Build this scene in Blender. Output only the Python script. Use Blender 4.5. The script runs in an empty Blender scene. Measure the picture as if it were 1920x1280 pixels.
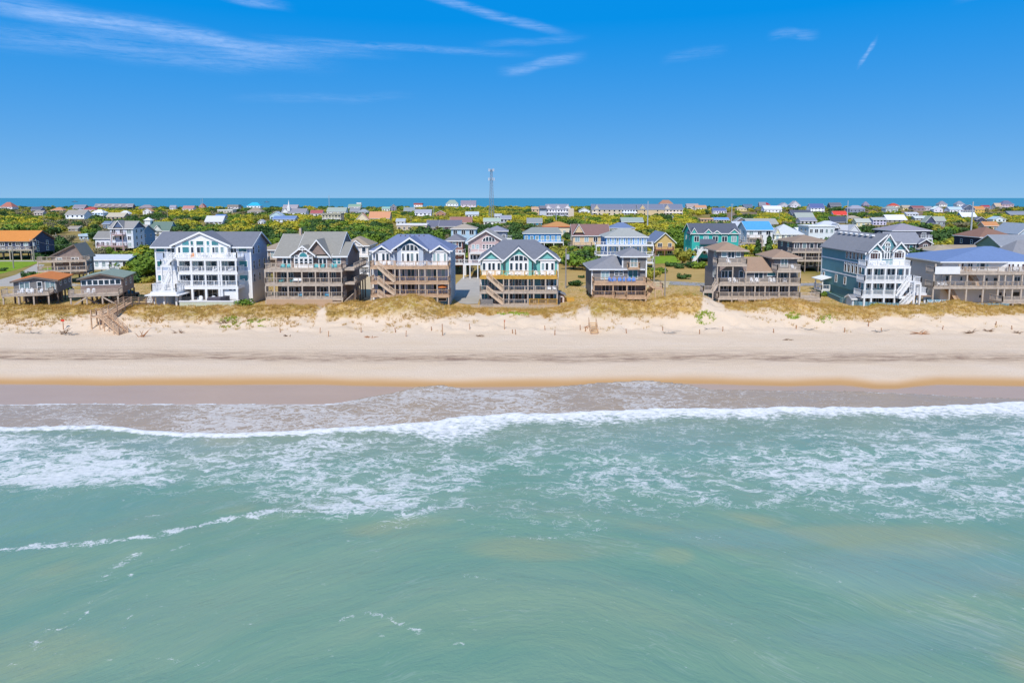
import bpy, math, random
import numpy as np
from mathutils import Vector

random.seed(7); np.random.seed(7)
SC = bpy.context.scene
SKY_LIFT = 0.16; SKY_HUE = 0.001; SKY_SA = 2.5; SKY_SB = -.65; SKY_SMAX = .997; SKY_VP = .03; SKY_VK = 4.9; SKY_STR = 0.15; SUN_E = 3.7; EXPO = 0.08
COL = SC.collection
R = math.radians

# ------------------------------------------------------------------ camera
CAM_H = 25.0; PITCH = R(6.5); F = 1280.0; CX = 960.0; CY = 517.0
cam = bpy.data.cameras.new("camera"); camo = bpy.data.objects.new("camera", cam); COL.objects.link(camo)
cam.sensor_width = 36.0; cam.sensor_fit = 'HORIZONTAL'; cam.lens = 24.0
cam.shift_y = -(640.0 - CY) / 1920.0
cam.clip_start = 0.5; cam.clip_end = 150000
camo.location = (0, 0, CAM_H); camo.rotation_euler = (R(90) - PITCH, 0, 0)
SC.camera = camo
SC.render.resolution_x = 1024; SC.render.resolution_y = 682

# ------------------------------------------------------------------ sky
SUN_EL = R(49); SUN_AZ = R(192)          # compass-like: 0 = +Y (away from the sea), clockwise; 180 = behind the camera
w = bpy.data.worlds.new("World"); SC.world = w; w.use_nodes = True
nt = w.node_tree; nt.nodes.clear()
def N(t, typ, **kw):
    n = t.nodes.new(typ)
    for k, v in kw.items():
        if k.startswith('i_'):
            key = k[2:]
            n.inputs[int(key) if key.isdigit() else key.replace('_', ' ')].default_value = v
        else: setattr(n, k, v)
    return n
def L(t, a, b): t.links.new(a, b)
out = N(nt, 'ShaderNodeOutputWorld'); bg = N(nt, 'ShaderNodeBackground')
sky = N(nt, 'ShaderNodeTexSky'); sky.sky_type = 'NISHITA'; sky.sun_disc = False
sky.sun_elevation = SUN_EL; sky.sun_rotation = SUN_AZ
sky.altitude = 0; sky.air_density = 1.0; sky.dust_density = 0.0; sky.ozone_density = 2.2
tc = N(nt, 'ShaderNodeTexCoord'); vadd = N(nt, 'ShaderNodeVectorMath', operation='ADD'); L(nt, tc.outputs['Generated'], vadd.inputs[0]); vadd.inputs[1].default_value = (0, 0, SKY_LIFT)
vnor = N(nt, 'ShaderNodeVectorMath', operation='NORMALIZE'); L(nt, vadd.outputs[0], vnor.inputs[0]); L(nt, vnor.outputs[0], sky.inputs[0])
spc = N(nt, 'ShaderNodeSeparateColor', mode='HSV'); L(nt, sky.outputs[0], spc.inputs[0]); cbc = N(nt, 'ShaderNodeCombineColor', mode='HSV')
def wmath(op, a, b_, clamp=False):
    n = nt.nodes.new('ShaderNodeMath'); n.operation = op; n.use_clamp = clamp
    for i, v in enumerate((a, b_)):
        if isinstance(v, (int, float)): n.inputs[i].default_value = v
        else: nt.links.new(v, n.inputs[i])
    return n.outputs[0]
L(nt, wmath('ADD', spc.outputs[0], SKY_HUE), cbc.inputs[0])
L(nt, wmath('MINIMUM', wmath('ADD', wmath('MULTIPLY', spc.outputs[1], SKY_SA), SKY_SB), SKY_SMAX), cbc.inputs[1])
L(nt, wmath('MULTIPLY', wmath('POWER', spc.outputs[2], SKY_VP), SKY_VK), cbc.inputs[2])
zsep = N(nt, 'ShaderNodeSeparateXYZ'); L(nt, tc.outputs['Generated'], zsep.inputs[0]); zr = N(nt, 'ShaderNodeMapRange', interpolation_type='SMOOTHSTEP'); L(nt, zsep.outputs[2], zr.inputs[0]); zr.inputs[1].default_value = .30; zr.inputs[2].default_value = .85
smix = N(nt, 'ShaderNodeMix', data_type='RGBA'); L(nt, zr.outputs[0], smix.inputs[0]); L(nt, cbc.outputs[0], smix.inputs[6]); L(nt, sky.outputs[0], smix.inputs[7])
L(nt, smix.outputs[2], bg.inputs['Color']); bg.inputs['Strength'].default_value = SKY_STR
L(nt, bg.outputs[0], out.inputs['Surface'])
def MATH(t, op, a, b=None, c=None, clamp=False):
    n = t.nodes.new('ShaderNodeMath'); n.operation = op; n.use_clamp = clamp
    for i, v in enumerate((a, b, c)):
        if v is None: continue
        if isinstance(v, (int, float)): n.inputs[i].default_value = v
        else: t.links.new(v, n.inputs[i])
    return n.outputs[0]

# ------------------------------------------------------------------ sun
sd = bpy.data.lights.new("sun", 'SUN'); so = bpy.data.objects.new("sun", sd); COL.objects.link(so)
sd.energy = SUN_E; sd.angle = R(0.53); sd.color = (1.0, 0.955, 0.89)
sv = Vector((math.sin(SUN_AZ) * math.cos(SUN_EL), math.cos(SUN_AZ) * math.cos(SUN_EL), math.sin(SUN_EL)))
so.rotation_euler = sv.to_track_quat('Z', 'Y').to_euler(); so.location = sv * 300

SC.view_settings.view_transform = 'Standard'; SC.view_settings.look = 'None'
SC.view_settings.exposure = EXPO; SC.view_settings.gamma = 1.0; SC.view_settings.use_curve_mapping = False

# ------------------------------------------------------------------ picture <-> place
ct, st_ = math.cos(PITCH), math.sin(PITCH)
def proj(X, Y, Z):
    dz = np.asarray(Z) - CAM_H
    fw = np.asarray(Y) * ct - dz * st_; up = np.asarray(Y) * st_ + dz * ct
    return CX + F * np.asarray(X) / fw, CY - F * up / fw
def atY(px, py, Y):
    u = (px - CX) / F; v = (CY - py) / F          # dir = fwd + u*right + v*up
    dy = ct + v * st_; dz = -st_ + v * ct
    k = Y / dy
    return u * k, CAM_H + dz * k
def atZ(px, py, z):
    u = (px - CX) / F; v = (CY - py) / F
    dy = ct + v * st_; dz = -st_ + v * ct
    k = (z - CAM_H) / dz
    return u * k, dy * k
LAND = 3.0

# ------------------------------------------------------------------ materials
def lin(c):
    if isinstance(c, str):
        c = [int(c[i:i + 2], 16) / 255 for i in (0, 2, 4)]
    return tuple(x / 12.92 if x <= .04045 else ((x + .055) / 1.055) ** 2.4 for x in c)
MATS = {}
def MAT(name, col, rough=.75, var=.14, scale=2.5, spec=.3, lines=0, mott=0, metal=0):
    """plain weathered surface: base colour with noise wear; lines = siding course height in metres (relief)"""
    if name in MATS: return MATS[name]
    mt = bpy.data.materials.new(name); mt.use_nodes = True; t = mt.node_tree
    b = t.nodes['Principled BSDF']; c = lin(col)
    b.inputs['Roughness'].default_value = rough; b.inputs['Specular IOR Level'].default_value = spec; b.inputs['Metallic'].default_value = metal
    tcn = N(t, 'ShaderNodeTexCoord')
    n = N(t, 'ShaderNodeTexNoise', i_Scale=scale, i_Detail=5.0, i_Roughness=.65); L(t, tcn.outputs['Object'], n.inputs['Vector'])
    mx = N(t, 'ShaderNodeMix', data_type='RGBA'); 
    fac = MATH(t, 'MULTIPLY_ADD', n.outputs[0], 2.4, -.7, True)
    if mott:
        n2_ = N(t, 'ShaderNodeTexVoronoi', i_Scale=mott); mp = N(t, 'ShaderNodeMapping'); L(t, tcn.outputs['Object'], mp.inputs[0])
        mp.inputs['Scale'].default_value = (1, 1, 1.6); L(t, mp.outputs[0], n2_.inputs['Vector'])
        sp = N(t, 'ShaderNodeSeparateColor'); L(t, n2_.outputs['Color'], sp.inputs[0])
        fac = MATH(t, 'ADD', MATH(t, 'MULTIPLY', fac, .45), MATH(t, 'MULTIPLY', sp.outputs[0], .55))
    L(t, fac, mx.inputs[0])
    mx.inputs[6].default_value = tuple(x * (1 - var) for x in c) + (1,)
    mx.inputs[7].default_value = tuple(min(1, x * (1 + var)) for x in c) + (1,)
    L(t, mx.outputs[2], b.inputs['Base Color'])
    if lines:
        sx = N(t, 'ShaderNodeSeparateXYZ'); L(t, tcn.outputs['Object'], sx.inputs[0])
        fr = MATH(t, 'FRACT', MATH(t, 'DIVIDE', sx.outputs[2], lines))
        bp = N(t, 'ShaderNodeBump', i_Strength=.6, i_Distance=.03); L(t, fr, bp.inputs['Height']); L(t, bp.outputs[0], b.inputs['Normal'])
    MATS[name] = mt
    return mt
def GLASS(name, col, rough=.06):
    if name in MATS: return MATS[name]
    mt = bpy.data.materials.new(name); mt.use_nodes = True; t = mt.node_tree; b = t.nodes['Principled BSDF']
    tcn = N(t, 'ShaderNodeTexCoord'); n = N(t, 'ShaderNodeTexNoise', i_Scale=.9, i_Detail=2.0)
    oi = N(t, 'ShaderNodeObjectInfo'); vm = N(t, 'ShaderNodeVectorMath', operation='ADD'); L(t, tcn.outputs['Object'], vm.inputs[0])
    cx_ = N(t, 'ShaderNodeCombineXYZ'); L(t, MATH(t, 'MULTIPLY', oi.outputs['Random'], 40.0), cx_.inputs[0]); L(t, cx_.outputs[0], vm.inputs[1]); L(t, vm.outputs[0], n.inputs['Vector'])
    mx = N(t, 'ShaderNodeMix', data_type='RGBA'); c = lin(col)
    L(t, MATH(t, 'MULTIPLY_ADD', oi.outputs['Random'], .7, MATH(t, 'MULTIPLY', n.outputs[0], .4), True), mx.inputs[0])
    mx.inputs[6].default_value = tuple(x * .45 for x in c) + (1,); mx.inputs[7].default_value = tuple(x * 1.5 for x in c) + (1,)
    L(t, mx.outputs[2], b.inputs['Base Color']); b.inputs['Roughness'].default_value = rough; b.inputs['Specular IOR Level'].default_value = .6
    MATS[name] = mt; return mt

# ------------------------------------------------------------------ mesh helpers
class MB:
    def __init__(s): s.v = []; s.f = []
    def add(s, vs, fs):
        o = len(s.v); s.v.extend(vs); s.f.extend([tuple(i + o for i in f) for f in fs]); return s
    def box(s, x0, x1, y0, y1, z0, z1):
        if x0 > x1: x0, x1 = x1, x0
        if y0 > y1: y0, y1 = y1, y0
        if z0 > z1: z0, z1 = z1, z0
        return s.add([(x0, y0, z0), (x1, y0, z0), (x1, y1, z0), (x0, y1, z0), (x0, y0, z1), (x1, y0, z1), (x1, y1, z1), (x0, y1, z1)],
                     [(0, 3, 2, 1), (4, 5, 6, 7), (0, 1, 5, 4), (1, 2, 6, 5), (2, 3, 7, 6), (3, 0, 4, 7)])
    def hexa(s, b, t):           # two quads, bottom and top, same winding (counter-clockwise from above)
        return s.add(list(b) + list(t), [(0, 3, 2, 1), (4, 5, 6, 7), (0, 1, 5, 4), (1, 2, 6, 5), (2, 3, 7, 6), (3, 0, 4, 7)])
    def bar(s, p, q, w, h=None):
        h = h or w; p = Vector(p); q = Vector(q); d = (q - p).normalized()
        up = Vector((0, 0, 1)) if abs(d.z) < .95 else Vector((0, 1, 0))
        a = d.cross(up).normalized() * w / 2; b = a.cross(d).normalized() * h / 2
        vs = [tuple(c + i * a + j * b) for c in (p, q) for i, j in ((-1, -1), (1, -1), (1, 1), (-1, 1))]
        return s.add(vs, [(3, 2, 1, 0), (4, 5, 6, 7), (0, 1, 5, 4), (1, 2, 6, 5), (2, 3, 7, 6), (3, 0, 4, 7)])
    def cyl(s, p, q, r0, r1=None, n=8):
        r1 = r0 if r1 is None else r1; p = Vector(p); q = Vector(q); d = (q - p).normalized()
        up = Vector((0, 0, 1)) if abs(d.z) < .95 else Vector((0, 1, 0))
        a = d.cross(up).normalized(); b = a.cross(d).normalized(); vs = []
        for c, r in ((p, r0), (q, r1)):
            for i in range(n):
                t = 2 * math.pi * i / n; vs.append(tuple(c + a * r * math.cos(t) + b * r * math.sin(t)))
        fs = [(i, (i + 1) % n, n + (i + 1) % n, n + i) for i in range(n)] + [tuple(range(n))[::-1], tuple(range(n, 2 * n))]
        return s.add(vs, fs)
    def ext(s, poly, y0, y1):    # polygon in x,z (counter-clockwise seen from -y) pulled from y0 to y1
        n = len(poly); vs = [(x, y0, z) for x, z in poly] + [(x, y1, z) for x, z in poly]
        return s.add(vs, [tuple(range(n)), tuple(range(n, 2 * n))[::-1]] + [((i + 1) % n, i, n + i, n + (i + 1) % n) for i in range(n)])
    def extx(s, poly, x0, x1):   # polygon in y,z pulled along x
        n = len(poly); vs = [(x0, y, z) for y, z in poly] + [(x1, y, z) for y, z in poly]
        return s.add(vs, [tuple(range(n))[::-1], tuple(range(n, 2 * n))] + [(i, (i + 1) % n, n + (i + 1) % n, n + i) for i in range(n)])
    def slab(s, a, b, c, d, th): # roof plane a,b,c,d with vertical thickness
        lo = [(p[0], p[1], p[2] - th) for p in (a, b, c, d)]
        return s.hexa(lo, (a, b, c, d))
    def mesh(s, name, mat=None, off=(0, 0, 0), smooth=False):
        me = bpy.data.meshes.new(name)
        me.from_pydata([(x - off[0], y - off[1], z - off[2]) for x, y, z in s.v], [], s.f)
        if mat: me.materials.append(mat)
        if smooth: me.shade_smooth()
        me.update(); return me
def link(name, data, parent=None, loc=(0, 0, 0), rz=0):
    o = bpy.data.objects.new(name, data); COL.objects.link(o); o.location = loc
    if rz: o.rotation_euler = (0, 0, rz)
    if parent is not None: o.parent = parent
    return o
def tag(o, label=None, cat=None, group=None, kind=None):
    if label: o['label'] = label
    if cat: o['category'] = cat
    if group: o['group'] = group
    if kind: o['kind'] = kind
    return o
def np_mesh(name, verts, faces, mat=None, smooth=True, attrs=None):
    me = bpy.data.meshes.new(name); n = len(verts); k = faces.shape[1]; fN = len(faces)
    me.vertices.add(n); me.vertices.foreach_set('co', np.ascontiguousarray(verts, dtype=np.float32).ravel())
    me.loops.add(fN * k); me.loops.foreach_set('vertex_index', np.ascontiguousarray(faces, dtype=np.int32).ravel())
    me.polygons.add(fN); me.polygons.foreach_set('loop_start', np.arange(0, fN * k, k, dtype=np.int32))
    me.polygons.foreach_set('loop_total', np.full(fN, k, dtype=np.int32))
    if mat: me.materials.append(mat)
    for an, arr in (attrs or {}).items():
        a = me.attributes.new(an, 'FLOAT', 'POINT'); a.data.foreach_set('value', np.ascontiguousarray(arr, dtype=np.float32).ravel())
    me.update(calc_edges=True); me.validate()
    if smooth: me.shade_smooth()
    return me
def grid_faces(nx, ny):
    i = np.arange(nx - 1); j = np.arange(ny - 1); I, J = np.meshgrid(i, j); a = (J * nx + I).ravel()
    return np.stack([a, a + 1, a + nx + 1, a + nx], 1)
def vnoise(x, y, seed=0):
    """smooth value noise, vectorised"""
    xi = np.floor(x).astype(np.int64); yi = np.floor(y).astype(np.int64); xf = x - xi; yf = y - yi
    def h(a, b):
        n = (a * 374761393 + b * 668265263 + seed * 1442695041) & 0x7fffffff
        n = ((n ^ (n >> 13)) * 1274126177) & 0x7fffffff
        return ((n ^ (n >> 16)) & 0xffff) / 65535.0
    u = xf * xf * (3 - 2 * xf); v = yf * yf * (3 - 2 * yf)
    return (h(xi, yi) * (1 - u) + h(xi + 1, yi) * u) * (1 - v) + (h(xi, yi + 1) * (1 - u) + h(xi + 1, yi + 1) * u) * v
def fbm(x, y, oct=4, seed=0):
    s = 0; a = .5; 
    for o in range(oct): s = s + a * vnoise(x * 2 ** o, y * 2 ** o, seed + o * 17); a *= .5
    return s / (1 - .5 ** oct)
def sstep(a, b, x): 
    t = np.clip((x - a) / (b - a), 0, 1); return t * t * (3 - 2 * t)
WATER_A = lin('7f9c84'); WATER_B = lin('6e9580'); WATER_M = lin('a0a27a'); WATER_C = lin('7f9f9a'); WATER_S = lin('aa957c'); SOUND_A = '3c84a0'; SOUND_B = '4c94ac'; CLOUD_A = .27
# ================================================================== the ground: beach, dunes, flat island
CREST = [(-400, 578), (0, 578), (120, 577), (200, 577), (250, 574), (330, 577), (420, 579), (480, 578), (540, 575), (592, 578), (601, 584), (612, 574), (640, 571), (690, 570), (715, 566), (745, 559), (776, 556), (805, 562), (835, 577),
         (870, 582), (900, 583), (1000, 583), (1050, 581), (1085, 573), (1097, 578), (1112, 563), (1150, 563), (1165, 568), (1210, 570), (1240, 562), (1290, 556), (1316, 558), (1335, 566), (1362, 572), (1400, 570), (1450, 567),
         (1500, 563), (1530, 569), (1560, 574), (1600, 578), (1700, 578), (1745, 576), (1780, 570), (1810, 568), (1840, 575), (1900, 579), (2400, 577)]
GLOW = [(-400, 606), (0, 608), (60, 605), (120, 600), (180, 584), (215, 580), (250, 598), (300, 607), (380, 608), (440, 603), (500, 608), (560, 608), (590, 603), (594, 578), (610, 576), (614, 603), (690, 592), (730, 606), (800, 606),
        (840, 590), (870, 590), (1000, 590), (1050, 592), (1080, 588), (1088, 570), (1104, 570), (1112, 600), (1200, 597), (1300, 590), (1312, 588), (1318, 556), (1352, 560), (1366, 583), (1400, 586), (1440, 580), (1500, 595), (1560, 597),
        (1620, 600), (1660, 592), (1700, 590), (1800, 593), (1850, 595), (1920, 588), (2400, 592)]
def interp(tab, x): return np.interp(x, [a for a, b in tab], [b for a, b in tab])
PROF = [(40, -2.2), (60, -1.4), (76, -.35), (81, -.02), (84.5, .16), (88.5, .42), (90.5, .72), (92.5, .92), (97, 1.3), (101, 1.62), (107, 1.95), (113, 2.3), (117, 2.95), (120, 3.55)]
YC = 124.5
def terrain(X, Y):
    X = np.asarray(X, float); Y = np.asarray(Y, float)
    px = CX + F * X / (YC * ct + 20 * st_)
    row = interp(CREST, px)
    zc = atY(960, row, YC)[1] * 1.0
    zc = zc + .25 * (fbm(X * .25, Y * .0 + 3, 3, 5) - .5)
    sh = 1.2 * (fbm(X * .03, X * 0, 3, 2) - .5) + .5 * (fbm(X * .12, X * 0, 2, 9) - .5)
    zb = np.interp(Y + sh * sstep(120, 112, Y) * sstep(74, 82, Y), [a for a, b in PROF], [b for a, b in PROF])
    t = sstep(115.5, YC, Y)
    z = zb * (1 - t) + zc * t
    back = np.interp(px, [0, 500, 700, 860, 1050, 1110, 1330, 1500, 1920], [3.8, 3.5, 3.35, 3.3, 3.3, 3.6, 3.6, 3.5, 3.5])
    t2 = sstep(YC + 1.5, YC + 7.5, Y)
    z = z * (1 - t2) + back * t2
    t3 = sstep(138, 175, Y); z = z * (1 - t3) + LAND * t3
    dune = sstep(111, 116, Y) * sstep(133, 127, Y)
    z = z + dune * (.9 * (fbm(X * .20, Y * .28, 4, 3) - .5) + .75 * (fbm(X * .6, Y * .7, 3, 33) - .5))
    beach = sstep(90, 96, Y) * sstep(118, 112, Y)
    z = z + beach * (.10 * (fbm(X * .1, Y * .5, 4, 4) - .5) + .06 * (fbm(X * 1.5, Y * 2.5, 2, 14) - .5))
    # vehicle ruts along the beach
    for yr, d in ((100.4, .09), (101.9, .09), (103.6, .07), (105.0, .06), (98.9, .07)):
        yc = yr + 1.6 * (fbm(X * .02, X * 0 + yr, 3, 6) - .5)
        z = z - d * np.exp(-((Y - yc) / .22) ** 2) + d * .5 * np.exp(-((np.abs(Y - yc) - .4) / .2) ** 2)
    # small scarp at the high-water line
    return z
def tz(x, y): return float(terrain(np.array([x]), np.array([y]))[0])

def boundary_wet(px):   # row of the edge between damp and water-glazed sand
    return interp([(-400, 722), (0, 720), (100, 721), (200, 723), (260, 722), (400, 722), (480, 721), (600, 721), (660, 723), (760, 725), (860, 726), (960, 725), (1060, 724), (1150, 721), (1280, 719), (1340, 720), (1400, 722), (1480, 724),
                   (1520, 723), (1575, 722), (1600, 724), (1640, 729), (1680, 729), (1720, 724), (1760, 721), (1920, 724), (2400, 723)], px)
xs = np.unique(np.concatenate([np.arange(-420, -150, 6), np.arange(-150, 150, .45), np.arange(150, 421, 6)]))
ys = np.concatenate([np.arange(40, 78, 2), np.arange(78, 133, .35), np.arange(133, 180, 1.5)])
GX, GY = np.meshgrid(xs, ys); GZ = terrain(GX, GY)
PX, PY = proj(GX, GY, GZ)
edge = (fbm(GX * .5, GY * .5, 4, 21) - .5)
lowr = interp(GLOW, PX)
dense = sstep(5, -4, PY - lowr + edge * 22) * sstep(1, 4, GY - 116.5 + edge * 3)
# sandy paths between houses
path = np.maximum(sstep(9, 5, np.abs(PX - 602)) * sstep(590, 600, PY), 0)
sparse = sstep(24, 0, PY - lowr) * (fbm(GX * .9, GY * .9, 3, 41) > .56)
behind = sstep(126, 132, GY)
grass_a = np.clip(np.maximum(dense, .0), 0, 1)
wetrow = boundary_wet(PX)
wet = sstep(-1.6, 1.2, PY - wetrow)
damp = sstep(-24, -5, PY - wetrow + 6 * (fbm(GX * .06, GY * .2, 3, 8) - .5))
trk = np.interp(PX, [0, 300, 800, 1400, 1920], [663, 664, 668, 666, 668])
d_ = PY - trk
tracks = np.exp(-((d_ - 2) / 10.0) ** 2) * .8 + np.exp(-((d_ - 7 - 3 * np.sin(PX * .013)) / 3.0) ** 2) * .5

sm = bpy.data.materials.new("beach_sand"); sm.use_nodes = True; t = sm.node_tree; b = t.nodes['Principled BSDF']
def attr(t, n): 
    a = N(t, 'ShaderNodeAttribute'); a.attribute_name = n; return a.outputs['Fac']
geo = N(t, 'ShaderNodeNewGeometry')
def noise(t, sc, det=5, scale3=(1, 1, 1), rough=.6, dist=0, vec=None):
    mp = N(t, 'ShaderNodeMapping'); L(t, vec if vec is not None else geo_of[t].outputs['Position'], mp.inputs[0]); mp.inputs['Scale'].default_value = scale3
    n = N(t, 'ShaderNodeTexNoise', i_Scale=sc, i_Detail=float(det), i_Roughness=rough, i_Distortion=float(dist)); L(t, mp.outputs[0], n.inputs['Vector']); return n.outputs[0]
geo_of = {t: geo}
def mixc(t, fac, a, bcol):
    n = N(t, 'ShaderNodeMix', data_type='RGBA')
    if isinstance(fac, (int, float)): n.inputs[0].default_value = fac
    else: L(t, fac, n.inputs[0])
    for i, c in ((6, a), (7, bcol)):
        if isinstance(c, (tuple, list)): n.inputs[i].default_value = tuple(c)[:3] + (1,)
        else: L(t, c, n.inputs[i])
    return n.outputs[2]
def mm(t, op, a, b=None, c=None, clamp=False): return MATH(t, op, a, b, c, clamp)
nA = noise(t, .35, 6, (.35, 1, 1)); nB = noise(t, 3.5, 5); nC = noise(t, 1.1, 5, (.25, 1.4, 1), .7)
dry = mixc(t, mm(t, 'MULTIPLY_ADD', nA, 2.0, -.5, True), lin('dec5a8'), lin('e6d1bb'))
dry = mixc(t, mm(t, 'MULTIPLY_ADD', nB, 1.2, -.35, True), dry, lin('e0cbb2'))
trackc = mixc(t, mm(t, 'MULTIPLY_ADD', nC, 4.0, -1.6, True), lin('bca288'), lin('92796a'))
col = mixc(t, mm(t, 'MULTIPLY', attr(t, 'tracks'), mm(t, 'MULTIPLY_ADD', nC, 2.4, -.45, True), None, True), dry, trackc)
dampc = mixc(t, nA, lin('bd9262'), lin('c49c6c'))
col = mixc(t, attr(t, 'damp'), col, dampc)
wetc = mixc(t, noise(t, .25, 4, (.3, 1, 1)), lin('b89878'), lin('c4a68a'))
col = mixc(t, attr(t, 'wet'), col, wetc)
gcol = mixc(t, mm(t, 'MULTIPLY_ADD', noise(t, .8, 6), 2.2, -.6, True), lin('b89048'), lin('d2ae68'))
gcol = mixc(t, mm(t, 'MULTIPLY_ADD', noise(t, .12, 3), 3.0, -1.25, True), gcol, lin('a08838'))
gm = mm(t, 'MULTIPLY', attr(t, 'grass'), mm(t, 'MULTIPLY_ADD', noise(t, 1.6, 6), 2.6, -.45, True), None, True)
col = mixc(t, gm, col, gcol)
L(t, col, b.inputs['Base Color'])
L(t, mm(t, 'MULTIPLY_ADD', attr(t, 'wet'), -.68, .9), b.inputs['Roughness'])
L(t, mm(t, 'MULTIPLY_ADD', attr(t, 'wet'), .35, .12), b.inputs['Specular IOR Level'])
bp = N(t, 'ShaderNodeBump', i_Strength=.7, i_Distance=.16); L(t, mm(t, 'MULTIPLY', mm(t, 'ADD', nB, noise(t, 9, 4)), mm(t, 'SUBTRACT', 1.0, attr(t, 'damp'))), bp.inputs['Height']); L(t, bp.outputs[0], b.inputs['Normal'])
V = np.stack([GX.ravel(), GY.ravel(), GZ.ravel()], 1)
me = np_mesh('beach', V, grid_faces(len(xs), len(ys)), sm, True, {'grass': grass_a, 'wet': wet, 'damp': damp, 'tracks': np.clip(tracks, 0, 1)})
tag(link('beach', me), 'pale sandy beach rising to grassy dunes', kind='structure')

# ---- flat land behind the dunes out to the sound
gm_ = bpy.data.materials.new("island_ground"); gm_.use_nodes = True; t = gm_.node_tree; b = t.nodes['Principled BSDF']
geo_of[t] = N(t, 'ShaderNodeNewGeometry')
c1 = mixc(t, mm(t, 'MULTIPLY_ADD', noise(t, .05, 6), 3.0, -1.0, True), lin('8f7d46'), lin('a8925a'))
c2 = mixc(t, mm(t, 'MULTIPLY_ADD', noise(t, .4, 5), 2.4, -.7, True), lin('6f6a32'), lin('8a8040'))
col = mixc(t, mm(t, 'MULTIPLY_ADD', noise(t, .02, 5), 5.0, -2.2, True), c1, c2)
marsh = mixc(t, noise(t, .12, 6, (.4, 1.5, 1)), lin('7d6a58'), lin('937d68'))
col = mixc(t, attr(t, 'marsh'), col, marsh)
col = mixc(t, attr(t, 'dry'), col, mixc(t, noise(t, .5, 6), lin('a98a50'), lin('c4a66c')))
L(t, col, b.inputs['Base Color']); b.inputs['Roughness'].default_value = .95; b.inputs['Specular IOR Level'].default_value = .1
bp = N(t, 'ShaderNodeBump', i_Strength=.6, i_Distance=.3); L(t, noise(t, 1.5, 5), bp.inputs['Height']); L(t, bp.outputs[0], b.inputs['Normal'])
yl = np.concatenate([np.arange(178.4, 500, 8), np.arange(500, 1460, 20)]); xl = np.concatenate([np.arange(-2600, -500, 100), np.arange(-500, 500, 10), np.arange(500, 2601, 100)])
LX, LY = np.meshgrid(xl, yl)
shore = 1380 + 60 * (fbm(LX * .01, LX * 0, 4, 12) - .5)
LZ = LAND + 0 * LX; LZ = np.where(LY > shore, -1.0, LZ); LZ = np.where(LY < 179.6, LAND - .02, LZ)
LPX, LPY = proj(LX, LY, np.full_like(LX, LAND))
def blob(px, py, x0, x1, y0, y1):
    cx, cy, rx, ry = (x0 + x1) / 2, (y0 + y1) / 2, (x1 - x0) / 2, (y1 - y0) / 2
    return ((px - cx) / rx) ** 2 + ((py - cy) / ry) ** 2
MARSH = [(1330, 1520, 398, 409), (1500, 1760, 396, 407), (1740, 1930, 398, 408), (1700, 1860, 430, 452), (60, 130, 440, 455), (1590, 1720, 404, 410), (-60, 110, 396, 408), (90, 190, 418, 428)]
DRY = [(1215, 1350, 494, 532), (1020, 1120, 496, 545), (1040, 1130, 530, 560), (850, 905, 512, 526), (1690, 1760, 515, 535), (1430, 1550, 512, 545)]
mar = np.max([sstep(1.25, .75, blob(LPX, LPY, *q)) for q in MARSH], 0); dr = np.max([sstep(1.25, .75, blob(LPX, LPY, *q)) for q in DRY], 0)
me = np_mesh('ground', np.stack([LX.ravel(), LY.ravel(), LZ.ravel()], 1), grid_faces(len(xl), len(yl)), gm_, True, {'marsh': mar, 'dry': dr})
tag(link('ground', me), 'flat scrubby island ground behind the dunes', kind='structure')

def sheet(name, pts, mat, label, z=LAND + .03, kind='structure', follow=False, sub=4.0):
    """flat sheet through picture points on the ground, with a real thickness; follows the terrain near the dunes"""
    P = []
    for k in range(len(pts)):
        a, b_ = pts[k], pts[(k + 1) % len(pts)]
        n = 1 if not follow else 5
        for i in range(n): P.append((a[0] + (b_[0] - a[0]) * i / n, a[1] + (b_[1] - a[1]) * i / n))
    import bmesh
    bm = bmesh.new(); vs = [bm.verts.new((x, y, 0)) for x, y in (atZ(px, py, z) for px, py in P)]
    bm.faces.new(vs); bmesh.ops.triangulate(bm, faces=bm.faces[:])
    if follow:
        for _ in range(4):
            es = [e for e in bm.edges if e.calc_length() > sub]
            if not es: break
            bmesh.ops.subdivide_edges(bm, edges=es, cuts=1); bmesh.ops.triangulate(bm, faces=bm.faces[:])
    for v in bm.verts: v.co.z = (max(tz(v.co.x, v.co.y), LAND) + .06) if follow else z
    if sum(f.normal.z for f in bm.faces) < 0 or True:
        bmesh.ops.recalc_face_normals(bm, faces=bm.faces[:])
        for f in bm.faces:
            f.normal_update()
            if f.normal.z < 0: f.normal_flip()
    me = bpy.data.meshes.new(name); bm.to_mesh(me); bm.free(); me.materials.append(mat)
    return tag(link(name, me), label, kind=kind)
mlawn = MAT('lawn_grass', '7f9a2c', .95, .3, .6, .1); mroad = MAT('concrete_road', 'b3aca2', .9, .1, .5, .2); mdrive = MAT('sandy_drive', 'c9b592', .95, .12, .8, .1)
masph = MAT('pale_asphalt', '9a989a', .9, .1, .5, .2)
sheet('lawn', [(-80, 512), (-60, 487), (68, 487), (70, 493), (40, 503), (-10, 516)], mlawn, 'bright green lawn', LAND + .02)
sheet('lawn', [(70, 505), (110, 500), (118, 530), (60, 545), (10, 556), (-30, 552)], mlawn, 'green verge', LAND + .025)
sheet('road', [(-120, 566), (-120, 552), (-30, 533), (30, 515), (68, 495), (84, 496), (60, 520), (20, 543), (-40, 556)], mroad, 'pale road', LAND + .05)
sheet('path', [(-80, 490.2), (-80, 488), (70, 488), (70, 490.2)], mroad, 'pale footpath', LAND + .045)
sheet('lawn', [(1222, 495), (1222, 480), (1272, 479), (1276, 492)], mlawn, 'green lawn', LAND + .02)
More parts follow.
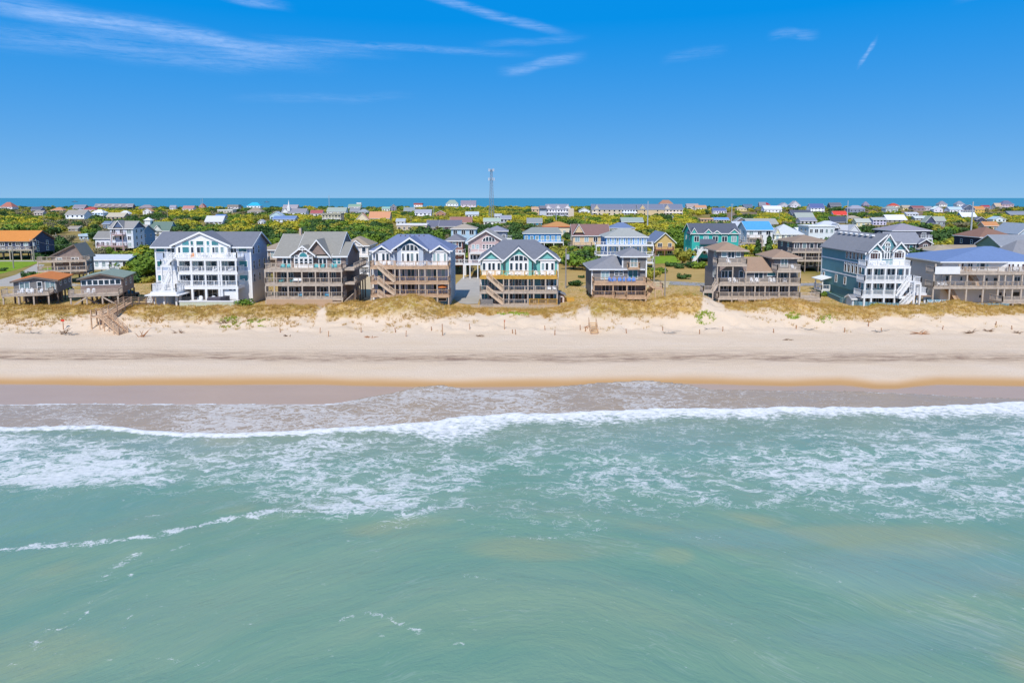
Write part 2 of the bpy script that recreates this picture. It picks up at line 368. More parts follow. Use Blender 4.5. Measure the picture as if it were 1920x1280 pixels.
sheet('road', [(1226, 532), (1228, 527), (1258, 527), (1330, 531), (1420, 532), (1560, 530), (1560, 535), (1420, 538), (1340, 537), (1262, 534)], masph, 'asphalt lane', LAND + .05)
sheet('driveway', [(1190, 545), (1226, 527.5), (1256, 528), (1250, 545)], mdrive, 'pale drive', LAND + .06)
sheet('driveway', [(850, 562), (854, 534), (868, 519), (906, 519), (904, 545), (896, 572), (876, 573), (862, 571)], mroad, 'concrete drive', LAND + .05, follow=True)
sheet('driveway', [(660, 560), (668, 520), (700, 515), (712, 530), (712, 562), (690, 566)], mdrive, 'sandy drive', LAND + .05, follow=True)
sheet('driveway', [(118, 528), (124, 528), (152, 534), (140, 544), (112, 545)], mroad, 'concrete pad', LAND + .05)
sheet('driveway', [(1083, 544), (1084, 538), (1110, 534), (1112, 546)], mroad, 'concrete pad', LAND + .05)

# ================================================================== water
def pathdist(px, py, pts):     # signed vertical distance to a traced line and the along-line amplitude
    return py - np.interp(px, [p[0] for p in pts], [p[1] for p in pts])
BREAK = [(-500, 806), (0, 806), (100, 803), (180, 802), (260, 810), (330, 817), (420, 821), (520, 815), (620, 808), (720, 805), (800, 799), (860, 789), (960, 783), (1060, 782), (1150, 775), (1250, 772), (1400, 770), (1500, 768), (1600, 770), (1700, 768), (1800, 765), (1920, 760), (2500, 756)]
BTH = [(-500, 8), (0, 8), (200, 9), (420, 6), (620, 9), (720, 14), (800, 34), (850, 52), (900, 46), (960, 22), (1060, 20), (1200, 26), (1300, 18), (1450, 22), (1600, 20), (1750, 22), (1920, 30), (2500, 26)]
SWASH = [(-500, 757), (0, 757), (100, 756), (200, 755), (260, 757), (400, 757), (600, 757), (640, 754), (700, 744), (740, 738), (780, 730), (830, 727), (870, 733), (960, 735), (1060, 729), (1130, 723), (1220, 721), (1290, 726), (1330, 733), (1450, 735), (1600, 736), (1750, 742), (1850, 748), (1920, 748), (2500, 748)]
wx = np.unique(np.concatenate([np.arange(-420, -125, 6), np.arange(-125, 125, .4), np.arange(125, 421, 6)])); wy = np.concatenate([np.arange(-60, 26, 3), np.arange(26, 90, .3)])
WX, WY = np.meshgrid(wx, wy)
WPX, WPY = proj(WX, WY, 0 * WX); FLAT = WY > 8; WPX = np.where(FLAT, WPX, 960); WPY = np.where(FLAT, WPY, 2400)
wig = 10 * (fbm(WX * .15, WX * 0, 4, 31) - .5) + 5 * (fbm(WX * .9, WX * 0, 3, 32) - .5)
db = pathdist(WPX, WPY, BREAK) + wig * .6; bth = interp(BTH, WPX) * (.75 + .5 * fbm(WX * .4, WX * 0 + 7, 3, 35))
dsw = pathdist(WPX, WPY, SWASH) + wig * .25
wash = sstep(0, 1.5, dsw) * sstep(4, -4, db)                      # thin sheet of water sliding over sand
brk = sstep(-1.5, 1.5, db) * sstep(1.45, .05, db / bth)
crest_only = sstep(-2.5, 0, db) * sstep(9, 4, db)
def lump(x0, x1, y0, y1, soft=.6): 
    return sstep(1 + soft, 1 - soft, blob(WPX, WPY, x0, x1, y0, y1))
ln = fbm(WX * .08, WY * .12, 4, 51)
lace = np.zeros_like(WX)
for (x0, x1, y0, y1, a) in [(-260, 330, 812, 915, .90), (120, 640, 812, 915, .66), (380, 960, 810, 975, .66), (600, 940, 860, 985, .60), (880, 1300, 812, 950, .55), (1290, 1960, 800, 930, .70), (1420, 2200, 830, 985, .58), (900, 1330, 890, 1010, .42), (1180, 1560, 860, 960, .55), (1700, 2300, 790, 900, .72)]:
    lace = np.maximum(lace, a * lump(x0, x1, y0, y1))
lace = lace * sstep(-2, 12, db) * (.55 + .9 * ln)
lace = np.maximum(lace, .16 * sstep(1120, 860, WPY) * sstep(0, 20, db) * (ln > .45))
streak = np.zeros_like(WX)
def line(pts, wd, a, x0=None, x1=None):
    global streak
    d = np.full_like(WX, 1e9)
    for (ax, ay), (bx, by) in zip(pts[:-1], pts[1:]):
        tx, ty = bx - ax, by - ay; q = np.clip(((WPX - ax) * tx + (WPY - ay) * ty) / (tx * tx + ty * ty), 0, 1)
        d = np.minimum(d, np.hypot(WPX - ax - q * tx, WPY - ay - q * ty))
    wn = wd * (.4 + 1.3 * fbm(WX * .5, WY * .5, 3, 61))
    streak = np.maximum(streak, a * sstep(1.3, .2, (d + 9 * (fbm(WX * .7, WY * .7, 3, 62) - .5)) / wn))
line([(-60, 1040), (60, 1030), (160, 1024), (240, 1015), (310, 1003), (390, 982), (470, 968), (520, 958), (620, 962)], 7, .72)
line([(355, 1019), (320, 1035), (270, 1060), (245, 1080)], 4, .6)
line([(260, 1040), (215, 1068), (182, 1096)], 11, .52)
line([(176, 1120), (160, 1155), (128, 1188)], 4, .6); line([(110, 1180), (40, 1225), (20, 1290)], 22, .34); line([(245, 1140), (235, 1180), (215, 1235)], 5, .42)
line([(640, 1165), (680, 1150), (730, 1160), (790, 1190)], 12, .48); line([(300, 1230), (350, 1250), (440, 1245)], 14, .36); line([(800, 1205), (880, 1205)], 8, .34)
line([(1515, 1065), (1545, 1080), (1575, 1095)], 5, .46); line([(860, 1075), (940, 1090)], 8, .34); line([(700, 990), (850, 975), (960, 1000)], 10, .34); line([(960, 1005), (1040, 1010), (1140, 990)], 10, .36); line([(1280, 1010), (1350, 1008)], 10, .34)
line([(410, 975), (500, 970)], 5, .5); line([(250, 975), (300, 968)], 5, .45); line([(960, 915), (1120, 925), (1190, 945)], 6, .5); line([(560, 1040), (600, 1090)], 4, .3)
murk = np.zeros_like(WX)
for (x0, x1, y0, y1, a) in [(-120, 130, 1030, 1085, .9), (1180, 1460, 960, 1000, .7), (1350, 1900, 985, 1050, .75), (1640, 2000, 1070, 1150, .6), (1880, 2100, 1190, 1290, .6), (330, 470, 940, 965, .7), (640, 900, 970, 1010, .6), (380, 460, 818, 840, 1.0), (880, 1180, 1000, 1050, .55), (1220, 1300, 1030, 1060, .4), (-50, 250, 1180, 1290, .35), (1370, 1420, 830, 842, .6), (160, 240, 985, 1010, .5), (680, 780, 940, 965, .6), (1000, 1100, 960, 985, .4)]:
    murk = np.maximum(murk, a * lump(x0, x1, y0, y1, .7))
CV = WY + sstep(92, 30, WY) * 13 * (np.sqrt(1 + (WX / 13) ** 2) - 1)
murk = np.clip(murk * 1.7 * sstep(.34, .66, fbm(WX * .05, CV * .22, 4, 71)) + .35 * sstep(.52, .75, fbm(WX * .03 + 9, CV * .13, 4, 72)) * sstep(20, 80, db), 0, 1)
lace = lace * .92; lace = np.maximum(lace, .40 * sstep(1010, 900, WPY) * sstep(0, 25, db) * (.5 + ln))
bluet = np.zeros_like(WX)
for (x0, x1, y0, y1, a) in [(1500, 1960, 1020, 1120, .8), (250, 480, 815, 850, .6), (1120, 1400, 800, 870, .5), (1480, 1900, 1160, 1230, .5), (1240, 1560, 990, 1030, .5)]:
    bluet = np.maximum(bluet, a * lump(x0, x1, y0, y1, .7))
# wave shape
wz = .10 * (fbm(WX * .09 + WY * .03, WY * .22 - WX * .05, 3, 81) - .5) * 2 * sstep(5, 40, db) + .05 * (fbm(WX * .35 + WY * .15, WY * .9 - WX * .2, 3, 82) - .5) * sstep(2, 30, db)
for (x0, y0, x1, y1, am, lw) in [(1100, 1000, 2200, 1180, .22, 34), (-200, 1075, 420, 985, .26, 34), (500, 1100, 1500, 1130, .10, 40), (300, 960, 1250, 970, .14, 20), (1150, 1180, 2200, 1300, .14, 45), (-200, 1240, 900, 1150, .10, 40), (900, 860, 1900, 830, .12, 14)]:
    row = y0 + (WPX - x0) / (x1 - x0) * (y1 - y0); ends = sstep(x0, x0 + 160, WPX) * sstep(x1, x1 - 160, WPX)
    wz = wz + am * ends * np.exp(-((WPY - row + 14 * (ln - .5)) / lw) ** 2)
hb = np.interp(WPX, [0, 300, 420, 520, 800, 1000, 1920], [.40, .42, .55, .5, .55, .5, .45])
prof = np.where(db < 0, sstep(-5, 1.0, db), np.exp(-np.clip(db, 0, 1e9) / 16.0))
wz = wz + hb * prof * (1 + .5 * (fbm(WX * 1.2, WY * 1.2, 3, 83) - .5))
wz = wz + brk * .10 * (fbm(WX * 2.2, WY * 2.2, 3, 84) - .5)
sand = terrain(WX, WY)
thin = sand + .035 + .03 * sstep(0, 25, dsw)
wz = np.where(db < 3, np.maximum(np.where(dsw > 0, thin, sand - .15), np.where(db > -6, wz, -9)), wz)
wz = np.where(dsw < 0, sand - .10, wz)
edge_l = sstep(-.6, .6, dsw) * sstep(3.0, 1.2, dsw) * np.clip(np.interp(WPX, [0, 620, 700, 1000, 1250, 1920], [1, .9, .35, .32, .3, .4]) * (.5 + fbm(WX * .3, WX * 0, 3, 91)), 0, 1)
# foam budget: solid (breaker), lace (web) and fine speckle (wash)
solid = np.clip(np.maximum(np.maximum(brk * .95, crest_only), edge_l), 0, 1)
washf = wash * np.clip(np.interp(WPX, [0, 300, 430, 620, 850, 1100, 1400, 1700, 1920], [.38, .5, .62, .55, .62, .55, .42, .24, .15]) * (.55 + .9 * fbm(WX * .12, WY * .2, 3, 95)), 0, 1)

wm = bpy.data.materials.new("sea_water"); wm.use_nodes = True; t = wm.node_tree; b = t.nodes['Principled BSDF']
geo_of[t] = N(t, 'ShaderNodeNewGeometry')
pos = geo_of[t].outputs['Position']
sxyz = N(t, 'ShaderNodeSeparateXYZ'); L(t, pos, sxyz.inputs[0]); cvv = N(t, 'ShaderNodeCombineXYZ'); L(t, sxyz.outputs[0], cvv.inputs[0]); L(t, attr(t, 'cv'), cvv.inputs[1]); cw = N(t, 'ShaderNodeTexNoise', i_Scale=.09, i_Detail=3.0); L(t, pos, cw.inputs['Vector']); cs = N(t, 'ShaderNodeVectorMath', operation='SCALE'); L(t, cw.outputs['Color'], cs.inputs[0]); cs.inputs['Scale'].default_value = 5.0; ca = N(t, 'ShaderNodeVectorMath', operation='ADD'); L(t, cvv.outputs[0], ca.inputs[0]); L(t, cs.outputs[0], ca.inputs[1]); cvec = ca.outputs[0]
warp = N(t, 'ShaderNodeTexNoise', i_Scale=.45, i_Detail=4.0); L(t, pos, warp.inputs['Vector'])
vs = N(t, 'ShaderNodeVectorMath', operation='SCALE'); L(t, warp.outputs['Color'], vs.inputs[0]); vs.inputs['Scale'].default_value = 3.2
va = N(t, 'ShaderNodeVectorMath', operation='ADD'); L(t, pos, va.inputs[0]); L(t, vs.outputs[0], va.inputs[1]); wp = va.outputs[0]
def ridge(sc, det, s3, dist=0.0, k=1.0, rough=.55):
    n = noise(t, sc, det, s3, rough, dist, wp)
    return mm(t, 'SUBTRACT', 1.0, mm(t, 'MULTIPLY', mm(t, 'ABSOLUTE', mm(t, 'SUBTRACT', n, .5)), 2.0 * k), None, True)
r1 = ridge(.42, 4, (.55, 1.15, 1), .35, 3.0); r2 = ridge(1.1, 4, (.55, 1.2, 1), .3, 2.8); r3 = ridge(3.2, 3, (.55, 1.2, 1), .2, 2.4)
big = noise(t, .16, 4, (.55, 1.2, 1), .6, .4, wp)
web = mm(t, 'ADD', mm(t, 'ADD', mm(t, 'MULTIPLY', r1, .36), mm(t, 'MULTIPLY', r2, .36)), mm(t, 'ADD', mm(t, 'MULTIPLY', r3, .26), mm(t, 'MULTIPLY_ADD', big, .7, -.35)))
def thr(x, lo, hi): return mm(t, 'SMOOTHSTEP', x, lo, hi) if False else ss(t, x, lo, hi)
def ss(t, x, lo, hi):
    n = N(t, 'ShaderNodeMapRange', interpolation_type='SMOOTHSTEP'); L(t, x, n.inputs[0])
    for i, v in ((1, lo), (2, hi)):
        if isinstance(v, (int, float)): n.inputs[i].default_value = v
        else: L(t, v, n.inputs[i])
    return n.outputs[0]
al, asx, asol, awa = attr(t, 'lace'), attr(t, 'streak'), attr(t, 'solid'), attr(t, 'washfoam')
def foam(density, sharp=.16):
    thv = mm(t, 'SUBTRACT', 1.06, density)
    return ss(t, mm(t, 'ADD', web, 0.0), mm(t, 'SUBTRACT', thv, .0), mm(t, 'ADD', thv, sharp))
f_l = mm(t, 'MULTIPLY', foam(mm(t, 'MULTIPLY', al, .90), .46), .84)
web2 = mm(t, 'ADD', mm(t, 'ADD', mm(t, 'MULTIPLY', r2, .40), mm(t, 'MULTIPLY', r3, .45)), mm(t, 'MULTIPLY_ADD', noise(t, 1.2, 4, (.7, 1.2, 1), .65, .3), 1.0, -.5))
f_s = mm(t, 'MULTIPLY', ss(t, web2, mm(t, 'SUBTRACT', 1.03, mm(t, 'MULTIPLY', asx, .95)), mm(t, 'SUBTRACT', 1.38, mm(t, 'MULTIPLY', asx, .95))), .8)
wl = noise(t, .55, 5, (.16, 1.5, 1), .6, .4, cvec); f_thin = mm(t, 'MULTIPLY', ss(t, mm(t, 'ADD', mm(t, 'MULTIPLY', mm(t, 'SUBTRACT', 1.0, mm(t, 'MULTIPLY', mm(t, 'ABSOLUTE', mm(t, 'SUBTRACT', wl, .5)), 14.0), None, True), 1.0), mm(t, 'MULTIPLY_ADD', noise(t, .12, 3), 2.0, -1.0)), .85, 1.4), .14)
fine = mm(t, 'ADD', mm(t, 'MULTIPLY', ridge(1.5, 4, (.6, 1.3, 1), .3, 2.6), .62), mm(t, 'MULTIPLY', ridge(.6, 3, (.6, 1.3, 1), .3, 2.6), .42))
f_w = mm(t, 'MULTIPLY', ss(t, fine, mm(t, 'SUBTRACT', 1.16, awa), mm(t, 'SUBTRACT', 1.5, awa)), .52)
froth = noise(t, 2.2, 5, (.7, 1.2, 1), .65)
f_b = ss(t, mm(t, 'ADD', asol, mm(t, 'ADD', mm(t, 'MULTIPLY_ADD', froth, 1.7, -.85), mm(t, 'MULTIPLY_ADD', web, .5, -.25))), .34, 1.0)
f_lace2 = mm(t, 'MULTIPLY', ss(t, al, .3, 1.0), .12)
ftot = mm(t, 'MAXIMUM', mm(t, 'MAXIMUM', f_l, mm(t, 'MAXIMUM', f_s, f_thin)), mm(t, 'MAXIMUM', mm(t, 'MAXIMUM', f_w, f_b), f_lace2))
deep = mixc(t, mm(t, 'MULTIPLY_ADD', noise(t, .16, 5, (.18, 1.0, 1), .6, .4, cvec), 3.4, -1.2, True), WATER_A, WATER_B)
deep = mixc(t, mm(t, 'MULTIPLY', attr(t, 'murk'), .5), deep, WATER_M)
deep = mixc(t, mm(t, 'MULTIPLY', attr(t, 'blue'), .55), deep, WATER_C)
shal = mixc(t, attr(t, 'shallow'), deep, WATER_S)
fcol = mixc(t, mm(t, 'MULTIPLY_ADD', froth, 2.6, -.8, True), (.60, .62, .64), (.88, .87, .86))
L(t, mixc(t, ftot, shal, fcol), b.inputs['Base Color'])
L(t, mm(t, 'MULTIPLY_ADD', ftot, .6, .18), b.inputs['Roughness']); b.inputs['IOR'].default_value = 1.33; b.inputs['Specular IOR Level'].default_value = .5
rip = mm(t, 'ADD', mm(t, 'ADD', mm(t, 'MULTIPLY', noise(t, .5, 5, (.5, 1.4, 1), .6, .3, cvec), 1.0), mm(t, 'MULTIPLY', noise(t, 2.4, 4, (.6, 1.4, 1), .6, .3, cvec), .34)), mm(t, 'ADD', mm(t, 'MULTIPLY', noise(t, 7.5, 3, (.7, 1.3, 1), .6, .3, cvec), .08), 0.0))
bp = N(t, 'ShaderNodeBump', i_Strength=.62, i_Distance=.22); L(t, rip, bp.inputs['Height']); L(t, bp.outputs[0], b.inputs['Normal'])
shallow = np.clip(np.maximum(sstep(10, -8, db), .30 * sstep(90, 0, db)), 0, 1)
me = np_mesh('sea', np.stack([WX.ravel(), WY.ravel(), wz.ravel()], 1), grid_faces(len(wx), len(wy)), wm, True,
             {'lace': lace, 'streak': streak, 'solid': solid, 'washfoam': washf, 'murk': murk, 'blue': bluet, 'shallow': shallow, 'cv': CV})
tag(link('sea', me), 'green shallow sea with breaking foam', kind='structure')
# ---- the sound beyond the island
sw = bpy.data.materials.new("sound_water"); sw.use_nodes = True; t = sw.node_tree; b = t.nodes['Principled BSDF']; geo_of[t] = N(t, 'ShaderNodeNewGeometry')
L(t, mixc(t, noise(t, .0012, 5, (.3, 1.6, 1)), lin(SOUND_A), lin(SOUND_B)), b.inputs['Base Color']); b.inputs['Roughness'].default_value = .55; b.inputs['IOR'].default_value = 1.33; b.inputs['Specular IOR Level'].default_value = .2
bp = N(t, 'ShaderNodeBump', i_Strength=.4, i_Distance=1.0); L(t, noise(t, .05, 5, (.5, 1, 1)), bp.inputs['Height']); L(t, bp.outputs[0], b.inputs['Normal'])
me = MB().add([(-90000, 1280, .2), (90000, 1280, .2), (90000, 110000, .2), (-90000, 110000, .2)], [(0, 1, 2, 3)]).mesh('sound', sw)
tag(link('sound', me), 'flat blue water to the horizon', kind='structure')

# ================================================================== thin cirrus, 9 km up
cm = bpy.data.materials.new('cirrus'); cm.use_nodes = True; t = cm.node_tree; t.nodes.clear()
o_ = N(t, 'ShaderNodeOutputMaterial'); tr = N(t, 'ShaderNodeBsdfTransparent'); tl = N(t, 'ShaderNodeBsdfTranslucent'); tl.inputs[0].default_value = (.95, .95, .95, 1)
mx = N(t, 'ShaderNodeMixShader'); geo_of[t] = N(t, 'ShaderNodeNewGeometry')
at = N(t, 'ShaderNodeAttribute'); at.attribute_name = 'wisp'
uvn = N(t, 'ShaderNodeAttribute'); uvn.attribute_name = 'dirs'
na = noise(t, 1.0, 9, (.22, 3.0, 1), .62, .9, uvn.outputs['Vector']); nb = noise(t, 1.0, 7, (.8, 4.2, 1), .65, 1.2, uvn.outputs['Vector'])
tex = mm(t, 'MULTIPLY_ADD', mm(t, 'ADD', mm(t, 'MULTIPLY', na, .6), mm(t, 'MULTIPLY', nb, .45)), 3.4, -1.25, True)
L(t, mm(t, 'MULTIPLY', mm(t, 'MULTIPLY', at.outputs['Fac'], tex), CLOUD_A, None, True), mx.inputs[0]); L(t, tr.outputs[0], mx.inputs[1]); L(t, tl.outputs[0], mx.inputs[2]); L(t, mx.outputs[0], o_.inputs[0])
WISPS = [(-40, 13.4, -16, 10.7, 1.0, .75), (-40, 12.3, -10, 11.1, .6, .7), (-40, 11.2, -14, 10.2, 1.3, .5), (-27, 15.8, -17.5, 14.1, .5, .8), (-9, 16.0, 4.6, 12.9, .5, .8), (-1, 10.2, 5.9, 11.1, .6, .7), (17.5, 15.6, 28.5, 15.5, .7, .9),
         (20.0, 12.0, 23.5, 11.8, .5, .5), (26.2, 9.4, 27.4, 11.1, .4, .8), (-20, 12.0, 2, 11.3, .4, .5), (12, 10.5, 17, 10.9, .6, .25), (-22, 7.3, -8, 8.0, .5, .22), (32, 12.9, 38, 13.9, .3, .4), (-3, 11.9, 6, 12.3, .4, .3), (-58, 9.5, -42, 12.5, 1.2, .6), (41, 12, 60, 14, 1.1, .5), (-45, 21, -15, 19, 1.6, .5), (8, 19, 35, 22, 1.6, .5)]
for k, (a0, e0, a1, e1, wd, amp) in enumerate(WISPS):
    nu, nv = 40, 15; U, Vv = np.meshgrid(np.linspace(-.08, 1.08, nu), np.linspace(-1, 1, nv))
    bow = (fbm(U * 3 + k * 9, U * 0, 2, 7) - .5) * wd * 1.2
    A = a0 + (a1 - a0) * U; E = e0 + (e1 - e0) * U + Vv * wd + bow
    dist = 9000 / np.tan(np.radians(E)); Xc = dist * np.sin(np.radians(A)); Yc = dist * np.cos(np.radians(A))
    fade = sstep(1, .1, np.abs(Vv)) * sstep(-.08, .3, U) * sstep(1.08, .7, U) * amp
    me = np_mesh('cloud', np.stack([Xc.ravel(), Yc.ravel(), np.full(Xc.size, 9000.0 + k * 15)], 1), grid_faces(nu, nv), cm, True, {'wisp': fade})
    da = me.attributes.new('dirs', 'FLOAT_VECTOR', 'POINT'); da.data.foreach_set('vector', np.stack([A.ravel(), E.ravel(), np.full(A.size, k * 7.3)], 1).astype(np.float32).ravel())
    co = tag(link('cloud', me), 'thin white cirrus wisp in the blue sky', kind='structure')
# ================================================================== house kit
WHITE = MAT('white_trim', 'eeedec', .6, .05, 1.2); 
WOOD = MAT('weathered_wood', 'c4b4a4', .85, .22, 1.6, .15); WOODN = MAT('new_wood', 'd0a24c', .75, .16, 1.5, .2); WOODR = MAT('brown_wood', 'c8a88a', .8, .2, 1.5, .15)
WOODD = MAT('dark_piling', '7c7068', .9, .25, 1.2, .1)
GL = GLASS('dark_glass', '2c3844'); GLT = GLASS('teal_glass', '3f7f86', .05); GLC = GLASS('curtained_glass', '8fa4a6', .1); GLR = GLASS('warm_glass', '4a2e2c')
SHADE = MAT('porch_ceiling', '8a8078', .9, .1)
CACHE = {}
class House:
    def __init__(s, name, label, cat, px, row, Y, zb, group=None, rz=0, origin_dx=0):
        s.row = row; s.Y = Y
        s.org = (s_x(px, row, Y), Y, zb)
        s.o = link(name, None, None, s.org, rz); tag(s.o, label, cat, group); s.rz = rz
    def X(s, px, Y): return atY(px, s.row, Y)[0]
    def Z(s, py, Y): return atY(960, py, Y)[1]
    def part(s, name, mb, mat, parent=None, label=None):
        o = link(name, mb.mesh(name, mat, s.org), parent or s.o)
        if label: o['label'] = label
        return o
    def box(s, name, p0, p1, r0, r1, Y0, Y1, mat, parent=None):
        """box whose front face spans the traced columns p0-p1 and rows r0 (top) - r1 (bottom) at depth Y0"""
        return s.part(name, MB().box(s.X(p0, Y0), s.X(p1, Y0), Y0, Y1, s.Z(r0, Y0), s.Z(r1, Y0)), mat, parent)
    def ground(s, x, y): return tz(x, y) if y < 178 else LAND
    def post(s, x, y, z1, z0=None, w=.22, mat=WOOD, name='post'):
        z0 = s.ground(x, y) - .4 if z0 is None else z0
        h = round(z1 - z0, 2); key = (name, w, h, mat.name)
        if key not in CACHE: CACHE[key] = MB().box(-w / 2, w / 2, -w / 2, w / 2, 0, h).mesh(name, mat)
        return link(name, CACHE[key], s.o, (x - s.org[0], y - s.org[1], z0 - s.org[2]))
    def winm(s, xc, zc, y, w, h, nx=1, nz=1, face='f', frame=WHITE, glass=None, ft=.11, name='window'):
        w = max(.3, round(w, 1)); h = max(.3, round(h, 1)); glass = glass or GL
        k = (w, h, nx, nz, frame.name, ft)
        if k not in CACHE:
            b = MB(); d = .09
            b.box(-w / 2 - ft, w / 2 + ft, -d, .02, h / 2, h / 2 + ft); b.box(-w / 2 - ft, w / 2 + ft, -d - .02, .02, -h / 2 - ft, -h / 2)
            b.box(-w / 2 - ft, -w / 2, -d, .02, -h / 2, h / 2); b.box(w / 2, w / 2 + ft, -d, .02, -h / 2, h / 2)
            for i in range(1, nx): b.box(-w / 2 + w * i / nx - ft * .45, -w / 2 + w * i / nx + ft * .45, -d + .01, .0, -h / 2, h / 2)
            for i in range(1, nz): b.box(-w / 2, w / 2, -d + .02, .0, -h / 2 + h * i / nz - .04, -h / 2 + h * i / nz + .04)
            CACHE[k] = b.mesh('window', frame)
        kp = ('pane', w, h, glass.name)
        if kp not in CACHE: CACHE[kp] = MB().box(-w / 2, w / 2, -.03, .02, -h / 2, h / 2).mesh('pane', glass)
        rz = {'f': 0, 'l': -math.pi / 2, 'r': math.pi / 2, 'b': math.pi}[face]
        f = link(name, CACHE[k], s.o, (xc - s.org[0], y - s.org[1], zc - s.org[2]), rz)
        link('pane', CACHE[kp], f)
        return f
    def win(s, p0, p1, r0, r1, Y, nx=1, nz=1, glass=None, frame=WHITE, name='window'):
        x0, x1 = s.X(p0, Y), s.X(p1, Y); z1, z0 = s.Z(r0, Y), s.Z(r1, Y)
        return s.winm((x0 + x1) / 2, (z0 + z1) / 2, Y, x1 - x0, z1 - z0, nx, nz, 'f', frame, glass, name=name)
    def poly(s, name, pts, Y0, Y1, mat, parent=None):
        """polygon traced as (col,row), pulled back from Y0 to Y1"""
        P = [(s.X(a, Y0), s.Z(b, Y0)) for a, b in pts]
        ar = sum(P[i][0] * P[(i + 1) % len(P)][1] - P[(i + 1) % len(P)][0] * P[i][1] for i in range(len(P)))
        if ar < 0: P = P[::-1]
        return s.part(name, MB().ext(P, Y0, Y1), mat, parent)
    def archwin(s, p0, p1, r0, r1, Y, n=4, glass=None):
        """half-round window of n lights: each light a pane in a white arch"""
        xc = (s.X(p0, Y) + s.X(p1, Y)) / 2; rx = (s.X(p1, Y) - s.X(p0, Y)) / 2; zb = s.Z(r1, Y); hz = s.Z(r0, Y) - zb
        b = MB(); seg = 14
        arc = [(xc + (rx + .18) * math.cos(math.pi * i / seg), zb - .12 + (hz + .3) * math.sin(math.pi * i / seg)) for i in range(seg + 1)]
        b.ext(arc, Y - .07, Y + .02); f = s.part('window', b, WHITE)
        for i in range(n):
            xa = xc - rx + 2 * rx * i / n + .09; xb = xc - rx + 2 * rx * (i + 1) / n - .09
            P = [(xa, zb), (xb, zb)]
            for q in range(4, -1, -1):
                x = xa + (xb - xa) * q / 4; u = max(0, 1 - ((x - xc) / rx) ** 2); P.append((x, zb + hz * math.sqrt(u) - .02))
            s.part('pane', MB().ext(P, Y - .10, Y - .06), glass or GL, f)
        return f
    def railing(s, pts, z, mat=WOOD, h=1.05, bal=.3, posts=True, solid=0, parent=None):
        b = MB()
        for (xa, ya), (xb, yb) in zip(pts[:-1], pts[1:]):
            d = math.hypot(xb - xa, yb - ya)
            if d < .05: continue
            b.bar((xa, ya, z + h), (xb, yb, z + h), .13, .08); b.bar((xa, ya, z + .12), (xb, yb, z + .12), .06, .07)
            n = max(1, int(d / bal))
            for i in range(1, n):
                x = xa + (xb - xa) * i / n; y = ya + (yb - ya) * i / n; b.box(x - .02, x + .02, y - .02, y + .02, z + .1, z + h - .02)
            n = max(1, int(round(d / 2.2)))
            for i in range(n + 1):
                x = xa + (xb - xa) * i / n; y = ya + (yb - ya) * i / n; b.box(x - .07, x + .07, y - .07, y + .07, z - .05, z + h + .06)
        return s.part('railing', b, mat, parent)
    def deck(s, x0, x1, y0, y1, z, mat=WOOD, rail='flr', railmat=None, th=.34, bal=.3, h=1.05, fascia=None):
        b = MB(); b.box(x0, x1, y0, y1, z - .08, z); b.box(x0 + .03, x1 - .03, y0 + .03, y1 - .01, z - th, z - .085)
        d = s.part('deck', b, fascia or mat)
        rm = railmat or mat; e = .08
        if 'f' in rail: s.railing([(x0 + e, y0 + e), (x1 - e, y0 + e)], z, rm, h, bal, parent=d)
        if 'l' in rail: s.railing([(x0 + e, y0 + e), (x0 + e, y1 - .05)], z, rm, h, bal, parent=d)
        if 'r' in rail: s.railing([(x1 - e, y0 + e), (x1 - e, y1 - .05)], z, rm, h, bal, parent=d)
        return d
    def stairs(s, p, q, width, mat=WOOD, rails=True, axis='y', railmat=None):
        """flight from top p to foot q (x,y,z); width runs along axis"""
        b = MB(); off = Vector((0, width, 0)) if axis == 'y' else Vector((width, 0, 0)); P = Vector(p); Q = Vector(q)
        for k in (0.0, 1.0): b.bar(P + off * k, Q + off * k, .1, .46)
        n = max(3, int(abs(P.z - Q.z) / .2)); d = (Q - P) / n
        for i in range(n):
            c = P + d * (i + .5)
            if axis == 'y': b.box(c.x - abs(d.x) * .55, c.x + abs(d.x) * .55, c.y, c.y + width, c.z + .04, c.z + .09)
            else: b.box(c.x, c.x + width, c.y - abs(d.y) * .55 - .02, c.y + abs(d.y) * .55 + .02, c.z + .04, c.z + .09)
        o = s.part('staircase', b, mat)
        if rails:
            r = MB(); up = Vector((0, 0, 1.0))
            for k in (0.0, 1.0):
                r.bar(P + off * k + up, Q + off * k + up, .14, .12)
                r.bar(P + off * k + up * .55, Q + off * k + up * .55, .05, .05)
                m_ = max(4, int((Q - P).length / .3))
                for i in range(m_ + 1):
                    c = P + (Q - P) * i / m_ + off * k; w_ = .06 if i % 5 == 0 else .025; r.box(c.x - w_, c.x + w_, c.y - w_, c.y + w_, c.z, c.z + 1.0)
            s.part('railing', r, railmat or mat, o)
        return o
    def gable_y(s, x0, x1, y0, y1, ze, zr, roof, wall=None, oh=.5, xr=None, trim=WHITE, th=.2, ohy=None, ohb=.3):
        """roof with ridge running back from the camera; gable triangle faces front"""
        xr = (x0 + x1) / 2 if xr is None else xr; ohy = oh if ohy is None else ohy
        sl = (zr - ze) / (xr - x0); sr = (zr - ze) / (x1 - xr); a = y0 - ohy; c = y1 + ohb; b = MB()
        L_ = (x0 - oh, ze - oh * sl); R_ = (x1 + oh, ze - oh * sr); t2 = th
        b.slab((L_[0], a, L_[1] + t2), (xr, a, zr + t2), (xr, c, zr + t2), (L_[0], c, L_[1] + t2), th); b.slab((xr, a, zr + t2), (R_[0], a, R_[1] + t2), (R_[0], c, R_[1] + t2), (xr, c, zr + t2), th)
        r = s.part('roof', b, roof)
        f = MB(); g = .34
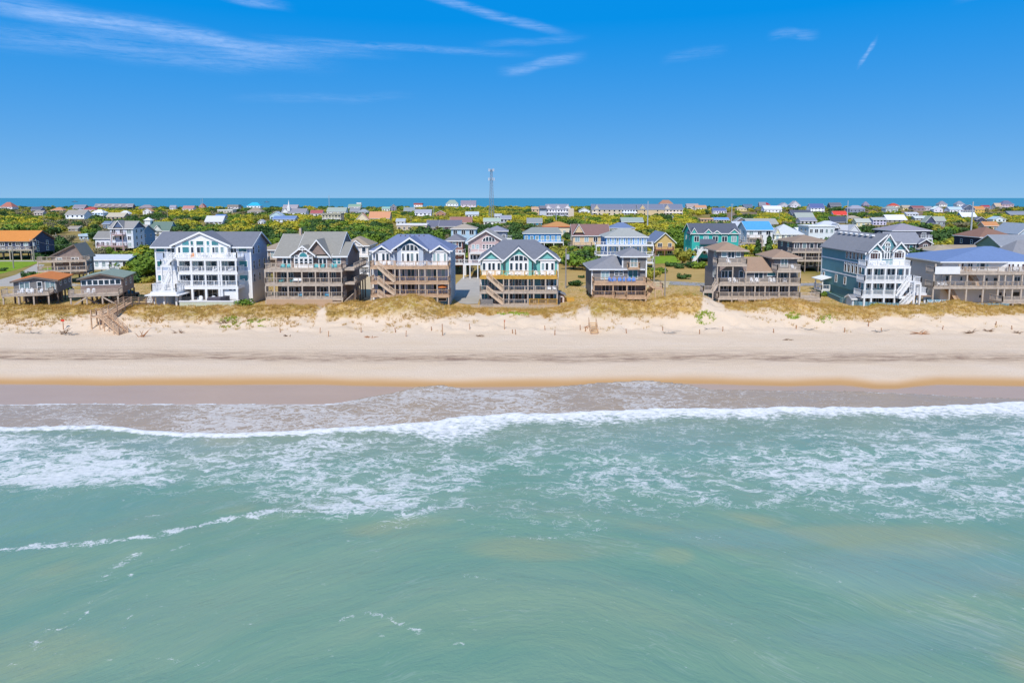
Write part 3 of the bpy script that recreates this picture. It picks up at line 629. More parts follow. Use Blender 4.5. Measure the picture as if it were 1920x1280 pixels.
        f.ext([(L_[0], L_[1] + t2 - g), (xr, zr + t2 - g), (xr, zr + t2 + .02), (L_[0], L_[1] + t2 + .02)], a - .06, a - .003); f.ext([(xr, zr + t2 - g), (R_[0], R_[1] + t2 - g), (R_[0], R_[1] + t2 + .02), (xr, zr + t2 + .02)], a - .06, a - .003)
        s.part('bargeboard', f, trim, r)
        if wall: s.part('gable', MB().ext([(x0, ze), (x1, ze), (xr, zr)], y0, y1), wall)
        return r
    def gable_x(s, x0, x1, y0, y1, ze, zr, roof, wall=None, oh=.5, yr=None, trim=WHITE, th=.2, ohx=None):
        yr = (y0 + y1) / 2 if yr is None else yr; ohx = oh if ohx is None else ohx; sf = (zr - ze) / (yr - y0); sb = (zr - ze) / (y1 - yr)
        A = (y0 - oh, ze - oh * sf + th); B = (y1 + oh, ze - oh * sb + th); b = MB(); xa, xb = x0 - ohx, x1 + ohx
        b.slab((xa, A[0], A[1]), (xb, A[0], A[1]), (xb, yr, zr + th), (xa, yr, zr + th), th); b.slab((xa, yr, zr + th), (xb, yr, zr + th), (xb, B[0], B[1]), (xa, B[0], B[1]), th)
        r = s.part('roof', b, roof)
        f = MB(); f.box(xa, xb, A[0] - .05, A[0] - .003, A[1] - .28, A[1] + .01)
        for x in (xa - .05, xb + .003):
            f.extx([(A[0], A[1] - .3), (yr, zr + th - .3), (yr, zr + th + .02), (A[0], A[1] + .02)], x, x + .047); f.extx([(yr, zr + th - .3), (B[0], B[1] - .3), (B[0], B[1] + .02), (yr, zr + th + .02)], x, x + .047)
        s.part('fascia', f, trim, r)
        if wall: s.part('gable', MB().extx([(y0, ze), (y1, ze), (yr, zr)], x0, x1), wall)
        return r
    def hip(s, x0, x1, y0, y1, ze, zr, roof, oh=.6, inset=None, trim=WHITE, th=.26, rx=None):
        x0 -= oh; x1 += oh; y0 -= oh; y1 += oh; W_, D_ = x1 - x0, y1 - y0
        if W_ >= D_:
            i = D_ / 2 if inset is None else inset; ra = (x0 + i, (y0 + y1) / 2); rb = (x1 - i, (y0 + y1) / 2)
            if ra[0] > rb[0]: m_ = (ra[0] + rb[0]) / 2; ra = (m_ - .05, ra[1]); rb = (m_ + .05, rb[1])
            if rx: ra = (rx[0], ra[1]); rb = (rx[1], rb[1])
        else:
            i = W_ / 2 if inset is None else inset; ra = ((x0 + x1) / 2, y0 + i); rb = ((x0 + x1) / 2, y1 - i)
            if ra[1] > rb[1]: m_ = (ra[1] + rb[1]) / 2; ra = (ra[0], m_ - .05); rb = (rb[0], m_ + .05)
        v = [(x0, y0, ze), (x1, y0, ze), (x1, y1, ze), (x0, y1, ze), (ra[0], ra[1], zr), (rb[0], rb[1], zr)]
        if W_ >= D_: fs = [(0, 1, 5, 4), (1, 2, 5), (2, 3, 4, 5), (3, 0, 4), (0, 3, 2, 1)]
        else: fs = [(0, 1, 4), (1, 2, 5, 4), (2, 3, 5), (3, 0, 4, 5), (0, 3, 2, 1)]
        r = s.part('roof', MB().add(v, fs), roof)
        f = MB(); f.box(x0 - .04, x1 + .04, y0 - .04, y0 + .12, ze - th, ze - .004); f.box(x0 - .04, x1 + .04, y1 - .12, y1 + .04, ze - th, ze - .004)
        f.box(x0 - .04, x0 + .12, y0 + .123, y1 - .123, ze - th, ze - .004); f.box(x1 - .12, x1 + .04, y0 + .123, y1 - .123, ze - th, ze - .004)
        s.part('fascia', f, trim, r)
        return r
def s_x(px, row, Y): return atY(px, row, Y)[0]

# ---- deck chairs: one kind, copied per colour
def chair_meshes(mat):
    k = ('chair', mat.name)
    if k not in CACHE:
        s_ = MB().hexa([(-.3, -.3, .30), (.3, -.3, .30), (.26, .32, .20), (-.26, .32, .20)], [(-.3, -.3, .36), (.3, -.3, .36), (.26, .32, .26), (-.26, .32, .26)]).mesh('seat', mat)
        b = MB()
        for i in range(5):
            x = -.26 + .13 * i; h = 1.02 - .05 * abs(i - 2) ** 2 * .5
            b.hexa([(x - .055, .22, .25), (x + .055, .22, .25), (x + .055, .27, .25), (x - .055, .27, .25)], [(x - .055, .48, h), (x + .055, .48, h), (x + .055, .53, h), (x - .055, .53, h)])
        b = b.mesh('backrest', mat)
        f = MB()
        for sx in (-1, 1):
            f.box(sx * .36 - .08, sx * .36 + .08, -.36, .40, .54, .58); f.box(sx * .34 - .03, sx * .34 + .03, -.32, -.22, 0, .54); f.box(sx * .34 - .03, sx * .34 + .03, .30, .38, 0, .54)
        f.box(-.31, .31, -.31, -.27, .22, .30)
        CACHE[k] = (s_, b, f.mesh('frame', mat))
    return CACHE[k]
def chair(x, y, z, rz, mat, label, group):
    o = tag(link('deck_chair', None, None, (x, y, z), rz), label, 'chair', group)
    for n, me in zip(('seat', 'backrest', 'frame'), chair_meshes(mat)): link(n, me, o)
    return o
def chairs(h, pxs, Y, z, mat, label, group):
    for p in pxs: chair(h.X(p, Y), Y, z, random.uniform(-.35, .35), mat, label, group)
def bush_meshes(): pass
# ================================================================== the oceanfront row
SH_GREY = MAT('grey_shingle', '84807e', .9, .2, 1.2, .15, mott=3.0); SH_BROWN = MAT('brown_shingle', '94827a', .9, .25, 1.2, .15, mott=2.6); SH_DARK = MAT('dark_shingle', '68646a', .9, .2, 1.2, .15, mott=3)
R_GREY = MAT('grey_roof', '8b8b90', .9, .1, 1.5, .15, mott=4); R_GREYW = MAT('warm_grey_roof', '94918a', .9, .1, 1.5, .15, mott=4); R_BLUE = MAT('blue_roof', '7681a0', .85, .1, 1.5, .2, mott=4); R_SLATE = MAT('slate_roof', '777a84', .9, .1, 1.5, .15, mott=4)
R_TAN = MAT('tan_roof', 'a48a76', .9, .1, 1.5, .15, mott=4); R_ORANGE = MAT('orange_roof', 'd08048', .9, .12, 1.5, .15, mott=4); R_GREEN = MAT('sage_roof', '8c9a8e', .9, .12, 1.5, .15, mott=4); R_BRIGHT = MAT('bright_blue_roof', '7288b0', .8, .1, 1.5, .2, mott=4)
SD_WHITE = MAT('white_siding', 'e8e6e4', .7, .04, .8, .3, lines=.2); SD_BLUE = MAT('pale_blue_siding', 'b4c0d6', .7, .05, .8, .3, lines=.2); SD_AQUA = MAT('aqua_siding', '7cc2bc', .7, .06, .8, .3, lines=.2); SD_TEAL = MAT('teal_siding', '6496a0', .7, .06, .8, .3, lines=.2)
SD_NAVY = MAT('deep_blue_gable', '3f7290', .7, .06, .8, .3, lines=.2); SD_GREYB = MAT('blue_grey_siding', 'bcc6d4', .7, .05, .8, .3, lines=.2); SD_LB = MAT('light_blue_siding', 'c2d4e4', .7, .05, .8, .3, lines=.2)
C_WHITE = MAT('white_chair', 'eeeef0', .5, .03); C_TURQ = MAT('turquoise_chair', '50c0c4', .5, .05); C_BLUE = MAT('blue_chair', '2f86dc', .5, .05); C_ORANGE = MAT('orange_chair', 'e89030', .5, .05); C_CYAN = MAT('cyan_chair', '30a8d0', .5, .05)

STAIRW = MAT('stair_wood', 'd6bca2', .8, .15, 1.5, .15)
def pilings(h, x0, x1, nx, y0, y1, ny, ztop, mat=WOODD, w=.26):
    for i in range(nx):
        for j in range(ny):
            h.post(x0 + (x1 - x0) * i / max(1, nx - 1), y0 + (y1 - y0) * j / max(1, ny - 1), ztop, None, w, mat, 'piling')

# ---------- A: orange-roofed cottage
def house_A():
    Y = 135.5; h = House('beach_cottage', 'small grey cottage with an orange roof on dark pilings', 'house', 66, 540, Y, 3.6, rz=R(19))
    x0, x1 = h.X(32, Y), h.X(101, Y); ze = h.Z(527, Y); zf = h.Z(548, Y); D = 10.5
    h.part('wall', MB().box(x0, x1, Y, Y + D, zf - .3, ze), SH_GREY)
    h.gable_y(x0, x1, Y, Y + D, ze, h.Z(520, Y), R_ORANGE, SH_GREY, .45, trim=WOODD)
    for a, b_ in ((42, 57), (83, 98)): h.win(a, b_, 529, 543, Y, 2, 1, GLC)
    h.win(70, 77, 529, 546, Y, 1, 2, GL, name='door')
    for k in range(3): h.winm(x1, (zf + ze) / 2 + .5, Y + 2.5 + 3.2 * k, .9, 1.1, 1, 2, 'r')
    h.deck(x0 - 1.2, x1 - .6, Y - 3, Y, zf, WOOD, 'flr')
    pilings(h, x0, x1, 5, Y + .3, Y + D - .2, 5, zf - .3); pilings(h, x0 - 1, x1 - .8, 4, Y - 2.7, Y - 2.7, 1, zf - .3, WOOD, .24)
    h.part('lattice', MB().box(x0 + .5, x1 - .5, Y + 5, Y + 5.1, tz(x0, Y + 5) - .3, zf - .32), WOODD)
    h.part('handrail', MB().bar((x1 + 1, Y + 6, zf - 1.6), (x1 + 3, Y + 6, zf - 1.9), .1), WOOD)
    chairs(h, (38, 47, 57, 74), Y - 1.6, zf, C_WHITE, 'white chair on the deck of the orange-roofed cottage', 'chairs on the orange-roofed cottage deck')
# ---------- B: sage-roofed cottage
def house_B():
    Y = 136.0; h = House('beach_cottage', 'small shingled cottage with a sage green roof on cross-braced pilings', 'house', 190, 540, Y, 3.6, rz=R(17))
    x0, x1 = h.X(156, Y), h.X(225, Y); ze = h.Z(522, Y); zf = h.Z(548.5, Y); D = 10
    h.part('wall', MB().box(x0, x1, Y, Y + D, zf - .3, ze), SH_BROWN)
    h.gable_y(x0, x1, Y, Y + D, ze, h.Z(514, Y), R_GREEN, SH_BROWN, .5, trim=WOODD)
    for k in range(7): h.win(158.5 + k * 9.4, 165.6 + k * 9.4, 525, 533.5, Y, 1, 1, GL)
    for k in range(2): h.winm(x1, ze - 1.2, Y + 3 + 4 * k, .9, 1.1, 1, 2, 'r')
    h.deck(x0 - 1.3, x1 + .1, Y - 3.2, Y, zf, WOOD, 'flr', bal=.12)
    pilings(h, x0, x1, 5, Y + .4, Y + D - .2, 4, zf - .3); pilings(h, x0 - 1, x1 - .2, 4, Y - 2.9, Y - 2.9, 1, zf - .3, WOOD, .26)
    g = tz(0, Y) ; xs_ = [x0 - 1 + (x1 - .2 - x0 + 1) * i / 3 for i in range(4)]
    for a, b_, k in ((xs_[1], xs_[0], 0), (xs_[2], xs_[3], 0), (xs_[0] + 1, xs_[2] - 1, 2.4), (xs_[3], xs_[2], 3.5), (xs_[2], xs_[1], 4.5)):
        h.part('brace', MB().bar((a, Y - 3.1 + k, zf - .45), (b_, Y - 3.1 + k, h.ground(b_, Y - 3.1 + k) + .1), .1, .26), WOOD)
    chairs(h, (163, 172.5), Y - 1.6, zf, C_WHITE, 'white chair on the deck of the sage-roofed cottage', 'chairs on the sage-roofed cottage deck')
# ---------- C: big white house
def house_C():
    Y = 138.0; h = House('oceanfront_house', 'big white and pale blue four-storey house with wide grey gabled roof', 'house', 380, 500, Y, 3.6)
    x0, x1 = h.X(293, Y), h.X(470.5, Y); ze = h.Z(461, Y); zg = 3.3; D = 9.5; zr = h.Z(436, Y + D * .5)
    zm = h.Z(508, Y)
    h.part('wall', MB().box(x0, x1, Y, Y + D, zm, ze), SD_BLUE); h.part('wall', MB().box(x0 + .01, x1 - .01, Y + .01, Y + D, zg, zm), SD_WHITE)
    h.gable_x(x0, x1, Y, Y + D, ze, zr, R_SLATE, SD_BLUE, .7)
    # projecting white centre bay with wide gable
    bx0, bx1 = h.X(331, Y - 2.2), h.X(444, Y - 2.2); yb = Y - 1.0
    cx0, cx1 = h.X(325, yb), h.X(432, yb)
    h.part('bay', MB().box(h.X(331, yb), h.X(428, yb), yb, Y + 4, h.Z(489, yb), h.Z(460.5, yb)), WHITE)
    h.gable_y(cx0, cx1, yb, Y + D * .5, h.Z(460.5, yb), h.Z(436.5, yb), R_SLATE, WHITE, .35, ohb=.0)
    for c in (329.5,): h.part('wall_panel', MB().box(h.X(313, Y), h.X(447, Y), Y - .12, Y - .003, h.Z(487, Y), h.Z(462, Y)), WHITE)
    # corner boards
    for x in (x0, x1): h.part('corner_board', MB().box(x - .14, x + .14, Y - .05, Y + .2, zg, ze), WHITE)
    for x in (x0 + .16, x1 - .16): h.part('band', MB().box(x0 + .1, x1 - .1, Y - .04, Y - .004, zm - .15, zm + .15), WHITE) if x == x0 + .16 else None
    yw = yb - .002
    for a, b_, g in ((336, 340, GL), (344, 356.5, GLT), (360, 365, GL), (371, 377, GL), (378, 384, GLT), (389.5, 394.5, GLC), (400, 404, GL), (405.5, 411, GLC), (415.5, 421, GLC)): h.win(a, b_, 463.5, 473.5 if g is not GL else 475, yw, 1, 1, g)
    for a, b_ in ((360, 364.6), (371, 383.6), (390, 394.6)): h.win(a, b_, 452, 459.5, yw, 1, 1, GLT)
    for pts in ([(344, 459.5), (356, 459.5), (356, 452), (350, 453), (344, 455.5)], [(399, 459.5), (411, 459.5), (411, 456), (405, 453), (399, 452)]):
        f = h.poly('window', [(a + (-.9 if a < 352 else .9) * (1 if pts[0][0] < 350 else 1), b_ + (.8 if b_ > 458 else -.8)) for a, b_ in pts], yw - .06, yw + .02, WHITE); h.poly('pane', pts, yw - .09, yw - .05, GLT, f)
    for a, b_ in ((316, 322), (323, 329), (434, 439), (440, 445)): h.win(a, b_, 464, 475, Y - .125, 1, 1, GL)
    # outer picture windows
    for r0, r1 in ((463, 472.5), (489.5, 499.5), (516, 526)):
        h.win(295.5, 310 if r0 < 470 else 305.5, r0, r1, Y, 1, 1, GLT); h.win(449, 464, r0, r1, Y, 1, 1, GLT)
    # stacked porches
    yd = Y - 3.6
    X0, X1, XM = h.X(333, yd), h.X(445, yd), h.X(409, yd)
    floors = [h.Z(484, yd), h.Z(509.5, yd), h.Z(536.5, yd)]
    h.deck(h.X(307, yd), X1, yd, Y, floors[0], WHITE, 'flr', th=.55)
    h.deck(X0, X1, yd, Y, floors[1], WHITE, 'flr', th=.55); h.deck(X0, X1, yd, Y, floors[2], WHITE, 'flr', th=.6)
    for i, p in enumerate((333.5, 358, 384, 409, 413.5, 442)):
        x = h.X(p, yd) ; h.post(x, yd + .2, floors[0] - .55, floors[1], .3, WHITE); h.post(x, yd + .2, floors[1] - .55, floors[2], .3, WHITE); h.post(x, yd + .2, floors[2] - .6, None, .4, WHITE)
    for fl, rows in ((1, (490, 502)), (2, (516, 529))):
        for a, b_ in ((338, 356), (362, 381), (386, 406), (416, 440)):
            h.win(a, a + (b_ - a) * .46, rows[0], rows[1] + 2, Y, 2, 1, GL if fl == 2 else GLC, name='sliding_door'); h.win(a + (b_ - a) * .54, b_, rows[0], rows[1], Y, 1, 1, GL)
    for a, b_ in ((340, 354), (362, 380), (388, 405)): h.win(a, b_, 543, 556, Y, 2, 1, GL, name='sliding_door')
    h.box('shower_wall', 418, 442, 540, 561, yd + .5, yd + .7, WHITE)
    for a, b_ in ((427, 433), (436, 441)): h.win(a, b_, 541.5, 544.5, yd + .5, 1, 1, GL)
    # stair and low sun deck on the left
    yl = Y - 6.5; dx0, dx1 = h.X(281, yl), h.X(328, yl); zd = h.Z(547, yl)
    h.deck(dx0, dx1, yl, Y - .2, zd, WHITE, 'flr', th=.5, h=1.5, bal=.15)
    h.part('deck_skirt', MB().box(dx0 - .9, dx1 + .9, yl - .9, Y - .2, zd - .72, zd - .52), WHITE)
    h.part('storeroom', MB().box(dx0 + .4, dx1 - 2.2, yl + .8, Y - .2, zg - .3, zd - .74), SD_LB)
    for p in (284, 303, 326): h.post(h.X(p, yl), yl + .3, zd - .72, None, .3, WHITE)
    h.deck(h.X(307, yd), h.X(327, yd), yd - 1.3, yd - .02, h.Z(497, yd - 1.3), WHITE, 'flr', th=.4)
    for p in (308, 326): h.post(h.X(p, yd), yd - 1.1, h.Z(498, yd - 1.3), zd, .28, WHITE)
    h.stairs((h.X(329, yd), yd - 1.25, floors[0]), (h.X(318, yd), yd - 1.25, h.Z(497, yd - 1.3)), 1.1, WHITE)
    h.stairs((h.X(324, yd), yd - 1.5, h.Z(510, yd)), (h.X(303, yl + 2), yl + 1.6, zd), 1.3, WHITE)
    h.stairs((dx0 - .1, yl + 1.5, zd), (h.X(262, yl), yl + 1.5, tz(h.X(262, yl), yl)), 1.4, WHITE)
    # side windows
    for r in (470, 497, 522):
        for k in range(4 if r != 470 else 2): h.winm(x1, h.Z(r, Y), Y + 1.6 + 2.9 * k, .8, 1.5, 1, 2, 'r')
    # pool deck, wall and hot tub
    yp = Y - 8.2; z = tz(h.X(400, yp), yp); zp = max(z, h.Z(569, yp)) + .1
    h.part('pool_deck', MB().box(h.X(336, yp), h.X(440, yp), yp, yd - .3, zg - .5, zp), MAT('pale_paving', 'd6cfc6', .9, .06, 1))
    h.part('pool_wall', MB().box(h.X(334, yp), h.X(442, yp), yp - .25, yp - .003, zp - 1.5, zp + .25), MAT('stucco_wall', 'c9cfb8', .9, .08, 1)); h.part('coping', MB().box(h.X(333, yp), h.X(443, yp), yp - .35, yp + .1, zp + .252, zp + .45), WHITE)
    o = tag(link('hot_tub', None, None, (h.X(401, yp + 2), yp + 2.2, zp)), 'dark grey hot tub on the paved deck of the big white house', 'hot tub')
    link('tub', MB().box(-1.3, 1.3, -1, 1, 0, .8).mesh('tub', MAT('tub_grey', '5c5660', .6)), o); link('cover', MB().box(1.35, 2.3, -1, 1, 0, 1.0).mesh('cover', MAT('cover_dark', '3c3c44', .6)), o)
    chairs(h, (337.5, 354, 377.5, 385.5, 392.5, 423, 438.5), yd + .9, floors[0], C_WHITE, 'white chair on the top balcony of the big white house', 'white chairs on the big white house balcony')
    chair(h.X(363, yd + .9), yd + .9, floors[0], .2, C_ORANGE, 'orange chair on the top balcony of the big white house', None)
    chairs(h, (367, 403, 432), yd + 1.2, floors[1], C_WHITE, 'white chair on the middle porch of the big white house', 'white chairs on the middle porch of the big white house')
    chairs(h, (372, 397), yp + 2.4, zp, C_WHITE, 'white lounge chair beside the hot tub', 'lounge chairs beside the hot tub')
# ---------- D: grey shingle house with twin gables
def house_D():
    Y = 140.0; h = House('oceanfront_house', 'grey-brown shingle house with twin white-trimmed gables over three long decks', 'house', 575, 510, Y, 3.5)
    x0, x1 = h.X(520, Y), h.X(648, Y); ze = h.Z(479, Y); zg = 3.2; D = 13
    h.part('wall', MB().box(x0, x1, Y, Y + D, zg + 2.2, ze), SH_BROWN); 
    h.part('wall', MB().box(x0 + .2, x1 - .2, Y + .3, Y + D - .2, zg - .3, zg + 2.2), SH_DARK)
    h.gable_x(x0, h.X(560, Y), Y, Y + D, ze, h.Z(440, Y + 6.5), R_GREYW, SH_BROWN, .6, trim=WHITE)
    h.gable_x(h.X(556, Y), h.X(636, Y), Y + .05, Y + D + 1, ze, h.Z(436, Y + 7), R_GREYW, SH_BROWN, .55, trim=WHITE, ohx=.1)
    h.gable_x(h.X(630, Y), x1, Y, Y + D - 3, ze, h.Z(455, Y + 5), R_GREYW, SH_BROWN, .6, trim=WHITE)
    h.part('chimney', MB().box(h.X(563.5, Y + 6), h.X(567, Y + 6), Y + 6, Y + 6.7, h.Z(441, Y + 6), h.Z(428, Y + 6)), MAT('tan_flue', 'c9b09c', .8))
    yb = Y - .9
    h.gable_y(h.X(575, yb + .5), h.X(618, yb + .5), yb + .5, Y + 6.5, h.Z(477, yb + .5), h.Z(450.5, yb + .5), R_GREYW, SH_BROWN, .6, ohb=0)
    h.part('bay', MB().box(h.X(551, yb), h.X(588, yb), yb, Y + .2, h.Z(503, yb), h.Z(477, yb)), SH_BROWN)
    h.gable_y(h.X(550, yb), h.X(589, yb), yb, Y + 4, h.Z(477, yb), h.Z(462, yb), R_GREYW, SH_BROWN, .5, ohb=0)
    h.part('king_post', MB().box(h.X(567.4, yb - .55), h.X(568.8, yb - .55), yb - .57, yb - .5, h.Z(471, yb), h.Z(464, yb)), WHITE); h.part('collar_tie', MB().box(h.X(560, yb - .5), h.X(576, yb - .5), yb - .575, yb - .505, h.Z(468.6, yb), h.Z(467.2, yb)), WHITE)
    yw = yb - .003
    h.box('window_wall', 552, 587.5, 479, 502, yb - .06, yb - .004, WHITE)
    h.archwin(562, 577.5, 473.5, 481.5, yb - .07, 1, GLT)
    for a in (554, 563.3, 571.8, 580.3): h.win(a, a + 5.6, 485, 496, yb - .07, 1, 2, GL)
    for a in (554, 580.3): h.win(a, a + 5.6, 479.8, 481.6, yb - .07, 1, 1, GL)
    for a in (530.5, 597.5): h.box('door_surround', a, a + 16.5, 480.5, 502, Y - .06, Y - .004, WHITE); h.win(a + 1.6, a + 7.4, 485, 501, Y - .065, 1, 1, GL, name='door'); h.win(a + 9.2, a + 15, 485, 501, Y - .065, 1, 1, GL, name='door')
    h.win(625, 631, 484, 495, Y, 1, 2, GLT); h.win(633.5, 639, 484, 495, Y, 1, 2, GLT)
    h.winm(x1, h.Z(488, Y), Y + 1.2, 1.0, 1.7, 1, 1, 'r', glass=GLT)
    yd = Y - 3.4
    fl = [h.Z(504.5, yd), h.Z(531, yd), h.Z(557.5, yd)]
    X0, X1 = h.X(495, yd), h.X(642, yd)
    for i, z in enumerate(fl):
        h.deck(X0 if i == 0 else h.X(496, yd), X1, yd, Y, z, WOOD, 'flr', th=.6)
        if i < 2: h.deck(x1 + .01, x1 + 2.4, yd + 1, Y + 9, z - (.0 if i else 0), WOOD, 'r', th=.4)
    for p in (496.5, 513, 539, 565.5, 591, 616, 640):
        x = h.X(p, yd); h.post(x, yd + .15, fl[0] - .6, fl[1], .24, WOOD); h.post(x, yd + .15, fl[1] - .6, fl[2], .24, WOOD); h.post(x, yd + .15, fl[2] - .6, None, .26, WOOD)
    for k in range(5): h.post(x1 + 2.2, yd + 2 + 2.4 * k, fl[1] - .4, None, .24, WOODD, 'piling')
    for f_, r0, r1 in ((1, 511, 526), (2, 538.5, 552)):
        for a, b_ in ((528, 537), (541, 549), (600, 612), (622, 629)): h.win(a, b_, r0, r1 + 2, Y, 2, 1, GL, name='sliding_door')
    h.win(579, 586, 511, 520, Y, 1, 1, GL); h.win(553, 559, 538, 547, Y, 1, 1, GL)
    # ground-level fence skirting
    yf = yd - 3.2
    h.part('porch_base', MB().box(h.X(500, yd), h.X(640, yd), yd + .3, yd + .45, zg - .4, fl[2] - .62), WOOD)
    fx0, fx1 = h.X(497, yf), h.X(622, yf); z0 = 3.0; zt = h.Z(561, yf)
    n = 42
    for i in range(n):
        a = fx0 + (fx1 - fx0) * i / n
        k = ('fboard', round((fx1 - fx0) / n, 3)); 
        if k not in CACHE: CACHE[k] = MB().box(0, (fx1 - fx0) / n - .03, 0, .05, 0, 2.2).mesh('board', WOODR)
        link('board', CACHE[k], h.o, (a - h.org[0], yf - h.org[1], zt - 2.2 - h.org[2] + .05 * math.sin(i * 2.1)))
    h.part('fence_rail', MB().box(fx0, fx1, yf + .06, yf + .14, zt - .5, zt - .36), WOOD)
    h.stairs((h.X(668, Y), Y + 2, h.Z(557, yd)), (h.X(648, yd), yd - 1.5, tz(h.X(645, yd), yd)), 1.2, WOOD, axis='y')
    chairs(h, (530, 540.5), yd + 1.0, fl[0], C_TURQ, 'turquoise deck chair by the left doors on the top deck of the twin-gabled shingle house', 'turquoise chairs by the left doors of the twin-gabled shingle house')
    chairs(h, (593.5, 604, 622, 628), yd + 1.0, fl[0], C_TURQ, 'turquoise deck chair by the right doors on the top deck of the twin-gabled shingle house', 'turquoise chairs by the right doors of the twin-gabled shingle house')
    chairs(h, (527, 548), yd + 1.5, fl[1], C_TURQ, 'turquoise chair on the middle deck of the twin-gabled shingle house', 'turquoise chairs on the middle deck of the shingle house')
    chairs(h, (562, 611.5), yd + 1.3, fl[2], C_CYAN, 'bright cyan chair on the lowest deck of the twin-gabled shingle house', 'cyan chairs on the lowest deck of the shingle house')
    o = tag(link('bench', None, None, (h.X(557, yd + 1), yd + 1.0, fl[1])), 'pale cushioned bench on the middle deck of the twin-gabled shingle house', 'bench')
    link('seat', MB().box(-.9, .9, -.3, .3, .3, .5).mesh('seat', C_WHITE), o); link('backrest', MB().box(-.9, .9, .25, .4, .5, 1.0).mesh('backrest', C_WHITE), o)
    for sx in (-.8, .8): link('leg', MB().box(sx - .05, sx + .05, -.25, .25, 0, .3).mesh('leg', WOOD), o)

# ---------- E and F: sister houses, three gables over stacked decks with zig-zag stairs
def sister(name, label, pc, roofm, wallm, gabm, lowm, deckm, Y, spec):
    h = House(name, label, 'house', pc, 500, Y, 3.4)
    S = spec; x0, x1 = h.X(S['w'][0], Y), h.X(S['w'][1], Y); ze = h.Z(S['eave'], Y); zg = 3.1; D = S['D']; yd = Y - 3.2
    fl = [h.Z(r, yd) for r in S['fl']]
    h.part('wall', MB().box(x0, x1, Y, Y + D, fl[0] - .2, ze), wallm); h.part('wall', MB().box(x0 + .01, x1 - .01, Y + .02, Y + D, zg - .3, fl[0] - .2), lowm)
    ym = Y + D / 2
    r = h.hip(x0, x1, Y, Y + D, ze + .25, h.Z(S['ridge'], ym), roofm, .55, rx=(h.X(S['rx'][0], ym), h.X(S['rx'][1], ym)))
    for p in S.get('vents', ()): h.part('roof_vent', MB().box(h.X(p - .8, ym - .5), h.X(p + .8, ym - .5), ym - 1.0, ym - .3, h.Z(S['ridge'] + 3.6, ym - .5), h.Z(S['ridge'] + 1.6, ym - .5)), WOODD, r)
    for (a, b_, r0, r1, dy, oh) in S['gables']:
        yg = Y - dy
        if dy > .5: h.part('bay', MB().box(h.X(a + 3, yg), h.X(b_ - 3, yg), yg, Y + .5, fl[0], h.Z(r1, yg)), wallm if S['bayw'] is None else S['bayw'])
        h.gable_y(h.X(a, yg), h.X(b_, yg), yg, Y + 5.0, h.Z(r1, yg), h.Z(r0, yg), roofm, gabm, oh, ohb=0)
    yg = Y - S['gables'][1][4]
    a0, a1, ar0, ar1 = S['arch']
    h.box('window_wall', a0 - 1.5, a1 + 1.5, ar1 - .5, S['fl'][0] - 3, yg - .06, yg - .004, WHITE)
    h.archwin(a0, a1, ar0, ar1, yg - .065, 4)
    for q in S['tops']: h.win(q[0], q[1], S['trow'][0], S['trow'][1], (yg - .065 if q[2] == 'c' else Y if q[2] == 's' else Y - S['gables'][0][4]) - .002, 1, 1, q[3] if len(q) > 3 else GL)
    for (a, b_) in S['frames']: h.box('window_wall', a, b_, S['eave'] + .5, S['fl'][0] - 3, Y - S['gables'][0][4] - .03, Y - S['gables'][0][4] - .002, WHITE)
    X0, X1 = h.X(S['d'][0], yd), h.X(S['d'][1], yd)
    xs0 = [X0, h.X(S['st'][0], yd), h.X(S['st'][1], yd)]
    for i, z in enumerate(fl):
        if i == 2 and S['low'] is None: break
        m_ = deckm[i]
        h.deck(X0, X1, yd, Y - .01, z, m_, 'lr', th=.5)
        # front rail leaves the stair head free
        h.railing([(X0 + .1, yd + .08), (X0 + 1.4, yd + .08)], z, m_); h.railing([(xs0[2] + (.0 if i else 0), yd + .08), (X1 - .1, yd + .08)], z, m_)
        h.railing([(X0 + 1.4, yd + 1.35), (xs0[2], yd + 1.35)], z, m_)
    for p in S['posts']:
        x = h.X(p, yd); h.post(x, yd + .2, fl[0] - .5, fl[1], .22, WOOD); h.post(x, yd + .2, fl[1] - .5, fl[2], .22, WOOD); h.post(x, yd + .2, fl[2] - .5, None, .24, WOOD)
    # zig-zag stairs along the front
    for i in range(S['nst']):
        zb = fl[i + 1] if i + 1 < len(fl) else max(tz(xs0[2], yd), fl[2] - 1.6)
        xe = xs0[2] if i < 2 else xs0[1] + (xs0[2] - xs0[1]) * .72
        h.stairs((X0 + 1.45, yd - 1.25 + 1.2, fl[i]), (xe, yd - 1.25 + 1.2, zb), 1.1, S['stm'])
    for fi, (r0, r1) in enumerate(S['lowrows']):
        for q in S['lowwin']: h.win(q[0], q[1], r0, r1, Y, 2 if q[1] - q[0] > 8 else 1, 1, q[2] if len(q) > 2 else GL, name='sliding_door' if q[1] - q[0] > 8 else 'window')
    for k in range(3):
        for zz in fl: h.winm(x1 if pc < 960 else x0, zz + 1.5, Y + 2.5 + 3.4 * k, .8, 1.3, 1, 2, 'r' if pc < 960 else 'l')
    for x in (x0, x1): h.part('corner_board', MB().box(x - .12, x + .12, Y - .045, Y + .2, zg, ze), WHITE)
    return h, fl, yd, Y, X0, X1
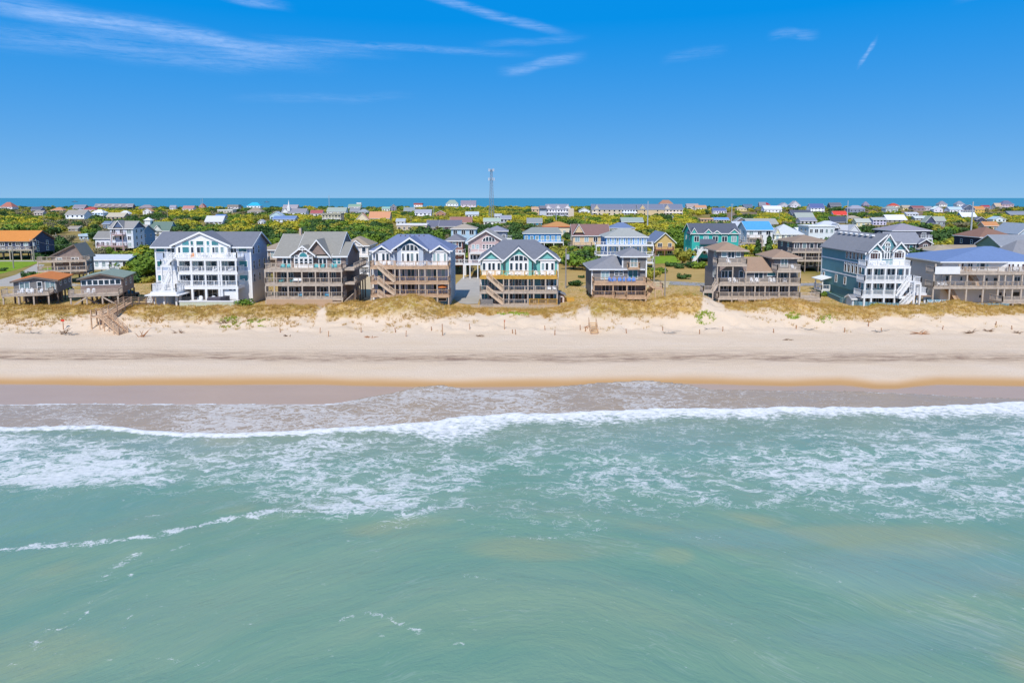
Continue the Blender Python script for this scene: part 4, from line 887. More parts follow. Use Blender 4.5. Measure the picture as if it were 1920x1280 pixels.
def house_E():
    S = dict(w=(699, 844), eave=471.5, ridge=439, rx=(747, 805), D=13, fl=(500, 528.5, 553), vents=(752.5, 761.5, 770, 778.5, 787, 796),
             gables=[(703, 731, 461.5, 471, .35, .5), (742, 797, 446.5, 465, 1.5, .7), (810, 840, 461, 471, .35, .5)], bayw=SD_GREYB, arch=(754, 784.5, 458.5, 469.5),
             tops=[(705.5, 709.5, 's2'), (717, 722, 's2', GL), (725, 729.5, 's2'), (745.5, 748.5, 's', GLR), (754.5, 757.5, 'c'), (763, 768, 'c'), (770.5, 775.5, 'c', GLC), (781, 784.5, 'c'), (792.5, 795.5, 's', GLR), (812.5, 817, 's2', GLC), (819.5, 824.5, 's2', GLC), (832.5, 836.5, 's2', GLC)],
             trow=(475.5, 490), frames=[(704, 731), (811, 839)], d=(693.5, 842), st=(706, 739), posts=(694.5, 719, 740, 749, 784.5, 796.5, 819, 840.5), nst=3, low=1, stm=STAIRW,
             lowrows=[(505, 521), (531.5, 546)], lowwin=[(699, 702), (708, 716, GLT), (727, 735), (742, 746), (754, 758), (764, 777), (781, 785), (789, 793, GLC), (801, 808, GLC), (813, 819), (828, 834, GLC)])
    h, fl, yd, Y, X0, X1 = sister('oceanfront_house', 'pale blue-grey house with blue hipped roof and deep blue gables over brown decks', 770, R_BLUE, SD_GREYB, SD_NAVY, SD_GREYB, (WOODR, WOODR, WOODR), 139.0, S)
    chairs(h, (720, 729.5, 749.5, 756, 763, 773, 782, 794), yd + 1.9, fl[0], C_WHITE, 'white deck chair on the top deck of the blue-roofed house with deep blue gables', 'white chairs on the top deck of the blue-roofed house')
    o = tag(link('patio_umbrella', None, None, (h.X(829, yd + 1), yd + 1.2, fl[2])), 'small orange umbrella on the lowest deck beside brown posts', 'umbrella')
    link('pole', MB().cyl((0, 0, 0), (0, 0, 1.9), .04).mesh('pole', WOOD), o)
    c = MB(); n = 8
    c.add([(0, 0, 2.05)] + [(1.1 * math.cos(2 * math.pi * i / n), 1.1 * math.sin(2 * math.pi * i / n), 1.55) for i in range(n)] + [(1.1 * math.cos(2 * math.pi * i / n), 1.1 * math.sin(2 * math.pi * i / n), 1.40) for i in range(n)], [(0, 1 + i, 1 + (i + 1) % n) for i in range(n)] + [(1 + i, 9 + i, 9 + (i + 1) % n, 1 + (i + 1) % n) for i in range(n)])
    link('canopy', c.mesh('canopy', MAT('orange_canvas', 'd07c40', .8)), o)
    h.box('storeroom', 797, 838, 557, 575, yd + 1.6, yd + 3.1, SD_NAVY); h.win(822, 836, 559, 563.5, yd + 1.6, 1, 1, GL)
def house_F():
    S = dict(w=(902, 1046), eave=488, ridge=449, rx=(944, 1003), D=13.5, fl=(518.5, 546, 571),
             gables=[(901, 940, 471, 487, .35, .45), (945, 1000, 464.5, 488.5, 1.4, .5), (1005, 1046, 470.5, 487, .35, .4)], bayw=SD_AQUA, arch=(956, 989.5, 479, 488.5),
             tops=[(905.5, 910, 's2'), (915.5, 920.5, 's2'), (923, 928, 's2'), (933, 937.5, 's2'), (946, 949, 's', GLR), (956.5, 961, 'c'), (966.5, 971, 'c'), (974, 979, 'c'), (984, 988, 'c'), (996, 999, 's', GLR), (1015.5, 1020.5, 's2', GLC), (1023, 1028, 's2'), (1033.5, 1038, 's2')],
             trow=(493.5, 506), frames=[(904, 939), (1013, 1040)], d=(899, 1046), st=(908, 943.5), posts=(900, 944, 954, 990, 1001, 1023, 1045), nst=2, low=1, stm=STAIRW,
             lowrows=[(523.5, 537), (550, 562)], lowwin=[(909, 914, GLT), (917, 921), (945, 949), (956, 961), (966, 978), (983, 988), (996, 999), (1015, 1021), (1025, 1028), (1032, 1038)])
    h, fl, yd, Y, X0, X1 = sister('oceanfront_house', 'turquoise house with slate blue hipped roof and three white-edged gables', 974, R_SLATE, SD_AQUA, SD_AQUA, SD_TEAL, (WOODN, WOOD, WOOD), 139.0, S)
    chairs(h, (919, 935, 955, 967.5, 973, 986, 1005.5, 1017, 1026.5, 1035.5), yd + 1.9, fl[0], C_WHITE, 'white deck chair on the new-wood top deck of the turquoise house', 'white chairs on the top deck of the turquoise house')
    chairs(h, (1030, 1040), yd + 1.2, fl[1], C_WHITE, 'white chair on the middle deck of the turquoise house', 'white chairs on the middle deck of the turquoise house')
    h.railing([(h.X(993, yd - .1), yd - .1), (h.X(1045, yd - .1), yd - .1)], fl[2] + .05, WOODN, 1.1, .14); h.part('new_skirt', MB().box(h.X(993, yd), h.X(1045, yd), yd - .12, yd - .02, fl[2] - .5, fl[2] - .05), WOODN)
    h.box('fence_panel', 901, 924, 561, 573, yd - .6, yd - .5, SH_GREY)
    # plank fence at the dune foot, board by board
    yf = yd - 4.5; fx0, fx1 = h.X(882, yf), h.X(1052, yf); n = 70; o = tag(link('picket_fence', None, None, ((fx0 + fx1) / 2, yf, tz(0, yf))), 'low grey picket fence in front of the turquoise house', 'fence')
    pk = MB().box(-.07, .07, -.02, .02, -.4, 1.1).mesh('picket', WOOD)
    for i in range(n):
        x = fx0 + (fx1 - fx0) * (i + .5) / n; link('picket', pk, o, (x - o.location.x, random.uniform(-.03, .03), tz(x, yf) - o.location.z + random.uniform(-.08, .08)))
    link('rail', MB().bar((fx0 - o.location.x, .05, tz(fx0, yf) - o.location.z + .75), (fx1 - o.location.x, .05, tz(fx1, yf) - o.location.z + .75), .06, .1).mesh('rail', WOOD), o)
    # little shed with tilted roof and new-wood fence to the right
    ys = Y + 1.5; s = House('garden_shed', 'small pink-walled shed with tilted grey roof beside the turquoise house', 'shed', 1053, 560, ys, 3.3)
    a, b_ = s.X(1048, ys), s.X(1058, ys); z0 = 3.0; zt = s.Z(553, ys)
    s.part('wall', MB().box(a, b_, ys, ys + 3, z0, zt), MAT('pink_board', 'd8b8a8', .8)); s.part('roof', MB().slab((a - .2, ys - .5, zt + .75), (b_ + .4, ys - .5, zt + .05), (b_ + .4, ys + 3.3, zt + .05), (a - .2, ys + 3.3, zt + .75), .15), R_GREY)
    s.win(1050.5, 1055, 557, 572, ys, 1, 1, GLR, name='door')
    yn = ys + 1; f = tag(link('wood_fence', None, None, (s.X(1065, yn), yn, 3.2)), 'short fence of bright new boards beside the pink shed', 'fence'); fx = s.X(1058.5, yn) - f.location.x; fw = s.X(1077, yn) - s.X(1058.5, yn)
    bd = MB().box(.01, fw / 9 - .02, 0, .05, -.3, 1.15).mesh('board', WOODN)
    for i in range(9): link('board', bd, f, (fx + fw * i / 9, 0, 0))
    link('rail', MB().box(fx, fx + fw, .055, .12, .7, .85).mesh('rail', WOODN), f)
# ---------- G: grey shingle house with a tower
def house_G():
    Y = 141.0; h = House('oceanfront_house', 'small grey shingle house with hipped roof and a square tower room', 'house', 1160, 520, Y, 3.5)
    x0, x1 = h.X(1110, Y), h.X(1211.5, Y); ze = h.Z(505.5, Y); zg = 3.2; D = 12; xt = h.X(1167, Y)
    yd = Y - 3.0; fl = [h.Z(530, yd), h.Z(555.5, yd)]
    h.part('wall', MB().box(x0, x1, Y, Y + D, fl[1] - .3, ze), SH_GREY); h.part('tower', MB().box(xt, x1 - .01, Y - .02, Y + 7.5, ze - .3, h.Z(480.5, Y)), SH_GREY)
    h.hip(x0, x1 - 1, Y, Y + D, ze + .2, h.Z(478, Y + D / 2), R_GREY, .6, rx=(h.X(1137, Y + 6), h.X(1172, Y + 6)))
    h.hip(xt, x1, Y, Y + 7.5, h.Z(480, Y), h.Z(464, Y + 3.7), R_GREY, .6)
    h.win(1182, 1194, 483.5, 500, Y - .02, 2, 1, GLC, name='balcony_door'); h.win(1178, 1195, 507, 522, Y - .001, 2, 1, GLT)
    ya = Y - 1.3; h.deck(h.X(1177, ya), h.X(1200, ya), ya, Y - .02, h.Z(502.5, ya), WOODR, 'flr')
    h.win(1127.5, 1141.5, 508.5, 523, Y, 2, 1, GLC); h.win(1152.5, 1168, 508.5, 516, Y, 2, 2, GL)
    for x in (x0, x1, xt): h.part('corner_board', MB().box(x - .12, x + .12, Y - .06, Y + .2, fl[1] if x != xt else ze, ze if x == x0 else h.Z(481, Y)), WHITE)
    h.deck(h.X(1113, yd), h.X(1213, yd), yd, Y - .03, fl[0], WOODR, 'flr', th=.55); h.deck(h.X(1113, yd), h.X(1213, yd), yd, Y - .03, fl[1], WOODR, 'flr', th=.6)
    h.deck(h.X(1152, yd), h.X(1174, yd), yd - .9, yd - .01, fl[1], WOODR, 'flr', th=.4)
    for p in (1114, 1150, 1176, 1212): x = h.X(p, yd); h.post(x, yd + .2, fl[0] - .55, fl[1], .22, WOODR); h.post(x, yd + .2, fl[1] - .6, None, .26, WOOD)
    for a, b_ in ((1129, 1142), (1160, 1174), (1178, 1191)): h.win(a, b_, 534, 549, Y, 2, 1, GL, name='sliding_door')
    pilings(h, x0 + .3, x1 - .3, 4, Y + .5, Y + D - .5, 3, fl[1] - .3, WOODD, .3)
    for a, b_ in ((1190, 1182), (1200, 1208)): h.part('brace', MB().bar((h.X(a, yd), yd + .3, fl[1] - .7), (h.X(b_, yd), yd + .3, h.ground(h.X(b_, yd), yd) + .2), .08, .2), WOOD)
    xs_ = h.X(1216, yd); xl = h.X(1229, yd); zl = h.Z(541, yd)
    h.stairs((h.X(1213.5, yd), yd + .6, fl[0]), (xl, yd + .6, zl), 1.1, WOODR); h.deck(xl, xl + 1.7, yd + .3, yd + 3, zl, WOODR, 'fr'); h.stairs((xl, yd + 1.9, zl), (h.X(1213, yd), yd + 1.9, tz(h.X(1213, yd), yd) + .1), 1.1, WOODR)
    for dx in (.1, 1.6): h.post(xl + dx, yd + .4, zl - .3, None, .2, WOODR)
    chairs(h, (1144.5, 1152, 1162, 1171, 1180, 1188.5), yd + 1.2, fl[0], C_BLUE, 'bright blue deck chair on the deck of the grey towered house', 'blue chairs on the deck of the grey towered house')
# ---------- H: brown-roofed house with two towers
def house_H():
    Y = 141.0; h = House('oceanfront_house', 'long grey shingle house with two tan hipped tower rooms', 'house', 1420, 520, Y, 3.5)
    T1 = (1343, 1397); T2 = (1447, 1497); x0, x1 = h.X(1347, Y), h.X(1497, Y); zg = 3.2; yd = Y - 3.2; fl = [h.Z(531.5, yd), h.Z(557.5, yd)]; ze = h.Z(507, Y)
    h.part('wall', MB().box(x0, x1, Y, Y + 10, fl[1] - .3, ze), SH_GREY)
    h.gable_x(h.X(1396, Y), h.X(1456, Y), Y, Y + 9.5, ze - .1, h.Z(483, Y + 4.7), R_TAN, SH_GREY, .5, trim=WOOD)
    for (a, b_), rt, rb, rr in ((T1, 469, 508, 453.5), (T2, 482.5, 508, 467.5)):
        xa, xb = h.X(a, Y - .03), h.X(b_, Y - .03)
        h.part('tower', MB().box(xa + .4, xb - .4, Y - .03, Y + 8, h.Z(rb, Y), h.Z(rt, Y)), SH_GREY); h.hip(xa + .4, xb - .4, Y - .03, Y + 8, h.Z(rt, Y), h.Z(rr, Y + 4), R_TAN, .8, trim=WOOD)
    h.win(1352, 1360, 471.5, 481.5, Y - .03, 1, 1, GLC); h.win(1363.5, 1375, 472, 483, Y - .03, 2, 1, GL, name='door'); h.win(1379, 1386, 471.5, 481.5, Y - .03, 1, 1, GLC); h.win(1463, 1475, 484.5, 499, Y - .03, 2, 1, GLC, name='door')
    for (a, b_), r in (((1344, 1400), 495), ((1457, 1502), 506.5)):
        h.deck(h.X(a, yd), h.X(b_, yd), yd, Y - .04, h.Z(r, yd), WOOD, 'flr', th=.5, bal=.16)
        for p in (a + 1, b_ - 1): h.post(h.X(p, yd), yd + .2, h.Z(r, yd) - .5, fl[0], .2, WOOD)
    h.post(h.X(1374, yd), yd + .2, h.Z(498, yd), fl[0], .2, WOOD); h.post(h.X(1481, yd), yd + .2, h.Z(509, yd), fl[0], .2, WOOD)
    for s_, a, b_ in ((1, 1349, 1362), (-1, 1399, 1390)): h.poly('soffit_bracket', [(a, 499), (b_, 499), (a, 509)], yd + .05, yd + .2, SH_BROWN)
    h.deck(h.X(1348, yd), h.X(1502, yd), yd, Y - .04, fl[0], WOOD, 'flr', th=.5, bal=.18); h.deck(h.X(1348, yd), h.X(1502, yd), yd, Y - .04, fl[1], WOOD, 'flr', th=.5, bal=.18)
    h.deck(h.X(1502.5, yd), h.X(1541, yd), yd, Y + 1, fl[1] - .1, WOOD, 'fr', th=.5, bal=.18); h.part('ramp_panel', MB().box(h.X(1502, yd), h.X(1540, yd), yd + .15, yd + .25, fl[1] - 1.1, fl[1] - .62), WOOD)
    for p in (1349.5, 1374, 1398, 1417, 1436, 1462, 1481, 1501): x = h.X(p, yd); h.post(x, yd + .2, fl[0] - .5, fl[1], .2, WOOD); h.post(x, yd + .2, fl[1] - .5, None, .22, WOOD)
    for a, b_, g in ((1353, 1364, GL), (1366, 1373, GL), (1386, 1393, GL)): h.win(a, b_, 508, 520, Y, 2 if b_ - a > 8 else 1, 1, g)
    h.win(1414.5, 1430, 509, 521.5, Y, 2, 1, GL, name='door'); h.win(1438.5, 1453, 509.5, 517, Y, 1, 1, GLT); h.win(1463, 1475, 509.5, 521.5, Y, 2, 1, GL, name='door')
    for a, b_ in ((1367, 1383), (1411, 1424), (1443, 1456), (1461, 1472)): h.win(a, b_, 535, 549, Y, 2, 1, GL, name='sliding_door')
    h.win(1351, 1363, 536, 542, Y, 2, 1, GL)
    h.winm(x0, h.Z(512, Y), Y + 3, 1.2, 2.2, 1, 1, 'l', glass=GLC); h.winm(h.X(T1[0], Y) + .4, h.Z(476, Y), Y + 2.5, 1.2, 1.4, 1, 1, 'l', glass=GLC)
    xl = h.X(1334, yd); h.stairs((h.X(1347.5, yd), yd + .3, fl[0]), (xl + .6, yd + .3, h.Z(546, yd)), 1.2, WOOD); h.deck(xl - 1.6, xl + .6, yd, yd + 2.4, h.Z(546, yd), WOOD, 'fl', bal=.16)
    for dx in (-1.5, .4): h.post(xl + dx, yd + .1, h.Z(547, yd), None, .2, WOOD)
    pilings(h, x0 + .4, x1 - .3, 6, Y + .5, Y + 9, 3, fl[1] - .3, WOODD, .28)
    b = MB(); 
    for i in range(20): pass
    n = 14; fx0, fx1 = h.X(1463, yd), h.X(1501, yd)
    k = MB().box(0, (fx1 - fx0) / n - .03, 0, .05, 0, 1.6).mesh('board', WOODR)
    for i in range(n): link('board', k, h.o, (fx0 + (fx1 - fx0) * i / n - h.org[0], yd + .35 - h.org[1], fl[1] - 2.15 - h.org[2]))
    chairs(h, (1370, 1379, 1411, 1420, 1446, 1454, 1472), yd + 1.5, fl[0], C_WHITE, 'pale chair on the long deck of the two-towered house', 'pale chairs on the two-towered house deck')
    chairs(h, (1365,), yd + 1.4, h.Z(495, yd), C_WHITE, 'white chair on the left tower balcony of the two-towered house', None); chairs(h, (1487,), yd + 1.2, h.Z(506.5, yd), C_WHITE, 'white chair on the right tower balcony of the two-towered house', None)
    # board steps on the dune in front
    yb = 127.5; o = tag(link('dune_steps', None, None, (h.X(1398, yb), yb, tz(h.X(1398, yb), yb))), 'stack of weathered orange boards on the dune below the two-towered house', 'steps')
    for i in range(4): link('board', MB().box(-.9 + .1 * (i % 2), .9 + .1 * (i % 2), .35 * i, .35 * i + .28, .15 + .12 * i, .22 + .12 * i).mesh('board', WOODR), o)
    for sx in (-.85, .8): link('stringer', MB().bar((sx, 0, .05), (sx, 1.5, .6), .06, .2).mesh('stringer', WOODR), o)
# ---------- I: teal house with white porches
def house_I():
    Y = 136.5; h = House('oceanfront_house', 'tall teal house with grey roof and white porches on its ocean end', 'house', 1630, 510, Y, 3.5)
    x0 = h.X(1622, Y); x1 = h.X(1692, Y); D = 19.5; ze = h.Z(472.5, Y); yb = Y + D; zg = 3.0
    f1, f2, f3 = h.Z(496, Y), h.Z(523, Y), h.Z(550, Y)
    h.part('wall', MB().box(x0, x1, Y, yb, f3, ze), SD_TEAL); h.part('wall', MB().box(x0 + .3, x1 - .3, Y + .3, yb - .2, zg - .3, f3), SD_TEAL)
    for z in (f1, f2): h.part('band', MB().box(x0 - .05, x0 - .003, Y - .03, yb, z - .15, z + .15), WHITE)
    for y in (Y, yb - .2): h.part('corner_board', MB().box(x0 - .06, x0 + .2, y - .05, y + .2, f3, ze), WHITE)
    # long roof: front slope faces the camera side, ridge runs back
    h.gable_y(x0, x1, Y, yb, ze, h.Z(440, Y + 3), R_GREY, SD_TEAL, .5, xr=(x0 + x1) / 2, ohb=.4)
    for k in range(7): h.part('skylight', MB().box((x0 + x1) / 2 - 1.2, (x0 + x1) / 2 - .6, Y + 3 + 2.3 * k, Y + 4 + 2.3 * k, h.Z(440, Y + 3) - .35, h.Z(440, Y + 3) - .05), WHITE)
    # ocean-end gables
    for (a, b_, r0, r1, dy) in ((1627, 1653, 457, 470, .9), (1650, 1675, 440, 458, .5), (1672, 1697, 455, 468, .9)):
        yg = Y - dy; h.part('bay', MB().box(h.X(a + 1.2, yg), h.X(b_ - 1.2, yg), yg, Y + 2, f1, h.Z(r1, yg)), SD_TEAL if b_ == 1675 else WHITE)
        h.gable_y(h.X(a + 1, yg), h.X(b_ - 1, yg), yg, Y + 4, h.Z(r1, yg), h.Z(r0, yg), R_GREY, SD_TEAL, .4, ohb=0)
    for a, b_, yy in ((1633, 1645, .9), (1679, 1690, .9)): h.archwin(a, b_, 470, 472.5, Y - yy - .01, 1, GLR)
    for a, b_ in ((1630.5, 1633), (1634.5, 1638), (1639.5, 1643), (1645, 1647.5)): h.win(a, b_, 475, 485, Y - .91, 1, 1, GLR); h.win(a + 44.5, b_ + 44.5, 473, 483.5, Y - .91, 1, 1, GLR)
    h.archwin(1657, 1665.5, 454.5, 461, Y - .51, 2); 
    for a in (1657, 1662): h.win(a, a + 3, 464, 471, Y - .51, 1, 1, GL); h.win(a, a + 3, 474, 485, Y - .51, 1, 1, GL)
    for a in (1652, 1667): h.win(a, a + 2.5, 475, 484, Y - .51, 1, 1, GL)
    yd = Y - 3.2
    for i, (z, a, b_) in enumerate(((f1, 1624, 1708), (f2, 1622, 1712), (f3, 1618, 1700))): h.deck(h.X(a, yd), h.X(b_, yd), yd, Y - .01 if i == 2 else Y + .0, z, WHITE, 'flr', th=.5, bal=.15)
    h.deck(x1 + .01, h.X(1708, yd), Y + .01, Y + 7, f1, WHITE, 'r', th=.5); h.deck(x1 + .01, h.X(1712, yd), Y + .01, Y + 7, f2, WHITE, 'r', th=.5)
    for p in (1624, 1637, 1661, 1681, 1697, 1706): x = h.X(p, yd); h.post(x, yd + .2, f1 - .5, f2, .28, WHITE); h.post(x, yd + .2, f2 - .5, f3, .28, WHITE); h.post(x, yd + .2, f3 - .5, None, .3, WHITE)
    for p in (1700, 1706): h.post(h.X(p, yd), Y + 6, f1 - .5, None, .3, WHITE)
    for r0, r1 in ((501, 515), (527.5, 540), (553, 569)):
        for a, b_ in ((1627, 1637), (1640, 1645), (1651, 1661), (1664, 1669), (1672, 1684)): h.win(a, b_, r0, r1, Y, 2 if b_ - a > 7 else 1, 1, GL, name='sliding_door' if b_ - a > 7 else 'window')
    # switchback stairs on the right, white
    h.stairs((h.X(1702, yd), yd - 1.3, f2), (h.X(1683, yd), yd - 1.3, f3), 1.1, WHITE); h.stairs((h.X(1701, yd), yd - 2.6, f3), (h.X(1682, yd), yd - 2.6, tz(h.X(1682, yd), yd - 2.6) + .1), 1.1, WHITE)
    h.deck(h.X(1700, yd), h.X(1714, yd), yd - 2.7, yd - .01, f2, WHITE, 'fr', th=.4); h.deck(h.X(1681, yd), h.X(1702, yd), yd - 1.4, yd - .02, f3, WHITE, '', th=.4)
    for p in (1702, 1713): h.post(h.X(p, yd), yd - 2.5, f2 - .4, None, .3, WHITE)
    # gazebo deck
    gx0, gx1 = h.X(1702, yd), h.X(1738, yd); zz = h.Z(549, yd)
    h.deck(gx0, gx1, yd - .5, Y + 4, zz, WHITE, 'flr', th=.4, bal=.15); h.part('gazebo_roof', MB().box(gx0 - .6, gx1 + .5, yd - 1.1, Y + 4.5, zz - .62, zz - .42), R_TAN)
    for p in (1704, 1720, 1735): h.post(h.X(p, yd), yd - .3, zz - .6, None, .3, WHITE)
    h.part('garden_room', MB().box(gx0 + 1, gx1 - .6, Y + 1, Y + 4, zg - .2, zz - .64), SD_TEAL)
    # side (left) windows
    def side(y, z, w, hh, n=1): h.winm(x0, z, y, w, hh, n, 1, 'l', glass=GLR if n == 1 else GL)
    for k in range(5): side(Y + 1.6 + 1.5 * k, (f1 + ze) / 2 + .2, .75, 1.6); side(Y + 1.9 + 1.55 * k, (f1 + f2) / 2 + .0, .8, 1.5); side(Y + 1.9 + 1.55 * k, (f1 + f2) / 2 + 1.15, .8, .35)
    for y in (Y + 1.7, Y + 8, Y + 12, Y + 18): side(y, (f2 + f3) / 2 + .2, .8, 1.5)
    # porch shed at the back left
    yq = yb - 5; qa, qb = h.X(1542, yq), x0 - .03; zq = h.Z(543, yq)
    h.deck(qa, qb, yq, yb - 1, zq, WHITE, 'fl', th=.3); h.part('porch_roof', MB().slab((qa - .4, yq - .4, h.Z(524, yq)), (qb, yq - .4, h.Z(519, yq)), (qb, yb - .6, h.Z(519, yq)), (qa - .4, yb - .6, h.Z(524, yq)), .15), WHITE)
    for dy in (.15, 3.6): h.post(qa + .2, yq + dy, h.Z(524, yq) - .1, None, .22, WHITE)
    # little storage shed
    ys = Y - 1.2; s = House('storage_shed', 'small pale storage shed against the teal house', 'shed', 1606, 560, ys, 3.2); a, b_ = s.X(1598, ys), s.X(1613, ys); zt = s.Z(560, ys)
    s.part('wall', MB().box(a, b_, ys, ys + 2.4, 2.8, zt), SD_LB); s.gable_x(a, b_, ys, ys + 2.4, zt, zt + .55, R_GREY, SD_LB, .25); s.win(1601, 1610, 562, 574, ys, 2, 1, GLC, name='door')
    # low teal dune-side fence, board by board
    pts = [(1549, 559, 150), (1575, 569, 140), (1610, 574, 134), (1680, 575, 132), (1755, 572, 132), (1850, 574, 131.5), (1892, 576, 131)]
    o = tag(link('board_fence', None, None, (h.X(1680, 132), 132, 3.3)), 'low teal board fence along the dune below the teal house', 'fence')
    bd = MB().box(-.36, .36, -.03, .03, -.7, 1.0).mesh('board', MAT('teal_board', '6f9aa8', .8)); cap = MB().box(-.37, .37, -.07, .07, 1.0, 1.08).mesh('cap', MAT('teal_cap', '8fb6c0', .8))
    W_ = [(atY(a, b_, y)[0], y) for a, b_, y in pts]
    for (ax, ay), (bx, by) in zip(W_[:-1], W_[1:]):
        d = math.hypot(bx - ax, by - ay); n = max(1, int(d / .76)); ang = math.atan2(by - ay, bx - ax)
        for i in range(n):
            x = ax + (bx - ax) * (i + .5) / n; y = ay + (by - ay) * (i + .5) / n; c = link('board', bd, o, (x - o.location.x, y - 132, tz(x, y) - 3.3), ang); link('cap', cap, c)
    chairs(h, (1712, 1717, 1728, 1733), yd - 1.6, tz(h.X(1715, yd), yd - 1.6), C_WHITE, 'white garden chair beside the white gazebo deck of the teal house', 'garden chairs beside the white gazebo deck'); chairs(h, (1636, 1655, 1660), yd + 1.2, f1, C_WHITE, 'white chair on the top porch of the teal house', 'white chairs on the teal house porch')
# ---------- J: white house with bright blue roof
def house_J():
    Y = 140.0; h = House('oceanfront_house', 'white house with a broad bright blue hipped roof and wraparound decks', 'house', 1860, 510, Y, 3.5)
    x0, x1 = h.X(1766, Y), h.X(1948, Y); ze = h.Z(489.5, Y); D = 15; zg = 3.0; yd = Y - 3.0
    fl = [h.Z(510.5, yd), h.Z(537.5, yd)]
    h.part('wall', MB().box(x0, x1, Y, Y + D, zg - .3, ze), SD_WHITE)
    ym = Y + D / 2; h.hip(x0, x1, Y, Y + D, ze, h.Z(461.5, ym), R_BRIGHT, 1.1, rx=(h.X(1842, ym), h.X(1856, ym)))
    # angled bay
    h.part('bay', MB().ext([(0, 0), (1, 0), (1, 1), (0, 1)], 0, .001) if False else MB().hexa([(h.X(1868, Y), Y + .01, fl[0]), (h.X(1890, Y), Y - 1.8, fl[0]), (h.X(1952, Y), Y - 1.8, fl[0]), (h.X(1952, Y), Y + .5, fl[0])], [(h.X(1868, Y), Y + .01, ze), (h.X(1890, Y), Y - 1.8, ze), (h.X(1952, Y), Y - 1.8, ze), (h.X(1952, Y), Y + .5, ze)]), WHITE)
    h.deck(h.X(1752, yd), h.X(1952, yd), yd, Y - .01, fl[0], WOOD, 'fl', th=.5, bal=.16); h.deck(h.X(1752, yd), h.X(1952, yd), yd, Y - .01, fl[1], WOOD, 'fl', th=.45, bal=.2)
    h.part('wind_screen', MB().box(h.X(1753, yd - .06), h.X(1800, yd - .06), yd - .12, yd - .02, fl[0] - .35, fl[0] + 1.15), WHITE)
    for p in (1753, 1784, 1815.5, 1847, 1875, 1887, 1902, 1919): x = h.X(p, yd); h.post(x, yd + .25, fl[0] - .5, fl[1], .26, WOOD); h.post(x, yd + .25, fl[1] - .45, None, .28, WOOD)
    for p in (1755, 1800): h.post(h.X(p, yd), yd + .3, ze - .3, fl[0], .26, WOOD)
    for a, b_, g, n in ((1802, 1805.5, GLR, 1), (1814, 1822, GL, 2), (1830.5, 1834, GLC, 1), (1837, 1845, GL, 1), (1848, 1852, GLC, 1)): h.win(a, b_, 494, 505, Y, n, 1, g)
    for a, b_ in ((1886, 1890), (1893, 1897), (1903, 1906), (1912, 1916)): h.win(a - 17 + 20, b_ - 17 + 20, 495, 507, Y - 1.81, 1, 1, GLR)
    for a, b_, r0, r1 in ((1774, 1779, 517, 526), (1801, 1805, 519, 526), (1849, 1853, 521, 534), (1864, 1871, 521, 535), (1903, 1913, 519, 532)): h.win(a, b_, r0, r1, Y, 2 if b_ - a > 7 else 1, 1, GL)
    for a, b_, r0, r1 in ((1839, 1844, 553, 558), (1876, 1881, 548, 557), (1885, 1889, 549, 557), (1902, 1917, 547, 557)): h.win(a, b_, r0, r1, Y, 1, 1, GL)
    h.stairs((h.X(1825, yd), Y - 1.6, fl[0]), (h.X(1846, yd), Y - 1.6, fl[1]), 1.2, WOODR); h.stairs((h.X(1786, yd), Y - 1.6, fl[1]), (h.X(1812, yd), Y - 1.6, 3.2), 1.2, WOODR)
    h.deck(h.X(1884, yd - 4), h.X(1952, yd - 4), yd - 4, yd - .3, h.Z(566, yd - 4), WOOD, 'fl', bal=.16)
    for p in (1885, 1905): h.post(h.X(p, yd - 4), yd - 3.8, h.Z(567, yd - 4), None, .25, WOOD)
    h.part('hand_rail', MB().bar((h.X(1752, yd - 1), yd - 1.5, 4.7), (h.X(1850, yd - 1), yd - 2.5, 4.2), .1, .12), WOODD)
    chairs(h, (1764, 1771, 1778), yd + 1.2, fl[1], C_WHITE, 'white chair on the lower deck of the blue-roofed white house', 'white chairs on the blue-roofed white house lower deck'); chairs(h, (1905, 1912), yd + .7, fl[0], C_WHITE, 'white chair on the upper deck of the blue-roofed white house', 'white chairs on the upper deck of the blue-roofed white house')
    # white lattice fence with X panels
    yf = 134.5; o = tag(link('lattice_fence', None, None, (h.X(1762, yf), yf, 3.4)), 'white fence of crossed boards on blue panels right of the white gazebo', 'fence')
    for k in range(3):
        xa = h.X(1742 + 14 * k, yf) - o.location.x; xb = h.X(1754.5 + 14 * k, yf) - o.location.x
        p_ = link('panel', MB().box(xa, xb, .03, .08, -.5, 1.5).mesh('panel', MAT('blue_panel', '8fb4c4', .8)), o); link('cross', MB().bar((xa, 0, .1), (xb, 0, 1.4), .05, .12).bar((xa, -.03, 1.4), (xb, -.03, .1), .05, .12).mesh('cross', WHITE), p_)
for fn in (house_A, house_B, house_C, house_D, house_E, house_F, house_G, house_H, house_I, house_J): fn()
